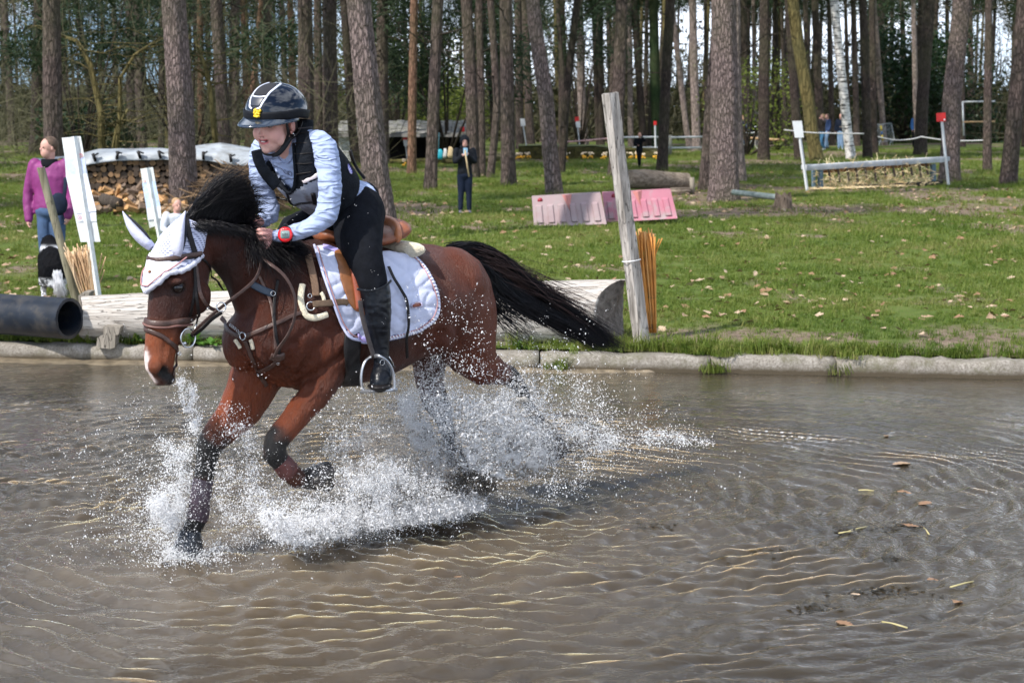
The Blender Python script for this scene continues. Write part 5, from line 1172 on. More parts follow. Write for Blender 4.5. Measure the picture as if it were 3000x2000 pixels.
# breeches and boots
Bq = MB(); rl(Bq, [(1066, 580, 0, 50), (1066, 612, 0, 66), (1052, 640, .02, 76)]); rl(Bq, [(1052, 615, .07, 76), (1050, 655, .12, 76), (1052, 700, .18, 72), (1068, 755, .25, 57), (1086, 815, .29, 49), (1095, 850, .30, 47), (1101, 900, .31, 42)])
rl(Bq, [(1030, 610, -.08, 74), (960, 635, -.18, 56), (890, 665, -.25, 50), (850, 690, -.28, 46), (865, 790, -.33, 40)])
me = remesh(Bq, .010, 6); folds(me, .008, 12, 5); t_br = plain('black_breeches', (.006, .007, .010), .85, .3, 20, .3, 90, spec=.12)
link('breeches', me, t_br, rd)
Bo = MB(); rl(Bo, [(1097, 848, .30, 49), (1103, 900, .31, 45), (1107, 950, .315, 39), (1112, 1000, .32, 31), (1117, 1040, .33, 25), (1120, 1068, .335, 27)]); rl(Bo, [(1128, 1072, .30, 26), (1122, 1085, .345, 31), (1116, 1108, .365, 34), (1113, 1122, .375, 31)])
me = remesh(Bo, .008, 5); folds(me, .007, 16, 9, (1, 1, 2)); boot_l = plain('black_boot_leather', (.004, .005, .008), .30, .35, 14, .25, 40, spec=.30); link('boot', me, boot_l, rd)
mb = MB(); mb.ball(hp(1113, 1130, .37), (.058, .085, .016), 18, 8); mb.build('sole', black_l, rd)
Bo2 = MB(); rl(Bo2, [(865, 780, -.33, 42), (880, 860, -.34, 36), (900, 950, -.35, 28), (895, 985, -.35, 26)]); rl(Bo2, [(905, 985, -.36, 26), (885, 1000, -.36, 30)]); link('boot', remesh(Bo2, .012, 4), boot_l, rd)
mb = MB(); q = [hp(x, y, .35) for x, y in ((1040, 852), (1060, 850), (1090, 853), (1120, 845), (1142, 830))]; strap('boot_band', [(1046, 846, .36), (1070, 852, .375), (1100, 850, .385), (1128, 838, .38), (1146, 822, .36)], boot_l, rd, .012, .006)
mb = MB(); ring(mb, hp(1120, 1062, .40), HL, .013, .0022, 14); mb.tube([hp(1140, 1045, .37), hp(1150, 1062, .36), hp(1155, 1075, .33)], .003, 6); mb.build('spur', steel, rd)
# shirt
Sh = MB()
def tsec(px, py, w, d, ax): # axis direction in picture
    c = hp(px, py, 0); a2 = hp(px + ax[0], py + ax[1], 0) - c; T_ = a2.normalized(); B = T_.cross(HL).normalized(); return (c, HL * w, B * d, .85)
Sh.loft([tsec(838, 415, .06, .045, (-1, -.5)), tsec(846, 425, .13, .065, (-1, -.6)), tsec(856, 440, .168, .09, (-1, -.8)), tsec(893, 483, .172, .128, (-1, -.9)), tsec(933, 530, .158, .128, (-1, -.9)), tsec(976, 568, .145, .112, (-1, -.8)), tsec(1015, 590, .148, .115, (-1, -.5)), tsec(1050, 600, .15, .115, (-1, -.3))], 26)
rl(Sh, [(905, 420, .09, 42), (938, 420, .15, 40), (955, 450, .185, 41), (964, 500, .21, 38), (966, 560, .23, 37), (962, 605, .235, 37), (950, 638, .235, 35), (925, 655, .22, 29), (890, 672, .19, 27), (860, 681, .16, 26), (830, 690, .13, 23), (808, 692, .105, 22)])
rl(Sh, [(800, 428, -.08, 36), (766, 437, -.16, 34), (756, 470, -.185, 30), (758, 515, -.19, 30), (772, 562, -.19, 31), (786, 600, -.185, 33), (788, 625, -.165, 32), (775, 642, -.13, 27), (765, 650, -.105, 24)])
me = remesh(Sh, .0085, 4)
c = coords(me).astype(float); n = normals(me).astype(float)
# creases across the arms and folds of the body
h = np.abs(fbm(c[:, 0]*9, c[:, 1]*9, c[:, 2]*30, 3, 22) - .5) * 2; h2 = np.abs(fbm(c[:, 0]*14 + c[:, 2]*14, c[:, 1]*9, c[:, 2]*16 - c[:, 0]*12, 3, 23) - .5) * 2
c += n * ((h - .35) * .011 + (h2 - .35) * .009)[:, None]; set_coords(me, c)
BVS = BVHTree.FromPolygons([Vector(v) for v in c], [tuple(p.vertices) for p in me.polygons])
t = NT('light_blue_jersey'); cr = t.noise(3.2, t.mapping((2.2, 2.2, 7), rot=(0, .35, 0)), 1, .4, .8); cr2 = t.noise(2.6, t.mapping((5, 5, 3), rot=(.5, 0, .4)), 1, .4, .6); rdg = t.ramp(cr, [(.36, 0.0), (.47, 1.0), (.50, 1.0), (.64, 0.0)]); t.set(base=t.ramp(t.noise(20), [(.3, (.34, .41, .60)), (.7, (.36, .43, .62))]), rough=.85, spec=.2); t.bump(t.math('ADD', rdg, cr2), .45, .030); shirt_m = t.m; link('shirt', me, shirt_m, rd); shirt_m.node_tree
# body protector
VT = MB(); VT.loft([tsec(846, 424, .135, .070, (-1, -.6)), tsec(858, 440, .155, .108, (-1, -.8)), tsec(895, 483, .185, .148, (-1, -.9)), tsec(934, 528, .173, .146, (-1, -.9)), tsec(968, 560, .160, .130, (-1, -.8)), tsec(984, 572, .150, .118, (-1, -.7))], 30)
vm = remesh(VT, .010, 3); BVV = BVHTree.FromPolygons([Vector(v.co) for v in vm.vertices], [tuple(p.vertices) for p in vm.polygons])
vest_b = plain('black_vest_fabric', (.008, .010, .014), .8, .35, 30, .5, 120, spec=.15); vest_g = plain('grey_soft_shell', (.30, .32, .38), .8, .15, 10, .4, 60, dirt=((.12, .10, .10), 9))
open_poly = [(750, 395), (757, 420), (768, 448), (782, 472), (803, 505), (830, 538), (850, 556), (862, 558), (868, 544), (871, 506), (869, 453), (868, 420), (872, 385), (830, 360)]
grey_poly = [(780, 545), (800, 548), (818, 546), (835, 554), (853, 566), (872, 553), (899, 537), (931, 520), (960, 520), (960, 640), (900, 640), (800, 620), (770, 580)]
P2 = []
def project(v):
    d = v - CO; z = d.y*_cp - d.z*_sp; u = d.y*_sp + d.z*_cp; return 1500 + FPX*d.x/z, 1000 - FPX*u/z
bm = bmesh.new(); bm.from_mesh(vm); bm.faces.ensure_lookup_table(); kill = []; gi = []
cen = np.array([project(f.calc_center_median()) for f in bm.faces]); front = np.array([f.normal.dot(ray(*c_).normalized()) < 0 for f, c_ in zip(bm.faces, cen)])
kk = inpoly(cen, sp2(open_poly, 4, True)) & front; gg = inpoly(cen, grey_poly) & front
for f, k, g_ in zip(bm.faces[:], kk, gg):
    f.material_index = 1 if g_ else 0
    if k: kill.append(f)
bmesh.ops.delete(bm, geom=kill, context='FACES'); bm.to_mesh(vm); bm.free()
vest = link('body_protector', vm, [vest_b, vest_g], rd); q = vest.modifiers.new('t', 'SOLIDIFY'); q.thickness = .012; q.offset = 1
def vstrap(name, pts, w=.03, th=.012, off=.014, m=vest_b): return strap(name, pts, m, vest, w, th, off, bv=BVV, l=.15, roundness=.7)
ORG[vest.name] = org(rd)
vstrap('edge_binding', [(772, 456), (776, 464), (784, 476), (803, 507), (830, 540), (853, 560), (868, 545), (871, 506), (869, 455), (868, 425)], .016, .012, .016)
vstrap('shoulder_pad', [(893, 352), (893, 385), (892, 420), (895, 460), (899, 500), (905, 528)], .080, .026, .010)
vstrap('shoulder_pad', [(751, 440), (757, 468), (770, 496), (788, 520), (810, 545)], .056, .020, .006)
for y in (375, 400, 425, 452, 478, 503): vstrap('pad_seam', [(874, y + 2), (892, y), (914, y - 2)], .005, .006, .024, black_l)
for k, (x0, y0, x1, y1) in enumerate(((745, 455, 766, 444), (757, 486, 778, 472), (774, 513, 792, 498))): vstrap('pad_seam', [(x0, y0), ((x0+x1)/2, (y0+y1)/2), (x1, y1)], .005, .006, .024, black_l)
vstrap('zip', [(846, 560), (852, 580), (858, 600)], .012, .008, .016, black_l)
vstrap('hem_cord', [(795, 575), (818, 580), (840, 592), (862, 598), (880, 590), (905, 588), (930, 585)], .010, .010, .014, black_l)
vstrap('front_tab', [(893, 528), (912, 520), (932, 510)], .020, .008, .020, plain('white_red_label', (.70, .62, .62), .6))
vstrap('side_buckle', [(918, 560), (922, 575), (926, 590)], .022, .012, .018, black_l)
# label on the side of the protector
drape('side_label', [(1009, 474), (1021, 500), (1026, 503), (1024, 512), (1020, 518), (1006, 492)], plain('lilac_label', (.58, .56, .90), .6), vest, .016, .002, 4, None, BVV, .16, 2, 4, False)
mb = MB()
for k in range(4):
    x, y = 1011 + 3.2 * k, 487 + 6.2 * k; q, n = onb(x, y, .0205, .16, BVV); a, b = basis(n); ring(mb, q, n, .0035, .0011, 8, .8)
mb.build('lettering', plain('violet_ink', (.10, .08, .50), .6), vest)
# tail strap of the vest and bib knot
mb = MB(); mb.tube(spline([hp(1026, 440, .08), hp(1034, 470, .08), hp(1050, 500, .05), hp(1068, 522, .04)], 4), [.008]*13, 6); mb.build('lanyard', black_l, vest)
# emblem on the chest of the shirt
mb = MB(); 
for (x, y, r) in ((838, 503, .011), (851, 507, .011)): q, n = onb(x, y, .004, 0, BVS); ring(mb, q, n, r, .0014, 14)
q0, n0 = onb(845, 498, .004, 0, BVS); q1, _ = onb(845, 512, .004, 0, BVS); mb.tube([q0, q1], .0013, 5); mb.build('emblem', plain('grey_print', (.12, .13, .20), .6), rd)
# collar
HC = hp(806, 361, 0); hyaw = R(33); hpit = R(10)
F0 = Vector((-math.sin(hyaw), -math.cos(hyaw), 0)); HLd = Vector((math.cos(hyaw), -math.sin(hyaw), 0)); HFd = (F0 * math.cos(hpit) - UP * math.sin(hpit)).normalized(); HU = (F0 * math.sin(hpit) + UP * math.cos(hpit)).normalized()
HU = (HU + HLd * .06).normalized(); HLd = HFd.cross(HU) * -1; HLd = HU.cross(HFd); HLd = HLd if HLd.x > 0 else -HLd
SC = 1.10
def hd(f, l, u): return HC + (HFd * f + HLd * l + HU * u) * SC
RM = Matrix((HFd, HLd, HU)).transposed()
def ell(mb, f, l, u, rf, rl_, ru, n=16, m=12): mb.ball(hd(f, l, u), (rf*SC, rl_*SC, ru*SC), n, m, RM)
skin = NT('skin'); sk = skin.attr('col'); skin.set(base=sk, rough=.5, sss=.08, spec=.35); skin.p.inputs['Subsurface Radius'].default_value = (.02, .008, .004); skin = skin.m
Hd = MB(); ell(Hd, -.012, 0, .035, .095, .077, .095); ell(Hd, .030, 0, -.03, .064, .067, .078); ell(Hd, .042, 0, -.072, .046, .047, .042); ell(Hd, .068, 0, -.098, .020, .022, .018, 12, 8)
for s in (1, -1): ell(Hd, .056, .036*s, -.034, .034, .032, .038, 12, 8); ell(Hd, .020, .050*s, -.055, .042, .022, .036, 12, 8); ell(Hd, .078, .010*s, -.037, .012, .010, .010, 10, 8)
ell(Hd, .086, 0, -.016, .016, .009, .030, 12, 8); ell(Hd, .102, 0, -.031, .012, .012, .010, 12, 8); ell(Hd, .064, 0, -.062, .020, .028, .020, 12, 8); ell(Hd, .066, 0, .022, .020, .045, .014, 12, 8)
nk = hp(858, 440, 0); Hd.tube([hd(-.02, 0, -.04), hd(-.025, 0, -.085), nk.lerp(hd(-.03, 0, -.1), .4), nk, nk + (nk - hd(-.03, 0, -.1)) * .5], [.058, .055, .056, .064, .07], 18)
hm = remesh(Hd, .0052, 3); c = coords(hm).astype(float); n = normals(hm).astype(float)
def hnear(f, l, u, r, pw=2): return np.exp(-np.power(np.linalg.norm(c - np.array(hd(f, l, u)), axis=1) / (r * SC), pw))
FLU = (c - np.array(hd(0, 0, 0))) @ np.array([HFd[:], HLd[:], HU[:]]).T / SC
def hlu(l, u, r, pw=2): return np.exp(-np.power(np.hypot(FLU[:, 1] - l, FLU[:, 2] - u) / r, pw)) * (FLU[:, 0] > .045)
def sf(l, u):
    k = (np.hypot(FLU[:, 1] - l, FLU[:, 2] - u) < .006) & (FLU[:, 0] > .02); return float(FLU[k, 0].max()) if k.any() else .08
for s in (1, -1): c -= n * (.0085 * hlu(.031*s, .004, .017, 3))[:, None]; c -= n * (.004 * hnear(.092, .007*s, -.041, .004))[:, None]
for k in range(13): l = (k - 6) * .0046; c -= n * (.0026 * hlu(l, -.0625 + abs(l)*.22, .0042))[:, None]
for k in range(9): l = (k - 4) * .0048; c += n * (.0014 * hlu(l, -.0555, .005) + .0018 * hlu(l*.9, -.0705, .0055))[:, None]
set_coords(hm, c)
colr = np.ones((len(c), 1)) * np.array([.70, .41, .34]); pk = sum(hnear(.06, .040*s, -.030, .030) for s in (1, -1)) + .6 * hnear(.1, 0, -.03, .016); pk = np.clip(pk, 0, 1)[:, None]; colr = colr * (1 - pk*.7) + np.array([.76, .32, .30]) * pk*.7
lp_ = np.clip(sum(hlu(l, -.0570 + abs(l)*.15, .0048, 3) + hlu(l, -.0690 + abs(l)*.25, .0055, 3) for l in np.linspace(-.021, .021, 9)), 0, 1)[:, None]; colr = colr * (1 - lp_) + np.array([.52, .13, .14]) * lp_
dk_ = np.clip(sum(hlu(l, -.0630 + abs(l)*.22, .0030, 3) for l in np.linspace(-.022, .022, 19)) + sum(hlu(.031*s_, .010, .011, 3) * .45 + hlu(.009*s_, -.0435, .004, 3) * .7 for s_ in (1, -1)), 0, 1)[:, None]; colr = colr * (1 - dk_) + np.array([.09, .03, .03]) * dk_  # mouth line and nostrils; shade over the eyes painted into the skin
vcol(hm, colr); link('head', hm, skin, rd)
eyw = plain('eye_white', (.30, .28, .27), .2, .02); iris = plain('iris', (.05, .06, .07), .15); brow = plain('brow_hair', (.14, .08, .05), .8)
for s in (1, -1):
    e = MB(); fe = sf(.031*s, .003) - .0165; ell(e, fe, .031*s, .003, .0125, .0125, .0095, 12, 10); eo = e.build('eye', eyw, rd); e = MB(); ell(e, fe + .0115, .0305*s, .002, .003, .0058, .0058, 10, 6); e.build('iris', iris, rd)
    e = MB(); e.tube([hd(fe + .011, .020*s, .009), hd(fe + .0135, .031*s, .0115), hd(fe + .008, .043*s, .008)], [.0015, .003, .0015], 6); e.build('eyelid', plain('lash', (.06, .03, .025), .7), rd)
    e = MB(); e.tube([hd(sf(.014*s, .022), .014*s, .022), hd(sf(.03*s, .028), .030*s, .028), hd(sf(.044*s, .024), .044*s, .024)], [.002, .004, .002], 6); e.build('eyebrow', brow, rd)
    e = MB(); ear_c = hd(-.012, .078*s, -.008); e.ball(ear_c, (.014, .009, .034), 12, 10, RM); ring(e, ear_c + HLd * .006 * s, HLd * s + HFd * -.3, .022, .0065, 16, .62, HU); e.ball(hd(-.006, .080*s, -.034), (.009, .006, .010), 8, 6, RM); eo = e.build('ear', None, rd); vcol(eo.data, np.ones((len(eo.data.vertices), 1)) * np.array([.56, .28, .23])); eo.data.materials.append(skin)
e = MB(); e.ball(hd(-.004, .089, -.040), .0045, 8, 6); e.ball(hd(-.010, .090, -.048), .003, 8, 6); e.build('earring', steel, rd)
e = MB(); ell(e, sf(0, -.0625) - .003, 0, -.0622, .004, .012, .0030, 10, 6); e.build('teeth', plain('teeth', (.75, .70, .64), .3), rd)
# hair behind the ear and low bun
hb = MB(); ell(hb, -.045, 0, -.02, .062, .068, .075); ell(hb, -.10, .01, -.055, .035, .04, .035); o = link('hair', remesh(hb, .008, 2), plain('dark_brown_hair', (.035, .02, .014), .55, .4, 60, .5), rd)
# shirt collar
mb = MB(); mb.tube([hp(858, 440, 0) + HL * .075 * math.sin(w) + (HF * .045 + UP * .02 - UP * .035 + UP * -.02) * math.cos(w) + UP * .02 for w in np.linspace(0, 2*math.pi, 25)], [(.008, .018)] * 25, 8, False); mb.build('collar', shirt_m, rd)
mb = MB(); mb.tube(spline([onb(x, y, .004, 0, BVS)[0] for x, y in ((800, 450), (815, 462), (832, 478), (848, 476), (860, 452))], 4), .004, 6); mb.build('neckline', shirt_m, rd)
# helmet
hg = NT('helmet_gloss'); hg.set(base=(.003, .005, .012), rough=.06, coat=.4, coatr=.03, spec=.5); hg = hg.m
hmat = plain('helmet_matt', (.005, .006, .009), .6, .3, 40, .2, 200, spec=.2); silver = plain('silver_trim', (.70, .72, .82), .3, .05, 20, metal=.3)
he = root('riding_helmet', hd(0, 0, .1), 'glossy black riding helmet with silver frame lines and yellow emblem', 'helmet')
def hs(th, ph, off=0.0):
    """th 0 at the crown .. pi/2 at the rim; ph 0 at the forehead, positive left"""
    rf = .142 if abs(ph) < math.pi/2 else .150; f = math.cos(ph) * math.sin(th); l = math.sin(ph) * math.sin(th); u = math.cos(th); rim = 1
    return hd(-.014 + f * (rf + off), l * (.121 + off), .050 + u * (.116 + off))
mb = MB(); nth, nph = 18, 48; vs = []
for i in range(nth + 1):
    for j in range(nph):
        ph = -math.pi + 2*math.pi*j/nph; low = math.pi/2 + .10 + .34 * max(0, -math.cos(ph)) ** 1 + .05 * abs(math.sin(ph)); vs.append(hs(low * (i + .02) / nth, ph))
mb.add(vs, [(i*nph + j, i*nph + (j+1) % nph, (i+1)*nph + (j+1) % nph, (i+1)*nph + j) for i in range(nth) for j in range(nph)] + [tuple(range(nph))]); o = mb.build('shell', hg, he); q = o.modifiers.new('t', 'SOLIDIFY'); q.thickness = .010; q.offset = -1
mb = MB(); vs = []; nb_ = 48
for j in range(nb_):
    ph = -math.pi + 2*math.pi*j/nb_; low = math.pi/2 + .11 + .35 * max(0, -math.cos(ph)) + .05 * abs(math.sin(ph)); up_ = low - .30
    for th in np.linspace(up_, low, 5): vs.append(hs(th, ph, .003))
mb.add(vs, [(j*5 + i, ((j+1) % nb_)*5 + i, ((j+1) % nb_)*5 + i + 1, j*5 + i + 1) for j in range(nb_) for i in range(4)]); o = mb.build('rim_band', hmat, he); q = o.modifiers.new('t', 'SOLIDIFY'); q.thickness = .005; q.offset = 1
mb = MB(); vs = []; np_ = 25; nr = 5       # peak
for j in range(np_):
    ph = R(-88) + R(176) * j / (np_-1); base = hs(math.pi/2 + .07, ph, -.002); out = (HFd * math.cos(ph) * .068 + HLd * math.sin(ph) * .010) * SC * max(.0, math.cos(ph)) ** .45 + HU * -.004
    for i in range(nr): q = i / (nr - 1); vs.append(base + out * q - HU * .022 * q * SC)
mb.add(vs, [(j*nr + i, (j+1)*nr + i, (j+1)*nr + i + 1, j*nr + i + 1) for j in range(np_-1) for i in range(nr-1)]); o = mb.build('peak', plain('peak_gloss', (.016, .026, .045), .16, .2, 10, spec=.6, coat=.6), he); q = o.modifiers.new('t', 'SOLIDIFY'); q.thickness = .005; q.offset = 0
def hstrip(name, pts, w, mat, off=.002, th_=.003):
    C = spline([(a, b, 0) for a, b in pts], 5); P3 = [hs(q.x, q.y, off) for q in C]; secs = []
    for i in range(len(P3)):
        T_ = (P3[min(i+1, len(P3)-1)] - P3[max(i-1, 0)]).normalized(); N_ = (P3[i] - hd(0, 0, .03)).normalized(); a = T_.cross(N_).normalized(); secs.append((P3[i], a * w/2, N_ * th_, .5))
    m_ = MB(); m_.loft(secs, 8); return m_.build(name, mat, he)
for s in (1, -1):
    hstrip('frame_line', [(.25, s*1.75), (.40, s*1.05), (.62, s*.62), (.80, s*.46), (.92, s*.40), (1.10, s*.30), (1.24, s*.24), (1.30, s*.10)], .010, silver)
hstrip('frame_line', [(.84, -.44), (.86, -.2), (.865, 0), (.86, .2), (.84, .44)], .008, silver)
def hpatch(name, fn, mat, off):
    vs = []; nu, nv = 13, 13
    for i in range(nu):
        for j in range(nv): th, ph = fn(i/(nu-1), j/(nv-1)*2-1); vs.append(hs(th, ph, off))
    m_ = MB(); m_.add(vs, [(i*nv+j, i*nv+j+1, (i+1)*nv+j+1, (i+1)*nv+j) for i in range(nu-1) for j in range(nv-1)]); o = m_.build(name, mat, he); q = o.modifiers.new('t', 'SOLIDIFY'); q.thickness = .002; return o
hpatch('crown_panel', lambda u, v: (.08 + u*.74, v * (1.5 - 1.05*u**.6)), plain('suede', (.015, .015, .02), .9), .002)
hpatch('front_panel', lambda u, v: (.90 + u*.30, v * (.36 - .16*u)), plain('front_grille', (.03, .035, .05), .4), .002)
em = MB(); yel = plain('yellow_metal', (.85, .58, .02), .4, .15, 40, spec=.6)     # small yellow emblem, rearing animal over a scroll
def ep(x, y, z=.010): return hs(1.43 - y * .9, .16 + x * 1.0, z)
for P in ([(-.10, -.10), (.0, -.13), (.10, -.10)], [(-.08, -.04), (.0, .0), (.08, .02)], [(-.04, .0), (-.06, .09), (-.02, .15)], [(.06, .0), (.09, -.06)], [(-.05, .02), (-.11, .0)], [(.07, .03), (.12, .09), (.09, .12)], [(-.06, .10), (-.10, .08)], [(-.01, -.02), (-.03, -.08)], [(.0, .05), (.05, .07)]):
    em.tube([ep(*p) for p in P], .0062, 6)
em.build('emblem', yel, he)
# harness
mb = MB(); mb.tube(spline([hd(.030, .084, .05), hd(.024, .083, 0), hd(.018, .080, -.040), hd(.030, .062, -.080), hd(.045, .040, -.112), hd(.055, 0, -.124), hd(.045, -.040, -.112), hd(.018, -.080, -.040), hd(.03, -.084, .05)], 4), [(.005, .010)]*33, 8)
mb.tube(spline([hd(-.085, .075, .0), hd(-.05, .085, -.035), hd(-.01, .084, -.056), hd(.02, .074, -.062)], 4), [.006]*13, 6); mb.tube(spline([hd(-.085, -.075, .0), hd(-.05, -.085, -.035), hd(.02, -.074, -.062)], 4), [.006]*9, 6)
mb.build('chin_strap', black_l, he)
mb = MB(); mb.tube(spline([hd(.005, .080, -.055), hd(.028, .066, -.088), hd(.045, .042, -.116), hd(.052, .015, -.126)], 4), [.009, .010, .0105, .011, .0115, .012, .012, .012, .0115, .011, .010, .009, .008], 8); mb.build('chin_guard', plain('neoprene', (.010, .012, .016), .85, .3, 60, .6), he)
# hands
skn = plain('hand_skin', (.58, .29, .25), .5, .10, 30, .15, 60)
def hand(name, c0, palm_r, fingers, thumb, wrist):
    mb = MB(); mb.tube([hp(*w[:3]) for w in wrist], [w[3] for w in wrist], 14, True, round_cap=True)
    for c in c0: mb.ball(hp(*c[:3]), c[3], 14, 10)
    for F in fingers + [thumb]: P3 = [hp(*q[:3]) for q in F]; mb.tube(spline(P3, 3), [.0098]*(len(P3)*3-2), 10, True, round_cap=True)
    return link(name, remesh(mb, .0036, 2), skn, rd)
hand('hand', [(787, 690, .085, (.030, .026, .034)), (781, 702, .085, (.026, .024, .028))], .03,
     [[(787, 676, .11), (768, 673, .115), (754, 676, .095), (762, 682, .07)], [(788, 688, .115), (768, 686, .12), (754, 690, .098), (763, 695, .07)], [(788, 699, .115), (770, 699, .12), (756, 703, .098), (765, 707, .07)], [(787, 710, .11), (773, 712, .112), (762, 715, .092), (768, 718, .07)]],
     [(792, 706, .11), (786, 718, .118), (778, 726, .115), (771, 728, .105)], [(812, 692, .10, .026), (798, 691, .09, .026)])
hand('hand', [(752, 651, -.085, (.028, .024, .030)), (746, 657, -.08, (.022, .02, .024))], .03,
     [[(752, 641, -.07), (738, 640, -.06), (731, 646, -.07), (736, 652, -.09)], [(752, 650, -.06), (739, 650, -.052), (731, 655, -.065), (737, 660, -.085)], [(752, 659, -.06), (741, 660, -.055), (734, 664, -.065), (740, 668, -.085)], [(753, 666, -.06), (746, 669, -.055), (740, 672, -.065), (746, 675, -.08)]],
     [(755, 640, -.075), (746, 634, -.065), (737, 634, -.06), (732, 637, -.06)], [(766, 650, -.10, .024), (756, 651, -.09, .024)])
# watch
wt = root('wrist_watch', hp(838, 689, .17), 'round red sports watch on the left sleeve of the rider', 'watch')
wc, wnn = onb(838, 689, .014, .17, BVS); wn_ = (wnn * .4 - ray(838, 689).normalized()).normalized(); a, b = basis(wn_)
mb = MB(); mb.loft([(wc - wn_*.012, a*.032, b*.033), (wc - wn_*.002, a*.034, b*.035), (wc + wn_*.004, a*.033, b*.034), (wc + wn_*.008, a*.027, b*.028)], 28); mb.build('case', plain('red_plastic', (.72, .012, .02), .28, .08, 20, spec=.6), wt)
mb = MB(); mb.loft([(wc - wn_*.014, a*.035, b*.037), (wc - wn_*.007, a*.035, b*.037)], 24); mb.build('backing', black_l, wt)
mb = MB(); o_ = wc + wn_*.0095; mb.loft([(wc + wn_*.006, a*.021, b*.0185, .4), (o_, a*.021, b*.0185, .4)], 20); mb.build('display', plain('lcd', (.20, .27, .27), .2, .1, 30), wt)
def text(name, s, c, a, b, size, mat, parent, depth=.0004):
    """flat printed characters; a to the right, b upwards"""
    cu = bpy.data.curves.new(name, 'FONT'); cu.body = s; cu.size = size; cu.align_x = 'CENTER'; cu.align_y = 'CENTER'; cu.extrude = depth
    to = bpy.data.objects.new('tmp', cu); COL.objects.link(to); dg = bpy.context.evaluated_depsgraph_get(); dg.update(); me = bpy.data.meshes.new_from_object(to.evaluated_get(dg)); bpy.data.objects.remove(to)
    n = a.cross(b).normalized(); M4 = Matrix((a.normalized(), b.normalized(), n)).transposed().to_4x4(); M4.translation = c; me.transform(M4); return link(name, me, mat, parent, False)
wa = Vector((1, 0, 0)) - wn_ * wn_.x; wa.normalize(); wb = wn_.cross(wa).normalized(); wb = wb if wb.z > 0 else -wb
text('digits', '5:01', o_ + wn_*.0012, wa, wb, .017, plain('lcd_ink', (.03, .04, .04), .4), wt)
mb = MB(); 
for (x, y) in ((-.005, .024), (.004, .025), (.001, -.024)): mb.ball(wc + wn_*.0085 + wa*x + wb*y, (.003, .003, .002), 8, 5)
mb.build('button', steel, wt)
mb = MB(); mb.tube([wc - wn_*.012 + b*s*.028 - wn_*.03*abs(s)**2*0 for s in (-1, 1)], [(.014, .004)]*2, 8); 
sc_pts = [hp(838, 691, .14) + (UP * math.cos(w) + HL * math.sin(w)) * .046 for w in np.linspace(0, 2*math.pi, 21)]; mb = MB(); mb.tube(sc_pts, [(.012, .003)]*21, 6, False, up=Vector((1, 0, 0))); mb.build('watch_strap', black_l, wt)

# ================================================================== THINGS ROUND THE POND
def wood(name, a, b, rough=.85, sc_=(3, 3, 40), bump=.6, crack=0.0, spread=(.35, .65)):
    t = NT(name); src = t.mapping(sc_); n1 = t.noise(1, src, 6, .65, .4); c = t.ramp(n1, [(spread[0], a), (spread[1], b)])
    if crack:
        ck = t.ramp(t.noise(1.6, t.mapping(tuple(k * .6 for k in sc_)), 2, .4, 1.2), [(.485, 0.0), (.50, 1.0), (.515, 0.0)]); c = t.mix(t.math('MULTIPLY', ck, crack), c, tuple(k * .25 for k in a)); h = t.math('SUBTRACT', n1, ck)
    else: h = n1
    t.set(base=c, rough=rough, spec=.2); t.bump(h, bump, .02); return t.m
def gp(px, py, D=None, z=None):
    """foot point: given the row of the foot, or the distance D"""
    if D is None: p = ground(px, py)
    else: p = at_y(px, py, D)
    p.z = float(ground_z(p.x, p.y)) if z is None else z; return p

# ---- the log jump: a long weathered trunk along the kerb
lw = wood('weathered_log', (.33, .29, .25), (.62, .58, .53), .9, (1.3, 26, 26), .7, .9)
lr = root('log_jump', gp(1040, 990, 15.0), 'long weathered grey log laid along the kerb behind the horse', 'log')
x0 = at_y(240, 900, 15.25).x; x1 = at_y(1838, 900, 14.78).x; mb = MB(); n = 44; k = 70; vs = []
for i in range(k + 1):
    q = i / k; x = x0 + (x1 - x0) * q; yc = 15.33 - .12 * q + kerb_y(0) * 0 - .1 * q; r = .185 + .085 * q ** .8; zc = .15 + r * .96
    r *= 1 + (float(fbm(x * 1.1, 2, 0, 2, 3)) - .5) * .14
    for j in range(n):
        w = 2 * math.pi * j / n; cx, cz = math.cos(w), math.sin(w); rr2 = r * (1 + (float(fbm(cx * 1.6, cz * 1.6, x * .7, 3, 7)) - .5) * .10) - .010 * max(0, 1 - abs(float(fbm(cx * 5, cz * 5, x * .8, 2, 11)) - .5) * 22)
        skew = -.28 * max(0, -cx) * q ** 30 + (.02 * math.sin(w * 3) if i == 0 else 0)
        vs.append((x + skew * 1.0, yc + cx * rr2, zc + cz * rr2 * (1 if cz < 0 else 1 - .05 * q)))
fs = [(i*n + j, i*n + (j+1) % n, (i+1)*n + (j+1) % n, (i+1)*n + j) for i in range(k) for j in range(n)]
mb.add(vs, fs); mb.build('trunk', lw, lr)
for nm, base in (('sawn_end', k * n), ('sawn_end', 0)):
    ring_ = [Vector(v) for v in vs[base:base + n]]; c = sum(ring_, Vector()) / n; mb = MB(); vv = [c + (c - Vector((0, 0, 0))) * 0]; 
    for s in (.33, .66, 1.0): vv += [c.lerp(p, s) + Vector((random.uniform(-.004, .004) + (.003 if base else -.003), 0, 0)) for p in ring_]
    f = [(0, 1 + j, 1 + (j+1) % n) for j in range(n)] + [(1 + a*n + j, 1 + (a+1)*n + j, 1 + (a+1)*n + (j+1) % n, 1 + a*n + (j+1) % n) for a in range(2) for j in range(n)]
    mb.add(vv, f); mb.build(nm, wood('end_grain_shaded', (.10, .09, .08), (.26, .235, .21), .9, (16, 16, 16), .8), lr)  # end grain darkened, shade of the end face put into its colour
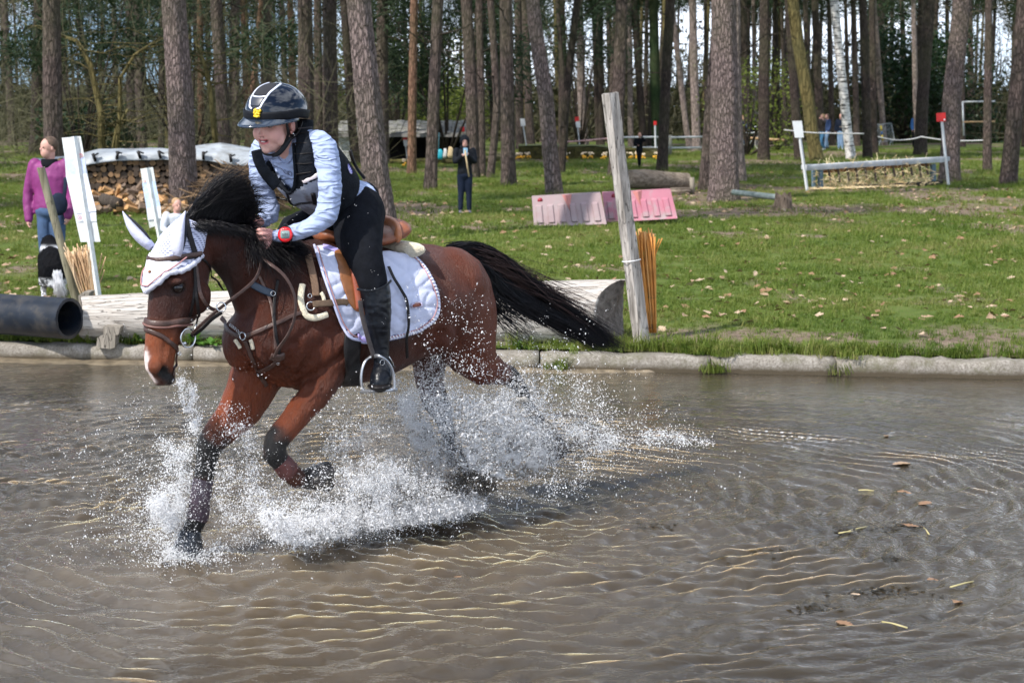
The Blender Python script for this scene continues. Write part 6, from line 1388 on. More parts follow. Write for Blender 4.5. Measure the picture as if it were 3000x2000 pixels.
# chocks
def block(name, label, cat, corners, depth, D, mat):
    P3 = [at_y(x, y, D) for x, y in corners]; r_ = root(name, (sum(p.x for p in P3)/len(P3), D, .14), label, cat); return r_, P3
wg = wood('grey_beam', (.17, .15, .12), (.34, .30, .25), .9, (14, 14, 3), .8, .5)
for (nm, lb, cr, dp, D) in (('wooden_wedge', 'notched grey wooden wedge holding the log on the kerb', [(303, 957), (353, 957), (346, 981), (338, 981), (336, 1018), (322, 1022), (282, 1018), (285, 990), (303, 978)], .16, 14.98), ('wooden_chock', 'small split chock between the black pipe and the log', [(229, 866), (242, 856), (262, 856), (258, 872), (240, 900), (232, 895)], .2, 15.5), ('wooden_chock', 'low dark chock under the middle of the log behind the horse', [(1455, 1000), (1510, 1004), (1512, 1030), (1450, 1030)], .2, 14.95)):
    P3 = [at_y(x, y, D) for x, y in cr]; mb = MB(); mb.prism(P3, (0, dp, 0)); o = mb.build(nm, wg, None, False); tag(o, lb, 'wood block')
# black pipe
pm = plain('black_pipe', (.010, .014, .022), .42, .3, 6, .15, 20, spec=.3, dirt=((.05, .045, .04), 5)); pr_ = root('drain_pipe', gp(120, 980, 15.2), 'black plastic pipe lying open-ended on the bank left of the log', 'pipe')
pe = at_y(204, 933, 15.0); ax = Vector((.80, -.42, -.0)).normalized(); a, b = basis(ax); ps = pe - ax * 2.6; mb = MB(); n = 40; vs = []
for (c, r) in ((ps, .168), (pe, .168), (pe, .142), (ps, .142)): vs += [c + a * r * math.cos(2*math.pi*j/n) + b * r * math.sin(2*math.pi*j/n) + ax * (random.uniform(-.004, .004)) for j in range(n)]
mb.add(vs, [(i*n + j, ((i+1) % 4)*n + j, ((i+1) % 4)*n + (j+1) % n, i*n + (j+1) % n) for i in range(4) for j in range(n)]); autosmooth(mb.build('tube', pm, pr_))
h_ = at_y(167, 908, 14.96); mb = MB(); mb.tube([pe - ax*.30 + (-a*0) + Vector((0, -.165, .055)), pe - ax*.30 + Vector((0, -.171, .057))], .011, 10); mb.build('drill_hole', plain('hole_black', (.003, .003, .003), .9), pr_)

# ---- posts
gw = wood('post_front', (.13, .115, .10), (.50, .46, .42), .9, (18, 18, 1.6), .7, .7); t = gw
def lean_post(name, label, top, bot, D, w, mat, rot, dz=0.0, n=4, extra=None):
    B_ = at_y(bot[0], bot[1], D); T_ = at_y(top[0], top[1], D + dz); r_ = root(name, (B_.x, D, .2), label, 'post'); ax = (T_ - B_).normalized(); a0 = Vector((math.cos(rot), math.sin(rot), 0)); a0 = (a0 - ax * a0.dot(ax)).normalized(); b0 = ax.cross(a0)
    mb = MB(); L = (T_ - B_).length + .25; k = 26; vs = []
    prof = [(-1, -1), (-.33, -1.0), (.33, -1.0), (1, -1), (1, -.33), (1, .33), (1, 1), (.33, 1), (-.33, 1), (-1, 1), (-1, .33), (-1, -.33)] if n == 4 else [(math.cos(2*math.pi*j/14), math.sin(2*math.pi*j/14)) for j in range(14)]
    m_ = len(prof)
    for i in range(k + 1):
        q = i / k; c = T_ - ax * L * (1 - q); 
        for j, (u, v) in enumerate(prof):
            e = 1 - .06 * (n == 4 and abs(u) == 1 and abs(v) == 1) + (float(fbm(u * 2, v * 2, q * 9, 3, 5)) - .5) * .16; vs.append(c + a0 * u * w * e + b0 * v * w * e + (ax * random.uniform(-.012, .004) if i == k else Vector()))
    mb.add(vs, [(i*m_ + j, i*m_ + (j+1) % m_, (i+1)*m_ + (j+1) % m_, (i+1)*m_ + j) for i in range(k) for j in range(m_)] + [tuple(k*m_ + j for j in range(m_))]); o = autosmooth(mb.build('timber', mat, r_), 45); return r_, T_, B_, ax, a0, b0
pr2, T_, B_, ax, a0, b0 = lean_post('wooden_post', 'tall weathered square post leaning beside the right end of the log', (1786, 272), (1876, 965), 14.95, .050, gw, R(38))
for (yy, m, nm) in ((763, plain('white_cord', (.75, .75, .75), .6), 'cord'),):
    c = at_y(1850, yy, 14.95); mb = MB(); mb.tube([c + (a0*math.cos(w) + b0*math.sin(w)) * .075 for w in np.linspace(0, 2*math.pi, 9)], .004, 5, False); mb.build(nm, m, pr2)
lean_post('wooden_post', 'round greenish post leaning left in front of the woman', (119, 490), (236, 930), 16.35, .036, wood('green_grey_post', (.13, .12, .075), (.29, .265, .19), .9, (14, 14, 2), .6, .5), 0, n=14)

# ---- bundles of twigs
def bundle(name, label, top_l, top_r, bot_l, bot_r, D, n, r, mat, seed, stray, bands):
    rr = random.Random(seed); B0 = at_y((bot_l[0]+bot_r[0])/2, bot_l[1], D); r_ = root(name, (B0.x, D, .2), label, 'twig bundle')
    for i in range(n):
        u = rr.random(); v = rr.uniform(-1, 1); tp = at_y(top_l[0]*(1-u) + top_r[0]*u, top_l[1]*(1-u) + top_r[1]*u + rr.gauss(0, 9), D + v * .07); q = min(max(u + rr.gauss(0, .18), 0), 1); bt = at_y(bot_l[0]*(1-q) + bot_r[0]*q, bot_l[1], D + v * .035)
        md = bt.lerp(tp, .55) + Vector((rr.gauss(0, .006), rr.gauss(0, .006), 0)); mb = MB(); mb.tube(spline([bt, md, tp + Vector((rr.gauss(0, .014), rr.gauss(0, .014), 0))], 3), r * rr.uniform(.7, 1.2), 5); mb.build('twig', mat[i % len(mat)], r_)
    for (a, b, c) in stray: mb = MB(); mb.tube(spline([at_y(*a, D), at_y(*b, D), at_y(*c, D)], 4), r, 5); mb.build('twig', mat[0], r_)
    for (x0, x1, y) in bands:
        c = (at_y(x0, y, D) + at_y(x1, y, D)) / 2; w = (x1 - x0) / 2 / ppm(D) + .004; mb = MB(); mb.tube([c + Vector((math.cos(s)*w, math.sin(s)*w*.9, .004*math.sin(s*2))) for s in np.linspace(0, 2*math.pi, 19)], .0028, 5, False); mb.build('wire_tie', plain('tie_wire', (.10, .07, .05), .6), r_)
or1, or2 = plain('orange_cane', (.62, .26, .05), .55, .25, 8), plain('light_cane', (.72, .38, .12), .55, .25, 8)
bundle('twig_bundle', 'orange willow twig bundle standing behind the tall leaning post', (1860, 684), (1917, 690), (1896, 975), (1922, 972), 15.15, 85, .0052, [or1, or1, or2], 3, [((1905, 930), (1915, 770), (1940, 698)), ((1903, 900), (1912, 760), (1932, 700))], [(1893, 1921, 871), (1897, 1922, 950), (1897, 1922, 955), (1897, 1922, 960)])
tw1, tw2 = plain('tan_twig', (.52, .33, .18), .6, .25, 8), plain('pale_twig', (.62, .45, .28), .6, .2, 8)
bundle('twig_bundle', 'tan twig bundle between the round post and the white board post', (192, 736), (262, 728), (240, 872), (278, 872), 16.25, 75, .005, [tw1, tw2], 4, [((270, 860), (290, 810), (310, 752)), ((272, 850), (288, 790), (298, 742)), ((275, 865), (292, 830), (306, 790)), ((262, 850), (225, 800), (203, 775)), ((264, 830), (230, 770), (198, 742))], [(243, 277, 862)])

# ---- number board posts at the fence of the obstacle
whb = plain('white_paint_board', (.72, .74, .72), .45, .05, 8, spec=.4, dirt=((.55, .56, .54), 9)); paper = plain('white_paper', (.76, .78, .84), .7, .04, 20); red_ink = plain('red_ink', (.62, .10, .12), .6)
def angle_post(label, top, bot, D, w, boards, marks, base_y):
    B_ = at_y(*bot, D); T_ = at_y(*top, D); r_ = root('board_post', (B_.x, D, .2), label, 'sign post'); ax = (T_ - B_).normalized(); sx = Vector((1, 0, 0)); sx = (sx - ax * sx.dot(ax)).normalized(); fy = ax.cross(sx); fy = fy if fy.y < 0 else -fy
    mb = MB(); a, b = sx * .66 + fy * -.0, sx; e = [(-w, .0), (w * .15, -w * 1.1), (w, -.0), (w, .008), (w * .15, -w * 1.1 + .01), (-w, .010)]
    vs = []; 
    for P in (B_ - ax * .1, T_): vs += [P + sx * u + Vector((0, v, 0)) for u, v in e]
    mb.add(vs, [(i, (i+1) % 6, 6 + (i+1) % 6, 6 + i) for i in range(6)] + [(0, 1, 2, 3, 4, 5), (6, 7, 8, 9, 10, 11)]); mb.build('post', whb, r_, False)
    for i, (nm, cs, m) in enumerate(boards):
        P3 = [at_y(x, y, D + .012 + (.0 if nm == 'board' else -.006) - .003 * (i % 3)) for x, y in cs]; mb = MB(); mb.prism(P3, (0, .006 if nm == 'board' else .0015, 0)); mb.build(nm, m, r_, False)
    for (x, y, s) in marks:
        c = at_y(x, y, D - .004); mb = MB(); rr = s / ppm(D); mb.tube([c + Vector((math.cos(q) * rr, 0, math.sin(q) * rr * 1.1)) for q in np.linspace(0, 6.28, 15)], .0018, 5, False); mb.tube([c + Vector((-rr*.4, 0, rr*.6)), c + Vector((rr*.4, 0, rr*.3)), c + Vector((-rr*.3, 0, -rr*.1)), c + Vector((rr*.4, 0, -rr*.6))], .0015, 5); o = mb.build('red_mark', red_ink, r_); o['kind'] = 'stuff'
    return r_
angle_post('tall white number board post with sheets of paper beside the woman', (217, 400), (289, 870), 16.2, .026,
    [('board', [(181, 404), (236, 399), (249, 469), (294, 708), (236, 709), (193, 516), (190, 466)], whb), ('sheet', [(189, 467), (248, 461), (254, 512), (203, 518)], plain('bluish_paper', (.55, .62, .82), .6)), ('sheet', [(193, 517), (254, 508), (282, 618), (222, 626)], paper), ('sheet', [(222, 626), (281, 618), (283, 648), (226, 650)], paper)],
    [(237, 456, 5), (233, 637, 6)], 860)
angle_post('shorter white number board post in front of the woodpile', (430, 492), (476, 740), 22.0, .028,
    [('board', [(411, 495), (448, 490), (477, 656), (438, 668)], whb), ('sheet', [(416, 536), (455, 530), (470, 604), (429, 611)], plain('pale_blue_paper', (.55, .66, .82), .6)), ('sheet', [(429, 611), (470, 604), (473, 640), (433, 645)], paper)], [(424, 531, 3)], 740)

# ---- woodpile with its tarpaulin
logm = [wood('log_end', a, b, .85, (22, 22, 22), .5) for a, b in (((.20, .115, .06), (.40, .25, .14)), ((.11, .07, .045), (.24, .155, .10)), ((.06, .045, .035), (.14, .10, .075)))]; barkm = wood('log_bark', (.035, .027, .022), (.10, .08, .065), .95, (20, 20, 5), 1)
DP = 36.0; wp = root('woodpile', gp(420, 600, DP + .5), 'long stack of round firewood logs under a grey tarpaulin', 'woodpile')
xa, xb = at_y(98, 500, DP).x, at_y(735, 500, DP).x; sh = []
for s in range(4):
    mb = MB(); n = 9; mb.mi = 0; e = [(math.cos(2*math.pi*j/n) * (1 + .12*math.sin(j*2.3+s)), math.sin(2*math.pi*j/n) * (1 + .1*math.cos(j*1.7+s))) for j in range(n)]
    mb.add([(u, -.5, v) for u, v in e] + [(u, .5, v) for u, v in e], [tuple(range(n))]); f = [(j, n + j, n + (j+1) % n, (j+1) % n) for j in range(n)]; mb.f += f; mb.m += [1] * n; mb.f.append(tuple(2*n - 1 - j for j in range(n))); mb.m.append(0)
    for k in range(3):
        m2 = mb.mesh('log'); m2.materials.append(logm[k]); m2.materials.append(barkm); sh.append(m2)
z = .24; row = 0; cnt = 0
while z < 1.12:
    x = xa + random.uniform(0, .06)
    while x < xb and cnt < 296:
        r = random.uniform(.042, .078); o = bpy.data.objects.new('log', random.choice(sh)); COL.objects.link(o); o.parent = wp; cnt += 1
        o.location = Vector((x + r, DP + .5 + random.uniform(-.05, .04), z + random.uniform(-.015, .02))) - org(wp); o.scale = (r, .9, r); o.rotation_euler = (0, random.uniform(0, 6.28), 0); x += 2 * r * .97
    z += .112; row += 1
mb = MB(); mb.box(((xa + xb)/2, DP + .75, .62), (xb - xa - .1, .5, .85)); mb.build('shade_core', plain('core_shade', (.012, .010, .008), .95), wp, False)  # near-black box added for the shade seen between the logs
tp_top = [(98, 468), (170, 462), (246, 451), (292, 435), (388, 436), (488, 436), (535, 437), (571, 430), (644, 423), (700, 430), (745, 436)]; tp_bot = [(98, 500), (170, 492), (246, 484), (299, 472), (382, 470), (491, 470), (535, 472), (571, 470), (647, 477), (700, 482), (745, 492)]
mb = MB(); nx_, ny_ = 90, 12; vs = []
for i in range(nx_):
    px = 98 + (745 - 98) * i / (nx_-1); yt = np.interp(px, [p[0] for p in tp_top], [p[1] for p in tp_top]); yb = np.interp(px, [p[0] for p in tp_bot], [p[1] for p in tp_bot])
    tp, bt = at_y(px, yt, DP + .75), at_y(px, yb, DP - .08)
    for j in range(ny_):
        q = j / (ny_ - 1)
        if q < .62: s = q / .62; p = tp.lerp(Vector((bt.x, DP - .02, bt.z + .13)), s) + Vector((0, 0, .02 * math.sin(s * 3)))
        else: s = (q - .62) / .38; p = Vector((bt.x, DP - .02, bt.z + .13)).lerp(bt, s)
        p.z += (float(fbm(p.x * 2, q * 3, 0, 3, 5)) - .5) * .09; p.y += (float(fbm(p.x * 5, q * 2, 4, 3, 6)) - .5) * .07; vs.append(p)
    # back edge
mb.add(vs, [(i*ny_ + j, i*ny_ + j + 1, (i+1)*ny_ + j + 1, (i+1)*ny_ + j) for i in range(nx_-1) for j in range(ny_-1)])
tr_ = root('tarpaulin', (vs[0].x, DP, 1.1), 'grey tarpaulin sagging over the top of the woodpile', 'tarpaulin')
o = mb.build('sheet', plain('tarp_grey', (.36, .39, .42), .5, .12, 4, .3, 20, spec=.4, dirt=((.20, .20, .19), 3)), tr_); q = o.modifiers.new('t', 'SOLIDIFY'); q.thickness = .006
for px in (276, 344, 408, 468, 596, 676): y = np.interp(px, [p[0] for p in tp_bot], [p[1] for p in tp_bot]) - 16; c = at_y(px, y, DP - .12); mb = MB(); mb.box(c, (.05, .05, .16), 0, 0, random.uniform(-.5, .5)); mb.box(c + Vector((.03, 0, .05)), (.12, .04, .03), 0, 0, random.uniform(-.6, .6)); mb.build('tie_strap', black_l, tr_)
# heap of split logs in front
spl = [wood('split_face', a, b, .85, (8, 8, 30), .6) for a, b in (((.36, .18, .075), (.60, .36, .17)), ((.28, .19, .12), (.46, .33, .22)), ((.16, .11, .08), (.30, .22, .16)))]; ss = []
for s in range(3):
    mb = MB(); L = 1.0; mb.prism([(0, 0, 0), (.30, .04, 0), (.36, .24, 0), (.16, .34, 0), (-.02, .2, 0)], (0, 0, L))
    for k in range(3): m2 = mb.mesh('split_log'); m2.materials.append(spl[(s + k) % 3]); ss.append(m2)
hp_ = root('firewood_heap', gp(390, 630), 'untidy heap of freshly split orange firewood in front of the stack', 'firewood heap')
for i in range(150):
    px = random.uniform(262, 505) if i < 120 else random.uniform(505, 590); D = random.uniform(32.6, 35.2); base = float(gp(px, 0, D).z); hmx = max(0, .46 * (1 - abs((D - 34.4)) / 2.4)) * (1 if px < 505 else .5); c = gp(px, 500, D) + Vector((0, 0, random.random() * hmx))
    o = bpy.data.objects.new('split_log', random.choice(ss)); COL.objects.link(o); o.parent = hp_; o.location = c - org(hp_); o.scale = (random.uniform(.18, .34), random.uniform(.18, .34), random.uniform(.18, .32)); o.rotation_euler = (random.uniform(.8, 2.3), random.uniform(-.5, .5), random.uniform(-1.5, 1.5))
mb = MB(); mb.tube([gp(287, 0, 32.9) + Vector((0, 0, .28)), gp(332, 0, 32.6) + Vector((0, 0, .20))], .11, 12); o = mb.build('dark_log', barkm, None); tag(o, 'thick dark-barked log lying at the left of the split firewood', 'log')
# brushwood pile to the right of the heap
v, f = [], []
rg = np.random.default_rng(3); n = 1100; cx = at_y(692, 560, 33).x; p = np.stack([cx + rg.normal(0, .42, n), 33.6 + rg.normal(0, .5, n), .25 + np.abs(rg.normal(0, .42, n))], 1); p[:, 2] = np.minimum(p[:, 2], .25 + .72 * np.exp(-((p[:, 0] - cx - .1) / 1.0) ** 2)); an = rg.uniform(-.5, .5, n) + (rg.random(n) < .5) * 3.14; el = rg.normal(.1, .35, n); d = np.stack([np.cos(an)*np.cos(el), np.sin(an)*np.cos(el), np.sin(el)], 1); L = rg.uniform(.12, .45, n)[:, None]; w = rg.uniform(.004, .020, n)[:, None]
s1 = np.cross(d, [0, 0, 1.]); s1 /= np.linalg.norm(s1, axis=1)[:, None]; s2 = np.cross(d, s1); e = p + d * L; V = np.stack([p + s1*w, p - .5*s1*w + .87*s2*w, p - .5*s1*w - .87*s2*w, e + s1*w*.6, e - .3*s1*w + .5*s2*w, e - .3*s1*w - .5*s2*w], 1).reshape(-1, 3); b = np.arange(n)[:, None] * 6
F = np.concatenate([b + np.array([0, 1, 4, 3]), b + np.array([1, 2, 5, 4]), b + np.array([2, 0, 3, 5])]); o = link('brushwood', me_np('brushwood', V, F), wood('brush_wood', (.10, .06, .035), (.36, .24, .14), .9, (3, 3, 3), .4), None, False); tag(o, 'heap of torn roots and brushwood behind the mane of the horse', 'brushwood', None, 'stuff')

# ---- the low shed
shd = root('shed', gp(1180, 478, 66), 'low dark open shed with a lichen-grey roof beyond the trees', 'shed'); D = 66.0
def bx3(m, x0, x1, y0, y1, z0, z1): m.box(((x0+x1)/2, (y0+y1)/2, (z0+z1)/2), (x1-x0, y1-y0, z1-z0))
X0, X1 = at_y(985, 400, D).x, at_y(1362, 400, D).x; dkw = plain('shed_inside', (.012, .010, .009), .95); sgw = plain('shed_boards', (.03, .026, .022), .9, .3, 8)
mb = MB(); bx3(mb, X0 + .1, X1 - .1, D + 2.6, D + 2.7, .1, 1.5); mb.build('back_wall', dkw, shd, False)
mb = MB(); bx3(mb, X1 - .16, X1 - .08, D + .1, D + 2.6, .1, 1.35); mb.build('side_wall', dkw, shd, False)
mb = MB(); bx3(mb, X0 + .05, X0 + .75, D, D + .06, .1, 1.22); mb.build('front_wall', plain('white_sheet', (.55, .56, .55), .6, .15, 9, stretch=(12, 1, 1)), shd, False)
for k in range(5): mb = MB(); x = X0 + .8 + k * (X1 - X0 - .95) / 4; bx3(mb, x, x + .09, D + .05, D + .14, .1, 1.22); mb.build('post', sgw, shd, False)
nr = 16
for k in range(nr):
    xa_ = X0 - .1 + k * (X1 - X0 + .2) / nr; xb_ = xa_ + (X1 - X0 + .2) / nr - .012; mb = MB(); zt = .022 * (k % 2); mb.prism([(xa_, D - .25, 1.20 + zt), (xb_, D - .25, 1.20 + zt), (xb_, D + 2.9, 1.62 + zt), (xa_, D + 2.9, 1.62 + zt)], (0, 0, .03)); mb.build('roof_sheet', plain('lichen_roof', (.25, .245, .235), .9, .35, 3, .4, 20, dirt=((.10, .11, .05), 4)) if k == 0 else bpy.data.materials['lichen_roof'], shd, False)
mb = MB(); bx3(mb, X0 - .1, X1 + .1, D - .30, D - .26, 1.10, 1.21); mb.build('fascia', plain('grey_fascia', (.22, .21, .20), .85, .2, 6), shd, False)
def sack(name, label, px0, px1, py0, py1, D, mat, cat):
    a, b = at_y(px0, py1, D), at_y(px1, py0, D); w, h = b.x - a.x, b.z - a.z; mb = MB(); c = Vector(((a.x+b.x)/2, D, a.z)); mb.loft([(c + Vector((0, 0, 0)), Vector((w*.45, 0, 0)), Vector((0, w*.35, 0)), .5), (c + Vector((0, 0, h*.3)), Vector((w*.52, 0, 0)), Vector((0, w*.4, 0)), .6), (c + Vector((.02, 0, h*.8)), Vector((w*.44, 0, 0)), Vector((0, w*.33, 0)), .6), (c + Vector((0, 0, h)), Vector((w*.25, 0, 0)), Vector((0, w*.15, 0)), .7)], 14); o = mb.build(name, mat, None); tag(o, label, cat)
sack('feed_sack', 'teal bag standing at the right part of the shed', 1281, 1297, 437, 467, 63.5, plain('teal_plastic', (.02, .33, .42), .4, .15, 8), 'bag')
sack('feed_sack', 'pale grey bag beside the teal one by the shed', 1298, 1309, 435, 464, 63.8, plain('grey_plastic', (.55, .56, .56), .5, .1, 8), 'bag')
sack('feed_sack', 'sand-coloured sack right of the grey bag by the shed', 1311, 1327, 430, 463, 63.6, plain('sand_sack', (.55, .42, .24), .8, .15, 8), 'bag')
mb = MB(); mb.tube([at_y(1284, 436, 63.7), at_y(1284, 389, 63.7)], .03, 8); o = mb.build('blue_pipe', plain('blue_pipe', (.12, .30, .36), .5), None); tag(o, 'thin blue-grey pipe rising above the teal bag', 'pipe')

# ---- mossy bank
moss = wood('mossy_planks', (.035, .032, .015), (.115, .105, .035), .95, (4, 4, 9), .7); bk = root('earth_bank', gp(1720, 465, 70), 'mossy raised bank held by old dark planks beyond the lawn', 'bank')
xa, xb = at_y(1520, 430, 70).x, at_y(1925, 430, 70).x; mb = MB(); nx_, ny_ = 60, 12; vs = []
for i in range(nx_):
    for j in range(ny_): x = xa + (xb - xa) * i/(nx_-1); y = 70.05 + 3.2 * j/(ny_-1); vs.append((x, y, .70 - .02 * (j == 0) + (float(fbm(x, y, 0, 3, 5)) - .5) * .14 - .35 * max(0, (i/(nx_-1) - .55)) - .5 * (j == ny_ - 1)))
mb.add(vs, [(i*ny_ + j, i*ny_ + j + 1, (i+1)*ny_ + j + 1, (i+1)*ny_ + j) for i in range(nx_-1) for j in range(ny_-1)]); mb.build('turf', plain('bank_turf', (.10, .115, .03), .95, .4, 2, .8, 12), bk)
for r_i in range(3):
    for c_i in range(5): w = (xb - xa) / 5; mb = MB(); zz_ = .28 + r_i * .155; hgt = .15 if not (r_i == 2 and c_i > 2) else .09; mb.box((xa + w * (c_i + .5), 70.0 + random.uniform(-.02, .02), zz_), (w - .015, .06, hgt), random.uniform(-.01, .01), 0, random.uniform(-.012, .012)); mb.build('plank', moss, bk, False)
for k, (x0_, x1_, y_, D_) in enumerate(((1140, 1300, 491, 63.2), (1300, 1462, 484, 64.6))):
    a, b = gp(x0_, 0, D_), gp(x1_, 0, D_ + 1.2); mb = MB(); mb.tube([a + Vector((0, 0, .08)), b + Vector((0, 0, .12))], .09, 8); o = mb.build('timber_edging', moss, None); tag(o, ('low mossy timber edging in front of the shed', 'low mossy timber edging running on behind the hooded child')[k], 'edging')
yf, wf = plain('yellow_flower', (.80, .42, .03), .6, .2, 20), plain('cream_flower', (.75, .62, .45), .6, .2, 20)
for i, (px, py) in enumerate(((1518, 470), (1530, 475), (1547, 462), (1658, 462), (1713, 471), (1730, 462), (1771, 469), (1847, 458), (1866, 462), (1883, 458), (1922, 454), (1185, 491))):
    c = gp(px, py + 4, 69.2 if i < 11 else 60); r_ = root('flower_clump', c, ('small clump of yellow and cream flowers at the foot of the mossy bank' if i < 11 else 'lone yellow flower clump in front of the reddish pine by the shed'), 'flowers', 'yellow flower clumps' if i < 11 else None)
    for k in range(2):
        mb = MB()
        for q in range(9): d = Vector((random.gauss(0, .055), random.gauss(0, .05), .06 + random.random() * .10 + .12 * k)); mb.ball(c + d, (.035, .03, .028), 6, 4)
        o = mb.build('blossom', (yf, wf)[k], r_); o['kind'] = 'stuff'

# ---- flag and number markers
redp = plain('red_paint', (.60, .02, .02), .45, .08, 8); greyw = plain('grey_white_paint', (.62, .64, .66), .5, .05, 8)
def marker(label, bpts, bot, D, parts, w=.022):
    T_ = at_y(*bpts, D); B_ = at_y(*bot, D); r_ = root('marker_post', (B_.x, D, .2), label, 'marker'); mb = MB(); mb.tube([B_, T_], w, 4, twist=0); mb.build('post', greyw, r_, False)
    for (cs, m) in parts: P3 = [at_y(x, y, D - .04) for x, y in cs]; mb = MB(); mb.prism(P3, (0, .015, 0)); mb.build('board', m, r_, False)
    return r_
marker('marker with red top board and white lower board left of the reddish pine', (1186, 400), (1193, 474), 66, [([(1179, 394), (1192, 394), (1193, 410), (1180, 410)], redp), ([(1181, 410), (1193, 410), (1196, 428), (1184, 428)], greyw)])
marker('red board just showing behind the hood of the child', (1356, 380), (1364, 470), 66, [([(1348, 373), (1360, 372), (1362, 392), (1350, 393)], redp)])
marker('white-headed marker on the left end of the bank', (1530, 350), (1542, 428), 71, [([(1524, 348), (1537, 347), (1540, 369), (1526, 370)], greyw)])
marker('red-tipped marker with a white board on the bank', (1690, 350), (1698, 424), 71, [([(1684, 343), (1696, 342), (1697, 355), (1685, 356)], redp), ([(1686, 356), (1699, 356), (1701, 374), (1688, 374)], greyw)])
marker('slim white pole with a red tip beside the figure in black', (1919, 358), (1921, 440), 71, [([(1915, 355), (1924, 355), (1924, 367), (1915, 367)], redp)], .035)

# ---- hay rack jump
D0, D1 = 42.6, 45.6; hr = root('hay_rack_jump', gp(2575, 552, 44), 'hay rack jump with a broad grey top rail and straw inside', 'jump')
def hq(px, py): q = (px - 2356) / (2772 - 2356); return at_y(px, py, D0 + (D1 - D0) * q)
railm = wood('grey_rail', (.36, .38, .40), (.58, .60, .62), .7, (3, 3, 3), .2); blu = plain('blue_grey_paint', (.10, .16, .20), .7, .25, 10); slm = wood('slat_wood', (.075, .055, .042), (.16, .12, .09), .9, (20, 20, 3), .4); bmd = wood('dark_beam', (.02, .018, .018), (.06, .05, .045), .8, (6, 6, 20), .4)
def beam(nm, p0, p1, w, h, mat, par=hr, rf=None):
    T_ = (p1 - p0).normalized(); a = T_.cross(UP).normalized(); b = a.cross(T_); mb = MB(); mb.loft([(p0, a*w, b*h, .35), (p1, a*w, b*h, .35)], 12); return autosmooth(mb.build(nm, mat, par), 40)
beam('top_rail', hq(2357, 490), hq(2773, 465), .11, .055, railm); beam('rail_trim', hq(2360, 497) - Vector((0, .10, .0)), hq(2773, 472) - Vector((0, .10, 0)), .02, .022, railm)
beam('back_board', hq(2400, 503) + Vector((0, .12, 0)), hq(2728, 481) + Vector((0, .12, 0)), .02, .045, wood('orange_board', (.22, .09, .03), (.36, .17, .07), .8, (3, 3, 9), .3))
beam('leg', hq(2403, 497), hq(2404, 553), .055, .055, blu); beam('leg', hq(2733, 480), hq(2734, 530), .06, .06, blu); beam('base_beam', hq(2392, 557), hq(2757, 536), .07, .055, bmd); beam('leg', hq(2396, 500) + Vector((-.05, .35, 0)), hq(2397, 550) + Vector((-.05, .35, 0)), .04, .04, blu)
for x in (2428, 2455, 2482, 2508, 2534, 2562, 2590, 2616, 2642, 2667, 2693, 2713): yt = 496 - (x - 2400) * .058; p = hq(x, yt) + Vector((0, .02, 0)); q = hq(x + 3, yt + random.choice((34, 40, 44))) + Vector((0, -.10, 0)); beam('slat', p, q, .028, .012, slm)
hay = [plain('straw', (.85, .60, .32), .7, .25, 6), plain('straw_pale', (.90, .72, .44), .7, .2, 6)]
for hk in range(2):
    mb = MB()
    for i in range(520):
        x = random.uniform(2408, 2738); q0 = hq(x, 0); zb = .26 + (.52 * random.random() ** 1.4 if i % 5 else 0); y_ = q0.y + random.uniform(-.22, .25)
        if i % 6 == 0: x = random.uniform(2385, 2660); q0 = hq(x, 0); zb = .25; y_ = q0.y - .1 - abs(random.gauss(0, .3))
        c = Vector((q0.x, y_, zb)); an = random.uniform(0, 6.28); el = random.uniform(-.3, 1.2) if i % 6 else random.uniform(-.1, .15); L = random.uniform(.1, .34); d = Vector((math.cos(an)*math.cos(el), math.sin(an)*math.cos(el), math.sin(el))) * L; mb.tube([c, c + d*.5 + Vector((0, 0, .02)), c + d], .005, 3)
    o = mb.build('straw', hay[hk], hr, False); o['kind'] = 'stuff'
marker('white number board on a leaning pole at the left end of the hay rack', (2337, 358), (2366, 566), 42.4, [([(2321, 355), (2349, 354), (2355, 403), (2329, 404)], greyw)], .035)
mk_ = marker('red board on a leaning white pole at the right end of the hay rack', (2757, 333), (2779, 545), 45.4, [([(2743, 332), (2770, 330), (2771, 356), (2744, 357)], redp)], .035)
mb = MB(); mb.ball(at_y(2767, 351, 45.33), (.022, .006, .022), 10, 6); mb.build('white_mark', greyw, mk_)

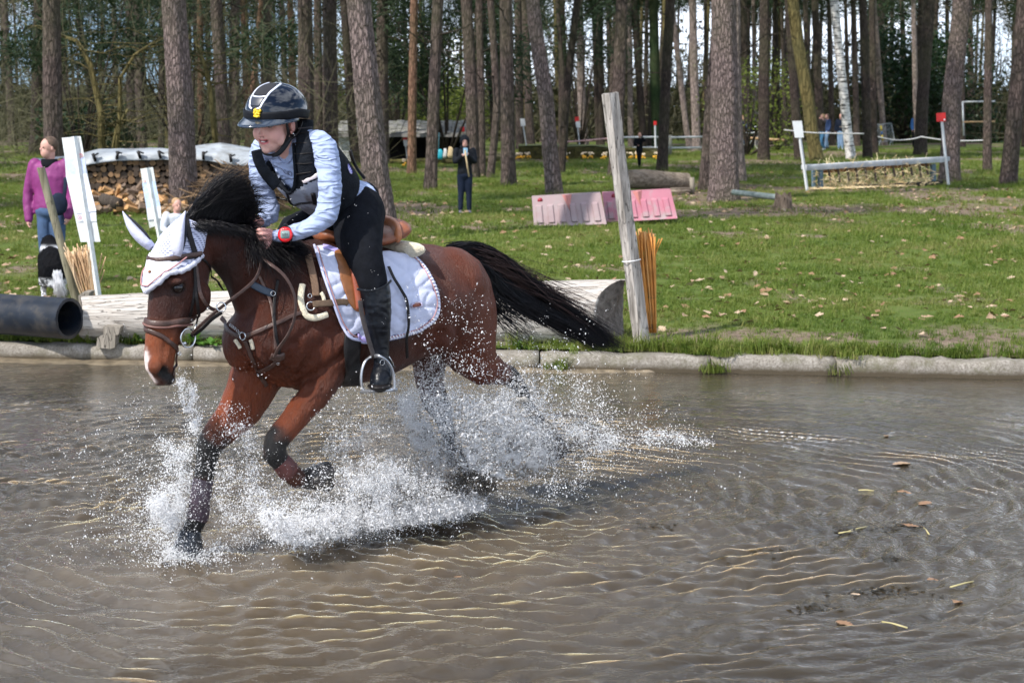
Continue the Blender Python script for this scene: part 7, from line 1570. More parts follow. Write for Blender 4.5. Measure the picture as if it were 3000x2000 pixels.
# ---- pink road barriers
def barrier(label, TL, TR, BR, BL, D, hole, tone, grp=None):
    pm_ = plain('pink_' + label[:6].strip(), tone, .6, .10, 3, .2, 30, dirt=((.34, .27, .27), 4)); tl, tr, br_, bl = at_y(*TL, D), at_y(*TR, D), at_y(*BR, D - .02), at_y(*BL, D - .02); r_ = root('road_barrier', (bl + br_) / 2, label, 'barrier', grp)
    dp = .34; b0, b1 = bl + Vector((-.02, -.16, 0)), br_ + Vector((.02, -.16, 0)); mb = MB(); nseg = 13
    def P(u, v, off=0.0): p = b0.lerp(b1, u).lerp(tl.lerp(tr, u), v); return p + Vector((0, -off, 0))
    # body: slab with a sloping face, flutes below the plain upper band
    vs = []; us = []; ribs = 5
    cols = [0]; pat = [0]
    for k in range(ribs + 1):
        a = .04 + k * .96 / (ribs + 1) * 1.0; cols += [a, a + .015, a + .085, a + .10]; pat += [0, 1, 1, 0]
    cols = [min(c, .985) for c in cols] + [1.0]; pat += [0]; rows_ = [(0, 0), (.10, 0), (.13, 1), (.66, 1), (.72, 0), (1.0, 0)]
    for (v, on) in rows_:
        for u, pz in zip(cols, pat): vs.append(P(u, v, .03 * pz * on + (.012 if v == 0 else 0)))
    nc = len(cols); k0 = len(vs); vs += [p + Vector((0, dp if i < nc * 2 else dp * .8, 0)) for i, p in enumerate([P(u, v) for (v, on) in rows_ for u in cols])]
    nr_ = len(rows_); F = [(i*nc + j, i*nc + j + 1, (i+1)*nc + j + 1, (i+1)*nc + j) for i in range(nr_-1) for j in range(nc-1)]; F += [tuple(k0 + q for q in reversed(f)) for f in F]
    F += [(i*nc, (i+1)*nc, k0 + (i+1)*nc, k0 + i*nc) for i in range(nr_-1)] + [(i*nc + nc-1, k0 + i*nc + nc-1, k0 + (i+1)*nc + nc-1, (i+1)*nc + nc-1) for i in range(nr_-1)] + [((nr_-1)*nc + j, (nr_-1)*nc + j + 1, k0 + (nr_-1)*nc + j + 1, k0 + (nr_-1)*nc + j) for j in range(nc-1)] + [(j, k0 + j, k0 + j + 1, j + 1) for j in range(nc-1)]
    mb.add(vs, F); mb.build('shell', pm_, r_, False)
    mb = MB(); mb.add([P(.44, 1.0, .002), P(.58, 1.0, .002), P(.52, .48, .004), P(.51, .98, .085)], [(0, 3, 2), (3, 1, 2), (0, 1, 3), (0, 2, 1)]); mb.build('wedge', plain('wedge_pink', (.55, .22, .20), .6, .1, 5), r_, False)
    c = P(hole, .86, .004); mb = MB(); mb.tube([c, c + Vector((0, -.004, 0))], .042, 16); mb.build('drain_plug', plain('dark_red_plug', (.28, .015, .03), .5), r_)
barrier('faded pink plastic road barrier on the lawn, left of the pair', (1558, 576), (1759, 564), (1772, 655), (1568, 662), 30.0, .115, (.33, .235, .24))
barrier('brighter pink plastic road barrier behind the tall post, right of the pair', (1765, 564), (1964, 554), (1979, 638), (1778, 650), 30.6, .16, (.42, .15, .20))
# ---- fallen log, stump, rail
dwm = wood('dead_log', (.15, .115, .085), (.34, .28, .22), .95, (2, 20, 20), .9, .8)
mb = MB(); a, b = at_y(1835, 526, 41.5), at_y(2012, 531, 42.3); mb.tube([a, a.lerp(b, .3) + Vector((0, 0, .02)), a.lerp(b, .7), b], [.21, .225, .20, .19], 18); o = mb.build('fallen_log', dwm, None); autosmooth(o); tag(o, 'thick fallen log lying behind the right pink barrier', 'log')
mb = MB(); c = gp(1993, 573, 40.9); mb.loft([(c + Vector((-.22, 0, .05)), Vector((0, .12, 0)), Vector((0, 0, .10)), .6), (c + Vector((.22, 0, .07)), Vector((0, .13, 0)), Vector((0, 0, .09)), .6)], 10); o = mb.build('log_piece', dwm, None); tag(o, 'short dark chunk of wood under the end of the fallen log', 'log')
mb = MB(); c = gp(2029, 567, 41.0); mb.tube([c, c + Vector((-.02, 0, .37))], .055, 9); o = mb.build('stake', wood('stake_wood', (.22, .19, .15), (.36, .32, .26), .9, (9, 9, 2), .4), None); tag(o, 'short grey stake right of the fallen log', 'stake')
mb = MB(); a, b = at_y(2148, 563, 36.0), at_y(2285, 579, 34.8); mb.tube([a, b], [.052, .058], 14); o = mb.build('blue_green_rail', wood('blue_green_paint', (.13, .165, .155), (.27, .31, .29), .8, (8, 8, 8), .5), None); autosmooth(o); tag(o, 'blue-green painted round rail resting on a stump by the biggest pine', 'rail')
c = gp(2294, 617, 34.6); mb = MB(); vs = []; nn = 16
for i in range(9):
    for j in range(nn): w = 2*math.pi*j/nn; rr_ = .15 * (1 + .35 * float(fbm(math.cos(w)*2, math.sin(w)*2, i*.3, 3, 4))) * (1.2 - .35 * i/8); vs.append(c + Vector((math.cos(w)*rr_, math.sin(w)*rr_, -.05 + .30 * i/8 * (1 + (.35 * math.sin(w*3) if i == 8 else 0)))))
mb.add(vs, [(i*nn + j, i*nn + (j+1) % nn, (i+1)*nn + (j+1) % nn, (i+1)*nn + j) for i in range(8) for j in range(nn)] + [tuple(8*nn + j for j in range(nn))]); o = mb.build('tree_stump', wood('stump_wood', (.06, .045, .035), (.25, .19, .14), .95, (12, 12, 3), 1.0, .8), None); tag(o, 'jagged rotten stump under the end of the blue-green rail', 'stump')

# ---- fences, ropes, tape, goal
wf_ = plain('white_fence_paint', (.55, .57, .58), .6, .12, 5)
fr = root('rail_fence', gp(2100, 435, 76), 'white two-rail fence running through the wood behind the bank', 'fence')
for y in (403, 434): 
    for (xa_, xb_) in ((1815, 1962), (1964, 2070), (2072, 2140)): mb = MB(); mb.tube([at_y(xa_, y, 76), at_y(xb_, y - 2, 76)], .045, 6); mb.build('rail', wf_, fr)
for x in (1816, 1963, 2071, 2139): mb = MB(); p = at_y(x, 396, 76.05); mb.tube([Vector((p.x, p.y, .1)), p], .09, 8); mb.build('post', wood('fence_post', (.25, .24, .19), (.42, .40, .33), .9), fr)
def line(name, label, cat, pts, D, r, mat, sag=0.0): mb = MB(); mb.tube(spline([at_y(x, y, D) for x, y in pts], 4), r, 4); o = mb.build(name, mat, None); tag(o, label, cat)
line('barrier_tape', 'red and white tape stretched over the mossy bank', 'tape', [(1655, 417), (1720, 412), (1784, 406)], 70.5, .035, plain('tape_red_white', (.62, .36, .33), .5, .5, 14, stretch=(3, .1, .1)))
rope_m = plain('white_rope', (.50, .50, .50), .8, .1, 8)
line('rope', 'white rope strung behind the moss-brown tree and the birch', 'rope', [(2297, 381), (2374, 389), (2450, 391), (2531, 392)], 66, .022, rope_m)
line('rope', 'white rope sagging from the crowd barrier to the red board', 'rope', [(2572, 401), (2605, 408), (2637, 411), (2677, 407), (2698, 401)], 62, .022, rope_m)
line('rope', 'white rope from the thick dark pine to the right edge', 'rope', [(2698, 401), (2752, 409), (2814, 413), (2897, 411)], 61, .022, rope_m)
line('wooden_rail', 'orange-brown rail between the trunks right of the cyclist', 'rail', [(2170, 403), (2230, 407), (2297, 411)], 78, .05, wood('orange_rail', (.40, .24, .12), (.55, .38, .22), .8))
gf = root('goal_frame', gp(2820, 398, 84), 'white goal frame partly behind the pines at the right edge', 'goal')
for nm, a, b in (('upright', (2820, 299), (2823, 398)), ('crossbar', (2819, 299), (2915, 297)), ('lower_bar', (2819, 358), (2915, 356))): mb = MB(); mb.tube([at_y(*a, 84), at_y(*b, 84)], .04, 6); mb.build(nm, wf_ if nm != 'lower_bar' else bpy.data.materials['orange_rail'], gf)
cb = root('crowd_barrier', gp(2592, 424, 98), 'galvanised crowd barrier with a yellow and blue strip among the pines', 'crowd barrier'); galv = plain('galvanised', (.42, .46, .48), .45, .1, 6, metal=.4)
fp = [at_y(x, y, 98) for x, y in ((2566, 366), (2611, 361), (2621, 412), (2572, 416))]; mb = MB(); mb.tube(fp + [fp[0]], .022, 6, False); mb.build('frame', galv, cb)
for k in range(1, 13): q = k / 13; mb = MB(); mb.tube([fp[0].lerp(fp[1], q), fp[3].lerp(fp[2], q)], .010, 4); mb.build('bar', galv, cb)
for q in (.15, .8): p = fp[3].lerp(fp[2], q); mb = MB(); mb.tube([p + Vector((0, 0, .1)), p + Vector((-.12, -.25, -.22))], .018, 5); mb.build('foot', galv, cb); mb = MB(); mb.tube([p + Vector((0, 0, .1)), p + Vector((.15, .25, -.22))], .018, 5); mb.build('foot', galv, cb)
for k, (q0, q1, m) in enumerate(((.08, .40, plain('yellow_strip', (.7, .55, .04), .5)), (.40, .62, plain('blue_strip', (.04, .14, .35), .5)), (.62, .95, bpy.data.materials['yellow_strip']))): a, b = fp[0].lerp(fp[1], .30), fp[3].lerp(fp[2], .30); mb = MB(); mb.tube([a.lerp(b, q0) - Vector((0, .04, 0)), a.lerp(b, q1) - Vector((0, .04, 0))], (.04), 4); mb.build('strip', m, cb)

# ================================================================== PEOPLE AND DOG
def person(label, foot, D, Hh, yaw, J, cols, voxel=.02, hairc=(.2, .12, .06), hood=False, slim=1.0, hair='short', extra=None):
    """J: joints in units of height: lateral x (to the figure's left), y forward, z up"""
    b = at_y(foot[0], foot[1], D); b.z = float(ground_z(b.x, D)) if len(foot) < 3 else foot[2]; r_ = root('person', b, label, 'person'); cy, sy = math.cos(yaw), math.sin(yaw)
    def W(p): x, y, z = (k * Hh for k in p); return b + Vector((x*cy + y*sy, x*sy - y*cy, z))      # yaw 0 looks at the camera, left hand to the right
    j = dict(hip=(0, 0, .50), waist=(0, 0, .60), chest=(0, .0, .72), neck=(0, 0, .82), head=(0, .01, .905), shL=(.105, 0, .795), elL=(.135, .0, .63), haL=(.13, .05, .49), shR=(-.105, 0, .795), elR=(-.135, 0, .63), haR=(-.13, .05, .49), knL=(.05, .01, .27), foL=(.055, 0, .03), knR=(-.05, .01, .27), foR=(-.055, 0, .03)); j.update(J); j = {k: W(v) for k, v in j.items()}; h = Hh
    jac, trs, sho, sk = cols
    mb = MB(); f = lambda v: Vector((v[0]*cy + v[1]*sy, v[0]*sy - v[1]*cy, v[2])); lat, fwd = f((1, 0, 0)), f((0, 1, 0))
    mb.loft([(j['hip'] - UP*.035*h, lat*.088*h*slim, fwd*.062*h), (j['hip'] + UP*.02*h, lat*.098*h*slim, fwd*.072*h), (j['waist'], lat*.088*h*slim, fwd*.066*h), (j['chest'], lat*.104*h*slim, fwd*.072*h), (j['neck'] - UP*.03*h, lat*.10*h*slim, fwd*.055*h), (j['neck'] + UP*.005*h, lat*.045*h, fwd*.045*h)], 18)
    for s in 'LR': mb.tube(spline([j['sh'+s], j['el'+s], j['ha'+s].lerp(j['el'+s], .12)], 4), [q*h for q in (.044, .043, .041, .039, .037, .036, .034, .032, .030)], 12, round_cap=True)
    me = remesh(mb, voxel, 3)
    if voxel < .019: folds(me, .012, 9, int(D))
    link('jacket', me, jac, r_)
    mb = MB(); mb.ball(j['hip'] - UP*.01*h, (.088*h*slim, .075*h, .06*h), 14, 8)
    for s, sg in (('L', 1), ('R', -1)): mb.tube(spline([j['hip'] + lat*.045*h*sg, j['kn'+s], j['fo'+s] + UP*.02*h], 4), [q*h for q in (.056, .054, .050, .046, .040, .037, .035, .033, .030)], 12, round_cap=False)
    link('trousers', remesh(mb, voxel, 2), trs, r_)
    for s in 'LR': mb = MB(); p = j['fo'+s]; mb.loft([(p - fwd*.025*h + UP*.0*h, lat*.022*h, UP*.025*h), (p + fwd*.02*h - UP*.002*h, lat*.026*h, UP*.026*h), (p + fwd*.06*h - UP*.010*h, lat*.026*h, UP*.018*h), (p + fwd*.085*h - UP*.014*h, lat*.018*h, UP*.012*h)], 10); mb.build('shoe', sho, r_)
    mb = MB(); hc = j['head']; fd = f(J.get('face', (0, 1, 0))).normalized(); fl = UP.cross(fd).normalized(); Rm = Matrix((fd, fl, UP)).transposed()
    def hq_(a, b_, c_): return hc + (fd*a + fl*b_ + UP*c_) * h
    mb.ball(hq_(0, 0, .012), (.056*h, .045*h, .056*h), 14, 10, Rm); mb.ball(hq_(.022, 0, -.028), (.036*h, .034*h, .042*h), 12, 8, Rm); mb.ball(hq_(.058, 0, -.008), (.010*h, .006*h, .014*h), 8, 6, Rm); mb.tube([hq_(-.01, 0, -.03), j['neck'] - UP*.02*h], .032*h, 10)
    for s in (1, -1): mb.ball(hq_(0, .046*s, -.004), (.008*h, .005*h, .016*h), 6, 5, Rm)
    link('head', remesh(mb, max(.006, voxel * .5), 2), sk, r_)
    if voxel < .019:
        for s in (1, -1): mb = MB(); mb.ball(hq_(.0505, .018*s, .004), (.004*h, .007*h, .004*h), 8, 5, Rm); mb.build('eye', bpy.data.materials['lash'], r_)
        mb = MB(); mb.tube([hq_(.050, .014, -.032), hq_(.0545, 0, -.033), hq_(.050, -.014, -.032)], .003*h, 5); mb.build('mouth', plain('lips', (.40, .13, .12), .5), r_)
    for s in 'LR':
        mb = MB(); p = j['ha'+s]; d = (p - j['el'+s]).normalized(); mb.ball(p, (.018*h, .016*h, .022*h), 8, 6)
        a_ = lat if abs(d.dot(lat)) < .8 else fwd; c_ = d.cross(a_).normalized()
        for k in range(4): q = p + c_ * ((k - 1.5) * .008*h); mb.tube([q, q + d*.022*h, q + d*.036*h + a_*.012*h * (1 if s == 'R' else -1)], .0052*h, 5)
        mb.tube([p, p + a_*.018*h * (1 if s == 'R' else -1) + d*.012*h], .006*h, 5); link('hand', remesh(mb, max(.0045, voxel*.3), 1), sk, r_)
    hm_ = plain('hair_%d' % int(foot[0]), hairc, .7, .3, 30, .4); mb = MB()
    if hood: mb.ball(hq_(-.012, 0, .012), (.070*h, .064*h, .074*h), 16, 12, Rm); mb.tube([hq_(-.01, 0, -.05), hq_(-.02, 0, -.09)], .062*h, 12); me = remesh(mb, .012, 2); bm = bmesh.new(); bm.from_mesh(me); kl = [q for q in bm.faces if (q.calc_center_median() - hq_(.06, 0, -.012)).length < .040*h]; bmesh.ops.delete(bm, geom=kl, context='FACES'); bm.to_mesh(me); bm.free(); link('hood', me, jac, r_)
    else:
        mb.ball(hq_(-.012, 0, .024), (.055*h, .050*h, .054*h), 14, 10, Rm)
        if hair == 'pony': mb.tube([hq_(-.055, 0, .01), hq_(-.08, 0, -.02), hq_(-.075, 0, -.075)], [.016*h, .018*h, .006*h], 8)
        if hair == 'long': mb.tube([hq_(-.03, 0, .01), hq_(-.045, 0, -.05), hq_(-.04, 0, -.10)], [.05*h, .046*h, .03*h], 10)
        link('hair', remesh(mb, max(.008, voxel*.5), 1), hm_, r_)
    return r_, j, W
pskin = plain('person_skin', (.55, .30, .24), .6, .1, 20); jeans = plain('blue_denim', (.045, .085, .17), .85, .25, 20); navy = plain('navy_cloth', (.012, .018, .035), .85, .3, 10, spec=.15); blackc = plain('black_cloth', (.007, .008, .011), .85, .3, 10, spec=.12); shoe_d = plain('dark_shoe', (.03, .03, .035), .6)
purple = plain('purple_jacket', (.20, .022, .14), .6, .12, 6, .3, 30)
w_, j, W = person('woman in a purple jacket with a navy shoulder bag looking left', (157, 838), 19.6, 1.60, R(-8), dict(face=(-.62, .78, 0), haR=(-.145, .03, .415), elR=(-.16, -.01, .60), haL=(.13, .05, .44), elL=(.15, 0, .61)), (purple, jeans, shoe_d, pskin), .012, (.09, .055, .035), slim=1.25)
mb = MB(); mb.loft([(j['neck'] + Vector((0, -.02, -.10)), Vector((.10, 0, 0)), Vector((0, .07, 0))), (j['neck'] + Vector((0, -.02, .02)), Vector((.085, 0, 0)), Vector((0, .075, 0)))], 16); mb.build('scarf', blackc, w_)
mb = MB(); mb.loft([(j['neck'] + Vector((-.02, .07, -.12)), Vector((.15, 0, 0)), Vector((0, .06, 0))), (j['neck'] + Vector((-.01, .05, .0)), Vector((.125, 0, 0)), Vector((0, .06, 0)))], 16); mb.build('collar', plain('dark_purple', (.13, .015, .11), .7), w_)
bg = root('shoulder_bag', j['hip'], 'navy shoulder bag across the purple jacket', 'bag'); mb = MB(); c = at_y(172, 598, 19.36); mb.ball(c, (.095, .05, .12), 14, 10); mb.build('pouch', navy, bg); mb = MB(); mb.tube(spline([at_y(192, 520, 19.40), at_y(190, 560, 19.35), at_y(184, 600, 19.34)], 4), [(.020, .004)]*9, 6); mb.build('strap', navy, bg)
grey_j = plain('pale_grey_jacket', (.50, .53, .58), .8, .1, 10); g_, j, W = person('fair-haired girl in a pale grey jacket crouching behind the horse ears', (522, 800), 21.6, 1.15, R(12), dict(hip=(0, -.05, .20), waist=(0, -.02, .32), chest=(0, 0, .45), neck=(0, .02, .55), head=(0, .03, .635), shL=(.105, .01, .53), elL=(.14, .08, .40), haL=(.05, .16, .36), shR=(-.105, .01, .53), elR=(-.14, .08, .40), haR=(-.05, .16, .36), knL=(.09, .20, .22), foL=(.08, .10, .03), knR=(-.09, .20, .22), foR=(-.08, .10, .03), face=(.35, .9, -.05)), (grey_j, jeans, shoe_d, pskin), .011, (.36, .22, .11), hair='pony')
h_, j, W = person('child in black hooded jacket holding a phone up, alone on the lawn', (1362, 630), 32.8, 1.40, R(6), dict(elL=(.12, .05, .66), haL=(.025, .14, .755), elR=(-.12, .05, .66), haR=(-.035, .14, .74)), (plain('black_jacket', (.007, .009, .013), .7, .2, 10, .3, 20, spec=.2), navy, plain('grey_pink_shoe', (.10, .09, .13), .6), pskin), .014, hood=True)
ph = (j['haL'] + j['haR']) / 2 + Vector((.005, -.02, .05)); mb = MB(); mb.box(ph, (.075, .010, .14), 0, 0, .05, .006); o = mb.build('phone', plain('light_blue_case', (.30, .50, .66), .35), None); tag(o, 'phone in a light blue case held by the hooded child', 'phone')
mb = MB(); mb.tube([at_y(1362, 440, 32.45), at_y(1374, 518, 32.5)], .014, 8); o = mb.build('wooden_stick', plain('lath', (.50, .38, .22), .8), None); tag(o, 'straight pale stick hanging from the hand of the hooded child', 'stick')
person('small figure in black holding both hands to the face among the pines', (1873, 487), 60, 1.14, R(-5), dict(elL=(.15, .08, .74), haL=(.05, .11, .88), elR=(-.14, .06, .64), haR=(-.04, .12, .62), knL=(.02, .01, .27), foL=(.02, 0, .03), knR=(-.03, .01, .27), foR=(.0, 0, .03)), (blackc, blackc, blackc, pskin), .018, (.18, .09, .05))
bluej = plain('blue_jacket', (.012, .035, .11), .7, .2, 8); ltj = plain('light_jeans', (.22, .33, .50), .85, .12, 8)
c_, j, W = person('cyclist in a dark blue jacket sitting on a white bicycle', (2168, 440), 84, 1.68, R(35), dict(hip=(0, -.1, .50), waist=(0, -.05, .60), chest=(0, .02, .70), neck=(0, .05, .80), head=(0, .07, .885), shL=(.1, .05, .77), elL=(.13, .14, .64), haL=(.12, .26, .56), shR=(-.1, .05, .77), elR=(-.13, .14, .64), haR=(-.12, .26, .56), knL=(.06, .08, .34), foL=(.07, .0, .05), knR=(-.06, .10, .36), foR=(-.07, .10, .12)), (bluej, plain('bright_jeans', (.03, .16, .36), .8), plain('white_shoe', (.6, .6, .62), .6), pskin), .03, (.30, .11, .05))
bc = root('bicycle', gp(2205, 436, 83.6), 'white bicycle under the cyclist beside the biggest pine', 'bicycle'); wb_ = plain('white_bike', (.60, .64, .66), .35); D = 83.6
hub1, hub2 = at_y(2228, 418, D - .5), at_y(2170, 424, D + .4)
for hb_ in (hub1, hub2):
    mb = MB(); dr = (hub1 - hub2).normalized(); mb.tube([hb_ + (dr*math.cos(w) + UP*math.sin(w)) * .32 for w in np.linspace(0, 2*math.pi, 25)], .022, 6, False); mb.build('tyre', plain('pale_tyre', (.35, .33, .30), .7), bc)
    for k in range(8): w = k * math.pi / 8; mb = MB(); mb.tube([hb_ - (dr*math.cos(w) + UP*math.sin(w))*.31, hb_ + (dr*math.cos(w) + UP*math.sin(w))*.31], .004, 3); mb.build('spoke', wb_, bc)
bb = hub1.lerp(hub2, .55) + UP*-.02; head_ = hub1 - (hub1 - hub2).normalized()*.12 + UP*.55; seat_ = hub2.lerp(hub1, .25) + UP*.58
for nm, a, b in (('down_tube', head_, bb), ('seat_tube', seat_, bb), ('top_tube', head_ - UP*.06, seat_ - UP*.12), ('fork', head_ + UP*.1, hub1), ('chain_stay', bb, hub2), ('seat_stay', seat_ - UP*.1, hub2)): mb = MB(); mb.tube([a, b], .022, 6); mb.build(nm, wb_, bc)
mb = MB(); mb.ball(seat_ + UP*.03, (.12, .07, .03), 8, 6); mb.build('saddle', blackc, bc); lt_ = dr.cross(UP); mb = MB(); mb.tube([head_ + UP*.16 - lt_*.28, head_ + UP*.2, head_ + UP*.16 + lt_*.28], .018, 6); mb.build('handlebar', wb_, bc)
person('figure in black standing close behind the cyclist', (2200, 432), 86, 1.62, R(160), {}, (blackc, blackc, blackc, pskin), .03, (.02, .015, .01))
person('woman in a dark brown jacket with fair hair walking behind the hay rack', (2408, 441), 85, 1.72, R(-60), dict(haL=(.05, .12, .86), elL=(.13, .08, .76), knL=(.05, .08, .28), foL=(.05, .10, .03), knR=(-.05, -.03, .27), foR=(-.05, -.12, .05)), (plain('brown_jacket', (.03, .022, .018), .7), plain('mid_jeans', (.04, .14, .26), .8), plain('walk_shoe', (.5, .5, .52), .6), pskin), .03, (.40, .26, .12), hair='pony')
person('walker in a navy coat and pale jeans half behind the brown-jacketed woman', (2422, 434), 88, 1.70, R(-65), dict(knL=(.05, .06, .28), foL=(.05, .08, .03), knR=(-.05, -.02, .27), foR=(-.05, -.08, .04)), (bluej, ltj, shoe_d, pskin), .03, (.1, .06, .04))
m_, j, W = person('man in a navy sweater and pale jeans left of the white birch', (2462, 434), 87, 1.74, R(-15), dict(knR=(-.05, .0, .27), foR=(-.04, .02, .03)), (navy, ltj, plain('pale_trainers', (.55, .55, .55), .6), pskin), .03, (.22, .13, .09))
mb = MB(); mb.tube([at_y(2460, 372, 86.8), at_y(2470, 372, 86.8)], .012, 4); mb.build('chest_print', plain('print_tan', (.35, .28, .2), .6), m_)
person('figure in a blue jacket mostly hidden by the thick dark pine', (2681, 405), 92, 1.72, R(20), {}, (plain('bright_blue_jacket', (.02, .10, .28), .7), blackc, blackc, pskin), .03, (.1, .05, .03))
person('hand and shoulder of a child crouching behind the horse head', (425, 870), 18.2, 1.05, R(10), dict(hip=(0, -.05, .18), waist=(0, -.02, .28), chest=(0, 0, .38), neck=(0, .02, .46), head=(0, .03, .535), shL=(.1, .01, .45), elL=(.13, .08, .34), haL=(.05, .16, .30), shR=(-.1, .01, .45), elR=(-.13, .06, .34), haR=(-.135, .14, .30), knL=(.09, .20, .2), foL=(.08, .10, .03), knR=(-.09, .20, .2), foR=(-.08, .10, .03)), (plain('tan_coat', (.40, .20, .09), .8), jeans, shoe_d, pskin), .012, (.3, .18, .1)) if False else None

# ---- dog seen from behind
dg_ = root('dog', gp(160, 868, 18.3), 'black and white long-haired dog seen from behind beside the round post', 'dog'); S_ = 18.3; DD = MB(); q = lambda x, y, d=0.0: at_y(x, y, S_ + d)
DD.loft([(q(156, 812, -.10), Vector((.10, 0, 0)), Vector((0, 0, .12))), (q(156, 790, -.02), Vector((.145, 0, 0)), Vector((0, .02, .17))), (q(152, 772, .15), Vector((.15, 0, 0)), Vector((0, .02, .17))), (q(150, 760, .38), Vector((.135, 0, 0)), Vector((0, .02, .17))), (q(148, 745, .58), Vector((.12, 0, 0)), Vector((0, .03, .15))), (q(146, 732, .72), Vector((.09, 0, 0)), Vector((0, .03, .11)))], 20)
DD.tube([q(147, 735, .66), q(146, 716, .80), q(145, 705, .95)], [.10, .085, .07], 14, round_cap=True); DD.ball(q(146, 712, .88), (.085, .11, .07), 14, 10); DD.tube([q(146, 714, .95), q(146, 722, 1.12)], [.05, .03], 10, round_cap=True)
for s in (1, -1): DD.ball(q(146 + 20*s, 708, .86), (.02, .03, .05), 8, 6)
for s in (1, -1):
    x = 156 + 24 * s; DD.tube(spline([q(x - 2*s, 795, 0), q(x + 1*s, 820, -.02), q(x + 2*s, 838, .05), q(x + 3*s, 852, .0), q(x + 4*s, 862, -.02)], 3), [.085, .08, .072, .062, .052, .044, .036, .032, .028, .026, .025, .028, .03], 12, round_cap=True); DD.ball(q(x + 4*s, 866, -.05), (.032, .055, .02), 10, 6)
    DD.tube([q(150 + 20*s, 775, .55), q(150 + 22*s, 820, .58), q(150 + 22*s, 858, .56)], [.06, .035, .028], 10, round_cap=True)
me = remesh(DD, .010, 3); c = coords(me).astype(float); n = normals(me).astype(float); c += n * ((np.abs(fbm(c[:, 0]*22, c[:, 1]*22, c[:, 2]*9, 3, 5) - .5) - .2) * .05)[:, None]; set_coords(me, c)
pp_ = np.array([project(Vector(v)) for v in c]); wm = np.clip((pp_[:, 1] - 812) / 10, 0, 1); wm = np.maximum(wm, np.exp(-((pp_[:, 1] - 727) / 6.5) ** 2) * (c[:, 1] > 18.5) * .95); spk = (fbm(c[:, 0]*45, c[:, 1]*45, c[:, 2]*45, 2, 9) > .56); wm = np.where(spk & (wm > .3), wm * .15, wm); wm = np.clip(wm + (fbm(c[:, 0]*12, c[:, 1]*12, c[:, 2]*12, 2, 3) - .5) * .5 * (wm > .05), 0, 1)[:, None]
vcol(me, np.array([.004, .004, .005]) * (1 - wm) + np.array([.62, .63, .66]) * wm); t = NT('dog_coat'); t.set(base=t.attr('col'), rough=.8, spec=.08); t.bump(t.noise(60, t.mapping((1, 1, .3)), 4), .6, .01); link('body', me, t.m, dg_)
tg_ = [[q(x0_, 800, -.12), q(x0_ + 2, 822, -.20), q(x0_ + 6 + k*2, 848, -.20), q(x0_ + 8 + k*3, 866, -.16)] for k, x0_ in enumerate((163, 168, 174))]
hair(tg_, 900, .0022, 3, .012, 'tail', plain('white_tail', (.62, .62, .64), .7, .2, 20), dg_, .02, 8, (.7, 1))
hair([[q(140 + k*9, 770, .0), q(139 + k*9, 795, -.08), q(138 + k*10, 815, -.10)] for k in range(5)], 900, .0018, 4, .018, 'coat_fringe', blackc, dg_, .02, 6, (.5, 1))

# ================================================================== FLOATING LEAVES AND STRAWS
def floater(px, py, L, k, label, rz=0.0):
    p = at_z(px, py, 0); o = bpy.data.objects.new('floating_leaf', leaf_me[k]); COL.objects.link(o); o.location = (p.x, p.y, float(water_h(p.x, p.y)) + .006); o.scale = (L, L, L * .6); o.rotation_euler = (0, 0, rz); tag(o, label, 'leaf')
floater(2640, 1362, .115, 0, 'pale tan leaf floating furthest up on the right of the water', .4); floater(2595, 1277, .06, 1, 'thin brown leaf floating nearest the kerb on the right', 1.2); floater(2708, 1483, .10, 4, 'orange-brown leaf floating at the far right', .8); floater(2649, 1451, .08, 1, 'dark half-sunk leaf between the tan and the orange-brown leaves', .1)
floater(2667, 1546, .09, 4, 'red-brown leaf floating in a dark patch of debris with straws', 2.6); floater(2476, 1824, .085, 4, 'orange leaf floating nearest the camera', 2.2); floater(2506, 1741, .045, 2, 'small cream leaf floating above the nearest orange leaf', .3); floater(2804, 1759, .07, 1, 'dark red-brown leaf floating in the lower right', 1.0); floater(2732, 1695, .06, 1, 'brown leaf floating above the lower right one', .5); floater(1836, 1561, .03, 4, 'tiny orange leaf floating left of the middle of the dark water', .3); floater(1341, 1692, .035, 4, 'tiny orange leaf floating below the splash', .1)
strw = plain('wet_straw', (.42, .36, .17), .5)
for (a, b, lb) in (((2584, 1820), (2658, 1838), 'thick pale straw floating right of the nearest orange leaf'), ((2482, 1557), (2541, 1542), 'upper of two straws floating beside the dark debris'), ((2457, 1561), (2500, 1557), 'lower of two straws floating beside the dark debris'), ((2706, 1545), (2722, 1564), 'short straw right of the red-brown leaf'), ((2784, 1719), (2872, 1699), 'long green straw at the right edge of the water'), ((2515, 1435), (2560, 1437), 'short straw in the middle right of the water')):
    p, q2 = at_z(*a, .006), at_z(*b, .006); mb = MB(); mb.tube([p, p.lerp(q2, .5) + Vector((0, 0, .003)), q2], .004, 5); o = mb.build('floating_straw', strw, None); tag(o, lb, 'straw')
deb = bpy.data.materials.new('x'); bpy.data.materials.remove(deb); mb = MB()
for (cx, cy, rx, ry, n_) in ((2640, 1545, 90, 12, 60), (2480, 1555, 60, 8, 30), (2600, 1730, 150, 18, 90), (2250, 1620, 90, 10, 40), (1920, 1545, 60, 7, 30), (2080, 1640, 60, 6, 30), (2610, 1640, 30, 9, 40), (2380, 1780, 70, 10, 40)):
    for i in range(n_):
        p = at_z(cx + random.gauss(0, rx * .5), cy + random.gauss(0, ry * .6), 0); p.z = float(water_h(p.x, p.y)) + .002; an = random.uniform(0, 6.28); L = random.uniform(.006, .022); d = Vector((math.cos(an) * L, math.sin(an) * L, 0)); e = Vector((-d.y, d.x, 0)) * .5; mb.add([p - d, p + e + Vector((0, 0, .003)), p + d, p - e], [(0, 1, 2, 3)])
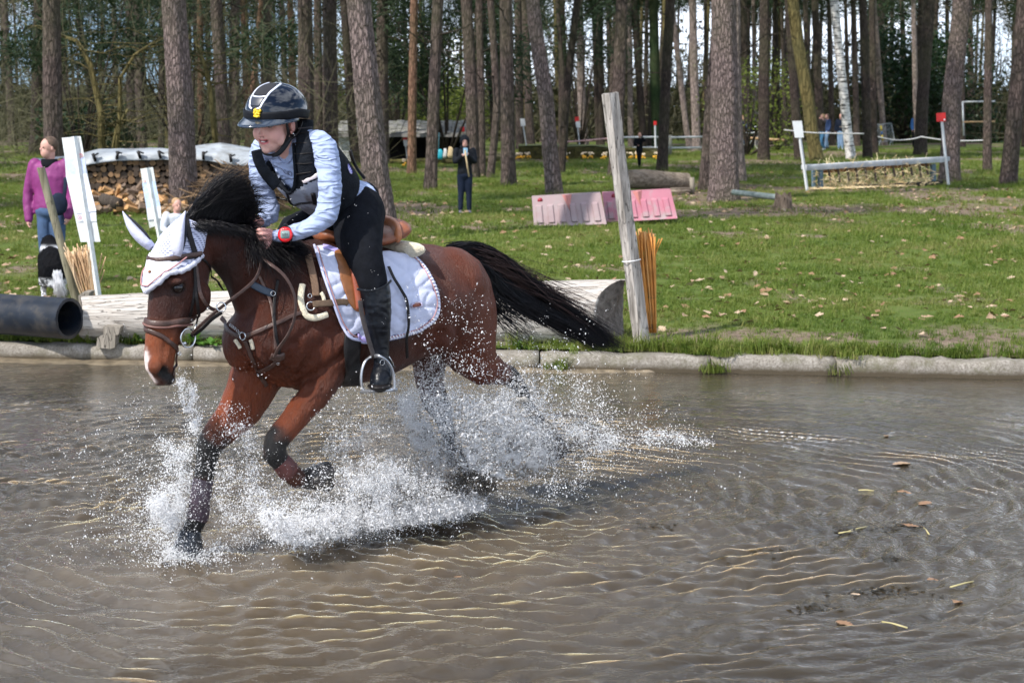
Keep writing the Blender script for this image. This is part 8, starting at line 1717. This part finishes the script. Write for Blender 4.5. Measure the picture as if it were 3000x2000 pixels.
o = mb.build('floating_debris', plain('peat_debris', (.022, .018, .010), .6, .5, 40), None, False); tag(o, kind='stuff')

# ================================================================== THE SPLASH
ICO_V = []; ICO_F = []
bm = bmesh.new(); bmesh.ops.create_icosphere(bm, subdivisions=1, radius=1.0); ICO_V = np.array([v.co[:] for v in bm.verts]); ICO_F = np.array([[v.index for v in f.verts] for f in bm.faces]); bm.free()
OCT_V = np.array([(1,0,0),(-1,0,0),(0,1,0),(0,-1,0),(0,0,1),(0,0,-1)], float); OCT_F = np.array([(0,2,4),(2,1,4),(1,3,4),(3,0,4),(2,0,5),(1,2,5),(3,1,5),(0,3,5)])
def drops(name, P, r, mat, big=.0036, stretch=None):
    P = np.asarray(P); r = np.asarray(r) * .80; V = []; F = []; off = 0
    for (bv_, bf_, sel) in ((ICO_V, ICO_F, r >= big), (OCT_V, OCT_F, r < big)):
        p = P[sel]; q = r[sel]; n = len(p)
        if not n: continue
        st = RNG.uniform(.7, 1.2, (n, 3)); v = bv_[None] * q[:, None, None] * st[:, None]; dr_ = RNG.normal(0, 1, (n, 3)) * np.array([.7, .4, .4]) + np.array([.1, 0, .8]); dr_ /= np.linalg.norm(dr_, axis=1)[:, None]; el = RNG.exponential(.6, n)
        v = v + dr_[:, None] * (v * dr_[:, None]).sum(2, keepdims=True) * el[:, None, None]; v = p[:, None] + v; V.append(v.reshape(-1, 3)); F.append((bf_[None] + (np.arange(n) * len(bv_))[:, None, None]).reshape(-1, 3) + off); off += n * len(bv_)
    o = link(name, me_np(name, np.concatenate(V), np.concatenate(F)), mat, None, True); tag(o, kind='stuff'); return o
t = NT('spray'); t.set(base=(.97, .97, .98), rough=.3, spec=.4); tr = t.n.new('ShaderNodeBsdfTranslucent'); tr.inputs[0].default_value = (.99, .99, .99, 1); mx = t.n.new('ShaderNodeMixShader'); mx.inputs[0].default_value = .5; t.l(t.p.outputs[0], mx.inputs[1]); t.l(tr.outputs[0], mx.inputs[2]); t.l(mx.outputs[0], t.out.inputs[0]); spray_m = t.m
t = NT('muddy_spray'); t.set(base=(.80, .74, .67), rough=.3, spec=.4); tr = t.n.new('ShaderNodeBsdfTranslucent'); tr.inputs[0].default_value = (.85, .79, .72, 1); mx = t.n.new('ShaderNodeMixShader'); mx.inputs[0].default_value = .5; t.l(t.p.outputs[0], mx.inputs[1]); t.l(tr.outputs[0], mx.inputs[2]); t.l(mx.outputs[0], t.out.inputs[0]); mud_m = t.m
dark_m = plain('dark_water_clots', (.05, .04, .03), .15, .5, 30, spec=.6)
def cloud(outline, l0, l1, n, rmin, rmax, seed, pw=2.2, edge=30, cl=(7, .52, 6), dens=None, topfade=0.0):
    """drops inside an outline seen from the bank, spread in depth from l0 to l1 across the horse"""
    rg = np.random.default_rng(seed); n = int(n * 1.3); pl = np.array(sp2(outline, 4, True)); xs, ys = pl[:, 0], pl[:, 1]; out = []; tot = 0
    while tot < n:
        P = np.stack([rg.uniform(xs.min(), xs.max(), n * 2), rg.uniform(ys.min(), ys.max(), n * 2)], 1); P = P[inpoly(P, [tuple(a) for a in pl])]
        d = np.sqrt(((P[:, None] - pl[None]) ** 2).sum(2)).min(1); P = P[rg.random(len(P)) < np.clip(d / edge, .06, 1)]
        k = fbm(P[:, 0] / 1000 * cl[0] * 3, P[:, 1] / 1000 * cl[0] * 3, seed, 4, seed); P = P[rg.random(len(P)) < np.clip((k - cl[1] + .16) * cl[2] * .55, .06, 1)]; P = P + rg.normal(0, 1, P.shape) * rg.exponential(7, (len(P), 1))
        if dens is not None: P = P[rg.random(len(P)) < dens(P[:, 0], P[:, 1])]
        out.append(P); tot += len(P)
    P = np.concatenate(out)[:n]; l = rg.normal((l0 + l1) / 2, abs(l1 - l0) / 3.5, len(P))
    dx = (P[:, 0] - 1500) / FPX; u = -(P[:, 1] - 1000) / FPX; D = np.stack([dx, _cp + u * _sp, -_sp + u * _cp], 1); tt = (l + HW.x*HL.x + HW.y*HL.y) / (D[:, 0]*HL.x + D[:, 1]*HL.y); X = np.array(CO) + D * tt[:, None]
    r = rmin + (rmax - rmin) * rg.random(len(P)) ** (pw * 2.6); k = X[:, 2] > -.004; return X[k], r[k]
def water_top(px, l): return 0
W_, R_, MU, MR, DK, DR = [], [], [], [], [], []
def add(L, RR, c): L.append(c[0]); RR.append(c[1])
# hind curtain round the near hind leg
add(W_, R_, cloud([(1165, 1110), (1220, 1120), (1300, 1090), (1390, 1118), (1470, 1100), (1535, 1080), (1600, 1130), (1625, 1220), (1660, 1290), (1640, 1360), (1560, 1400), (1440, 1405), (1350, 1380), (1300, 1330), (1235, 1240), (1180, 1160)], .0, .42, 19000, .0011, .0046, 1, 2, 60, (7, .44, 7)))
add(W_, R_, cloud([(1330, 1160), (1450, 1120), (1540, 1150), (1600, 1260), (1590, 1350), (1480, 1390), (1370, 1350), (1320, 1250)], .16, .45, 9000, .0010, .0042, 2, 2, 60, (8, .45, 6)))
# jet left of the far hind leg
add(W_, R_, cloud([(1160, 1108), (1200, 1105), (1225, 1170), (1265, 1250), (1310, 1330), (1290, 1380), (1220, 1330), (1180, 1240), (1160, 1170)], -.20, .15, 14000, .0010, .0042, 3, 2, 20, (9, .45, 6)))
# curtain under the belly towards the folded foreleg
add(MU, MR, cloud([(990, 1330), (1030, 1270), (1100, 1230), (1180, 1200), (1270, 1290), (1340, 1350), (1400, 1400), (1420, 1450), (1330, 1480), (1180, 1500), (1000, 1510), (900, 1510), (950, 1440)], -.30, .25, 34000, .0010, .0040, 4, 2, 50, (7, .46, 6)))
add(W_, R_, cloud([(850, 1490), (950, 1440), (1010, 1360), (1130, 1330), (1240, 1360), (1330, 1410), (1430, 1470), (1400, 1500), (1290, 1510), (1130, 1530), (980, 1570), (870, 1590), (790, 1560), (755, 1500)], .0, .45, 38000, .0010, .0046, 5, 2, 45, (8, .46, 7)))
add(W_, R_, cloud([(755, 1495), (820, 1500), (900, 1515), (1050, 1505), (1250, 1480), (1400, 1470), (1425, 1490), (1300, 1525), (1150, 1545), (1000, 1575), (880, 1595), (800, 1580)], .1, .5, 22000, .0012, .0052, 6, 2, 16, (12, .45, 8)))
# fine haze of drops between the forelegs
add(W_, R_, cloud([(640, 1180), (720, 1200), (800, 1380), (870, 1420), (1000, 1240), (1150, 1150), (1180, 1240), (1000, 1400), (820, 1480), (760, 1600), (640, 1560), (630, 1400), (650, 1280)], -.30, .35, 9000, .0011, .0044, 7, 2, 40, (9, .5, 6)))
# round the leading foreleg
add(W_, R_, cloud([(470, 1270), (520, 1290), (560, 1290), (562, 1380), (550, 1470), (520, 1540), (490, 1560), (455, 1530), (425, 1480), (440, 1420), (470, 1380), (455, 1320)], -.25, -.02, 6000, .0010, .0046, 8, 2, 30, (10, .46, 6)))
add(W_, R_, cloud([(430, 1465), (480, 1450), (545, 1470), (545, 1520), (505, 1555), (470, 1545), (435, 1500)], -.20, -.02, 4000, .0012, .0048, 9, 2, 20, (10, .42, 6)))
add(W_, R_, cloud([(515, 1115), (540, 1100), (570, 1120), (580, 1180), (592, 1250), (570, 1275), (545, 1240), (530, 1170)], -.2, -.0, 2000, .0012, .0046, 10, 2, 10, (14, .5, 10)))
add(W_, R_, cloud([(470, 1630), (500, 1600), (560, 1625), (620, 1640), (640, 1660), (560, 1672), (490, 1668), (455, 1655)], -.2, .02, 4000, .0012, .0046, 11, 2, 12, (12, .44, 8)))
# drops flung over the hindquarters and behind
add(W_, R_, cloud([(1200, 790), (1330, 780), (1440, 900), (1480, 1050), (1520, 1110), (1400, 1120), (1300, 1080), (1220, 1000), (1190, 900)], .30, .50, 620, .0014, .0048, 12, 1.2, 10, (9, .5, 5), lambda x, y: np.clip((y - 780) / 300, .10, 1)))
add(W_, R_, cloud([(1150, 1040), (1260, 980), (1310, 1040), (1330, 1250), (1260, 1260), (1210, 1150)], .0, .2, 2600, .0011, .0040, 13, 1.4, 10))
add(W_, R_, cloud([(1480, 1060), (1620, 1070), (1760, 1110), (1800, 1200), (1790, 1300), (1700, 1290), (1600, 1200)], .0, .5, 1300, .0012, .0050, 14, 1.4, 20, (10, .5, 6)))
add(W_, R_, cloud([(1580, 1240), (1700, 1240), (1800, 1270), (1790, 1320), (1650, 1340), (1560, 1330)], .0, .5, 4200, .0010, .0040, 15, 1.6, 20, (10, .5, 6)))
add(W_, R_, cloud([(1700, 1275), (1850, 1262), (1990, 1262), (2080, 1285), (2100, 1300), (1990, 1308), (1880, 1296), (1760, 1300)], -.1, .6, 1500, .0014, .0050, 16, 1.6, 14, (10, .5, 6)))
add(W_, R_, cloud([(1380, 1350), (1560, 1390), (1720, 1340), (1740, 1400), (1640, 1480), (1480, 1470), (1400, 1440)], .2, .8, 900, .0014, .0050, 17, 1.4, 20))
add(W_, R_, cloud([(800, 620), (960, 560), (1110, 640), (1130, 900), (1140, 1050), (1070, 900), (1000, 760)], .38, .5, 26, .0012, .0024, 18, 1.2, 10))
add(W_, R_, cloud([(400, 1080), (620, 1120), (660, 1500), (420, 1560), (360, 1400)], -.4, .2, 800, .0010, .0034, 19, 1.4, 30)); add(W_, R_, cloud([(1000, 1130), (1180, 1140), (1180, 1260), (1000, 1300), (900, 1260)], .0, .5, 700, .0014, .0046, 20, 1.4, 20)); add(W_, R_, cloud([(560, 1150), (700, 1180), (900, 1300), (950, 1450), (800, 1500), (560, 1350)], .1, .3, 500, .0010, .0036, 24, 1.4, 20))
def jets(x0, x1, y0, y1, l0, l1, out, up, n, m, seed, rmax=.0044, lat=.5, tmax=.34):
    """threads of drops thrown up from the water, each on its own path"""
    rg = np.random.default_rng(seed); X = []; RR = []
    for i in range(n):
        a = rg.random(); o_ = np.array(hp(x0*(1-a) + x1*a, y0*(1-a) + y1*a, rg.uniform(l0, l1))); o_[2] = max(0, min(o_[2], .25))
        v = np.array([rg.normal(out[0], .7), rg.normal(out[1], .7) * lat, abs(rg.normal(up, up * .35))]); t_ = rg.uniform(.02, tmax * rg.uniform(.4, 1.2), m) ; t_ = t_ + rg.normal(0, .004, m)
        p = o_ + v * t_[:, None] + np.array([0, 0, -4.9]) * (t_ ** 2)[:, None] + rg.normal(0, .0035, (m, 3)) * (1 + t_[:, None] * 9); X.append(p); RR.append(.0009 + (rmax - .0009) * rg.random(m) ** 3.4)
    X = np.concatenate(X); RR = np.concatenate(RR); k = X[:, 2] > 0; return X[k], RR[k]
add(W_, R_, jets(1290, 1620, 1400, 1330, .05, .35, (.5, -.1), 2.4, 420, 34, 31)); add(W_, R_, jets(1200, 1400, 1460, 1420, -.1, .2, (-.5, -.2), 2.3, 260, 30, 32)); add(W_, R_, jets(780, 1350, 1560, 1500, .0, .4, (-.5, -.6), 1.5, 620, 30, 33)); add(W_, R_, jets(470, 580, 1640, 1650, -.2, .0, (-.6, -.1), 2.3, 170, 34, 34)); add(W_, R_, jets(480, 640, 1650, 1655, -.2, .1, (.2, -.4), .9, 160, 26, 35))
add(W_, R_, jets(1560, 1800, 1330, 1310, .1, .4, (1.0, .1), 1.5, 160, 26, 36)); add(W_, R_, jets(560, 600, 1300, 1330, -.14, -.1, (-.5, -.2), 1.8, 70, 30, 37, tmax=.4))
# dark clots of water where the hind feet plough
add(DK, DR, cloud([(1310, 1395), (1400, 1380), (1450, 1410), (1455, 1440), (1380, 1450), (1310, 1430)], .1, .4, 2600, .0014, .0065, 21, 1.8, 12, (14, .52, 9)))
add(DK, DR, cloud([(1560, 1290), (1660, 1280), (1760, 1260), (1795, 1300), (1780, 1318), (1680, 1325), (1590, 1318)], .1, .4, 1900, .0014, .0058, 22, 1.8, 12, (14, .53, 9)))
add(DK, DR, cloud([(1150, 1430), (1290, 1400), (1380, 1440), (1300, 1460), (1160, 1455)], .1, .4, 1500, .0014, .0055, 23, 1.8, 12, (14, .53, 9)))
drops('water_spray', np.concatenate(W_), np.concatenate(R_), spray_m); drops('muddy_spray', np.concatenate(MU), np.concatenate(MR), mud_m); drops('dark_spray', np.concatenate(DK), np.concatenate(DR), dark_m)

# torn sheets of water inside the spray
def sheet(name, base, top, l0, l1, seed, mat, nx_=150, ny_=60, thr=.50, fs_=(9, 9)):
    """base and top: pixel rows of points; the sheet bulges between them and is eaten away by holes"""
    rg = np.random.default_rng(seed); B = np.array(sp2(base, 8)); T = np.array(sp2(top, 8)); u = np.linspace(0, 1, nx_); bx_, by_ = (np.interp(u, np.linspace(0, 1, len(B)), B[:, k]) for k in (0, 1)); tx_, ty_ = (np.interp(u, np.linspace(0, 1, len(T)), T[:, k]) for k in (0, 1)); vs = []
    v = np.linspace(0, 1, ny_); X = bx_[:, None] * (1 - v) + tx_[:, None] * v; Y = by_[:, None] * (1 - v) + ty_[:, None] * v; ln = l0 * (1 - v) + l1 * v + (fbm(X / 60, Y / 40, seed, 4, seed) - .5) * .16
    Xf, Yf, lf = (X + (fbm(X/30, Y/30, 1, 3, seed + 1) - .5) * 26).ravel(), (Y + (fbm(X/30, Y/30, 2, 3, seed + 2) - .5) * 22).ravel(), (ln + 0 * X).ravel(); dx = (Xf - 1500) / FPX; uu = -(Yf - 1000) / FPX; D = np.stack([dx, _cp + uu*_sp, -_sp + uu*_cp], 1); tt = (lf + HW.x*HL.x + HW.y*HL.y) / (D[:, 0]*HL.x + D[:, 1]*HL.y); P = np.array(CO) + D * tt[:, None]
    F = quads(nx_, ny_); c = P[F].mean(1); cu = X.ravel()[F].mean(1); cv = Y.ravel()[F].mean(1); vv = np.tile(v, nx_)[F].mean(1); keep = (fbm(cu / 1000 * fs_[0] * 6, cv / 1000 * fs_[1] * 6, seed, 4, seed + 7) > thr + (vv - .3) * .30 * (vv > .3)) & (c[:, 2] > -.01)
    me = me_np(name, P, F[keep]); bm = bmesh.new(); bm.from_mesh(me); lo = [v_ for v_ in bm.verts if not v_.link_faces]; bmesh.ops.delete(bm, geom=lo, context='VERTS'); bm.to_mesh(me); bm.free(); o = link(name, me, mat, None); q = o.modifiers.new('t', 'SOLIDIFY'); q.thickness = .004; tag(o, kind='stuff'); return o
t = NT('water_sheet'); t.set(base=(.62, .58, .52), rough=.08, ior=1.33, trans=.45, spec=.6); t.bump(t.noise(60, None, 4, .7), .7, .01); ws = t.m
t = NT('foam'); t.set(base=(.78, .77, .76), rough=.5, spec=.5); t.bump(t.noise(90, None, 4, .7), 1.0, .01); fm = t.m
sheet('water_sheet', [(1330, 1400), (1450, 1410), (1560, 1390), (1640, 1340)], [(1330, 1160), (1430, 1110), (1540, 1100), (1620, 1180)], .15, .38, 1, ws, thr=.56)
sheet('water_sheet', [(1180, 1450), (1300, 1430), (1400, 1440)], [(1180, 1140), (1240, 1200), (1330, 1320)], .0, .1, 2, ws, thr=.56)
sheet('water_sheet', [(860, 1560), (1000, 1530), (1200, 1490), (1400, 1470)], [(900, 1400), (1020, 1330), (1180, 1300), (1330, 1380)], .05, .40, 3, ws, 170, 60, .53)
sheet('foam_sheet', [(770, 1560), (860, 1592), (1000, 1572), (1200, 1522), (1420, 1488)], [(780, 1490), (870, 1500), (1010, 1470), (1200, 1450), (1400, 1440)], .15, .50, 4, fm, 240, 40, .53, (12, 14))
sheet('foam_sheet', [(1360, 1400), (1500, 1405), (1630, 1360)], [(1350, 1220), (1460, 1150), (1590, 1190)], .2, .42, 5, fm, 200, 100, .515, (12, 14))
0 and sheet('foam_sheet', [(430, 1510), (480, 1560), (540, 1540)], [(440, 1460), (490, 1430), (548, 1440)], -.25, -.08, 6, fm, 90, 50, .52, (16, 16))
sheet('water_sheet', [(470, 1655), (540, 1668), (620, 1660)], [(475, 1625), (530, 1628), (580, 1650)], -.1, .02, 7, ws, 90, 30, .48, (16, 16))
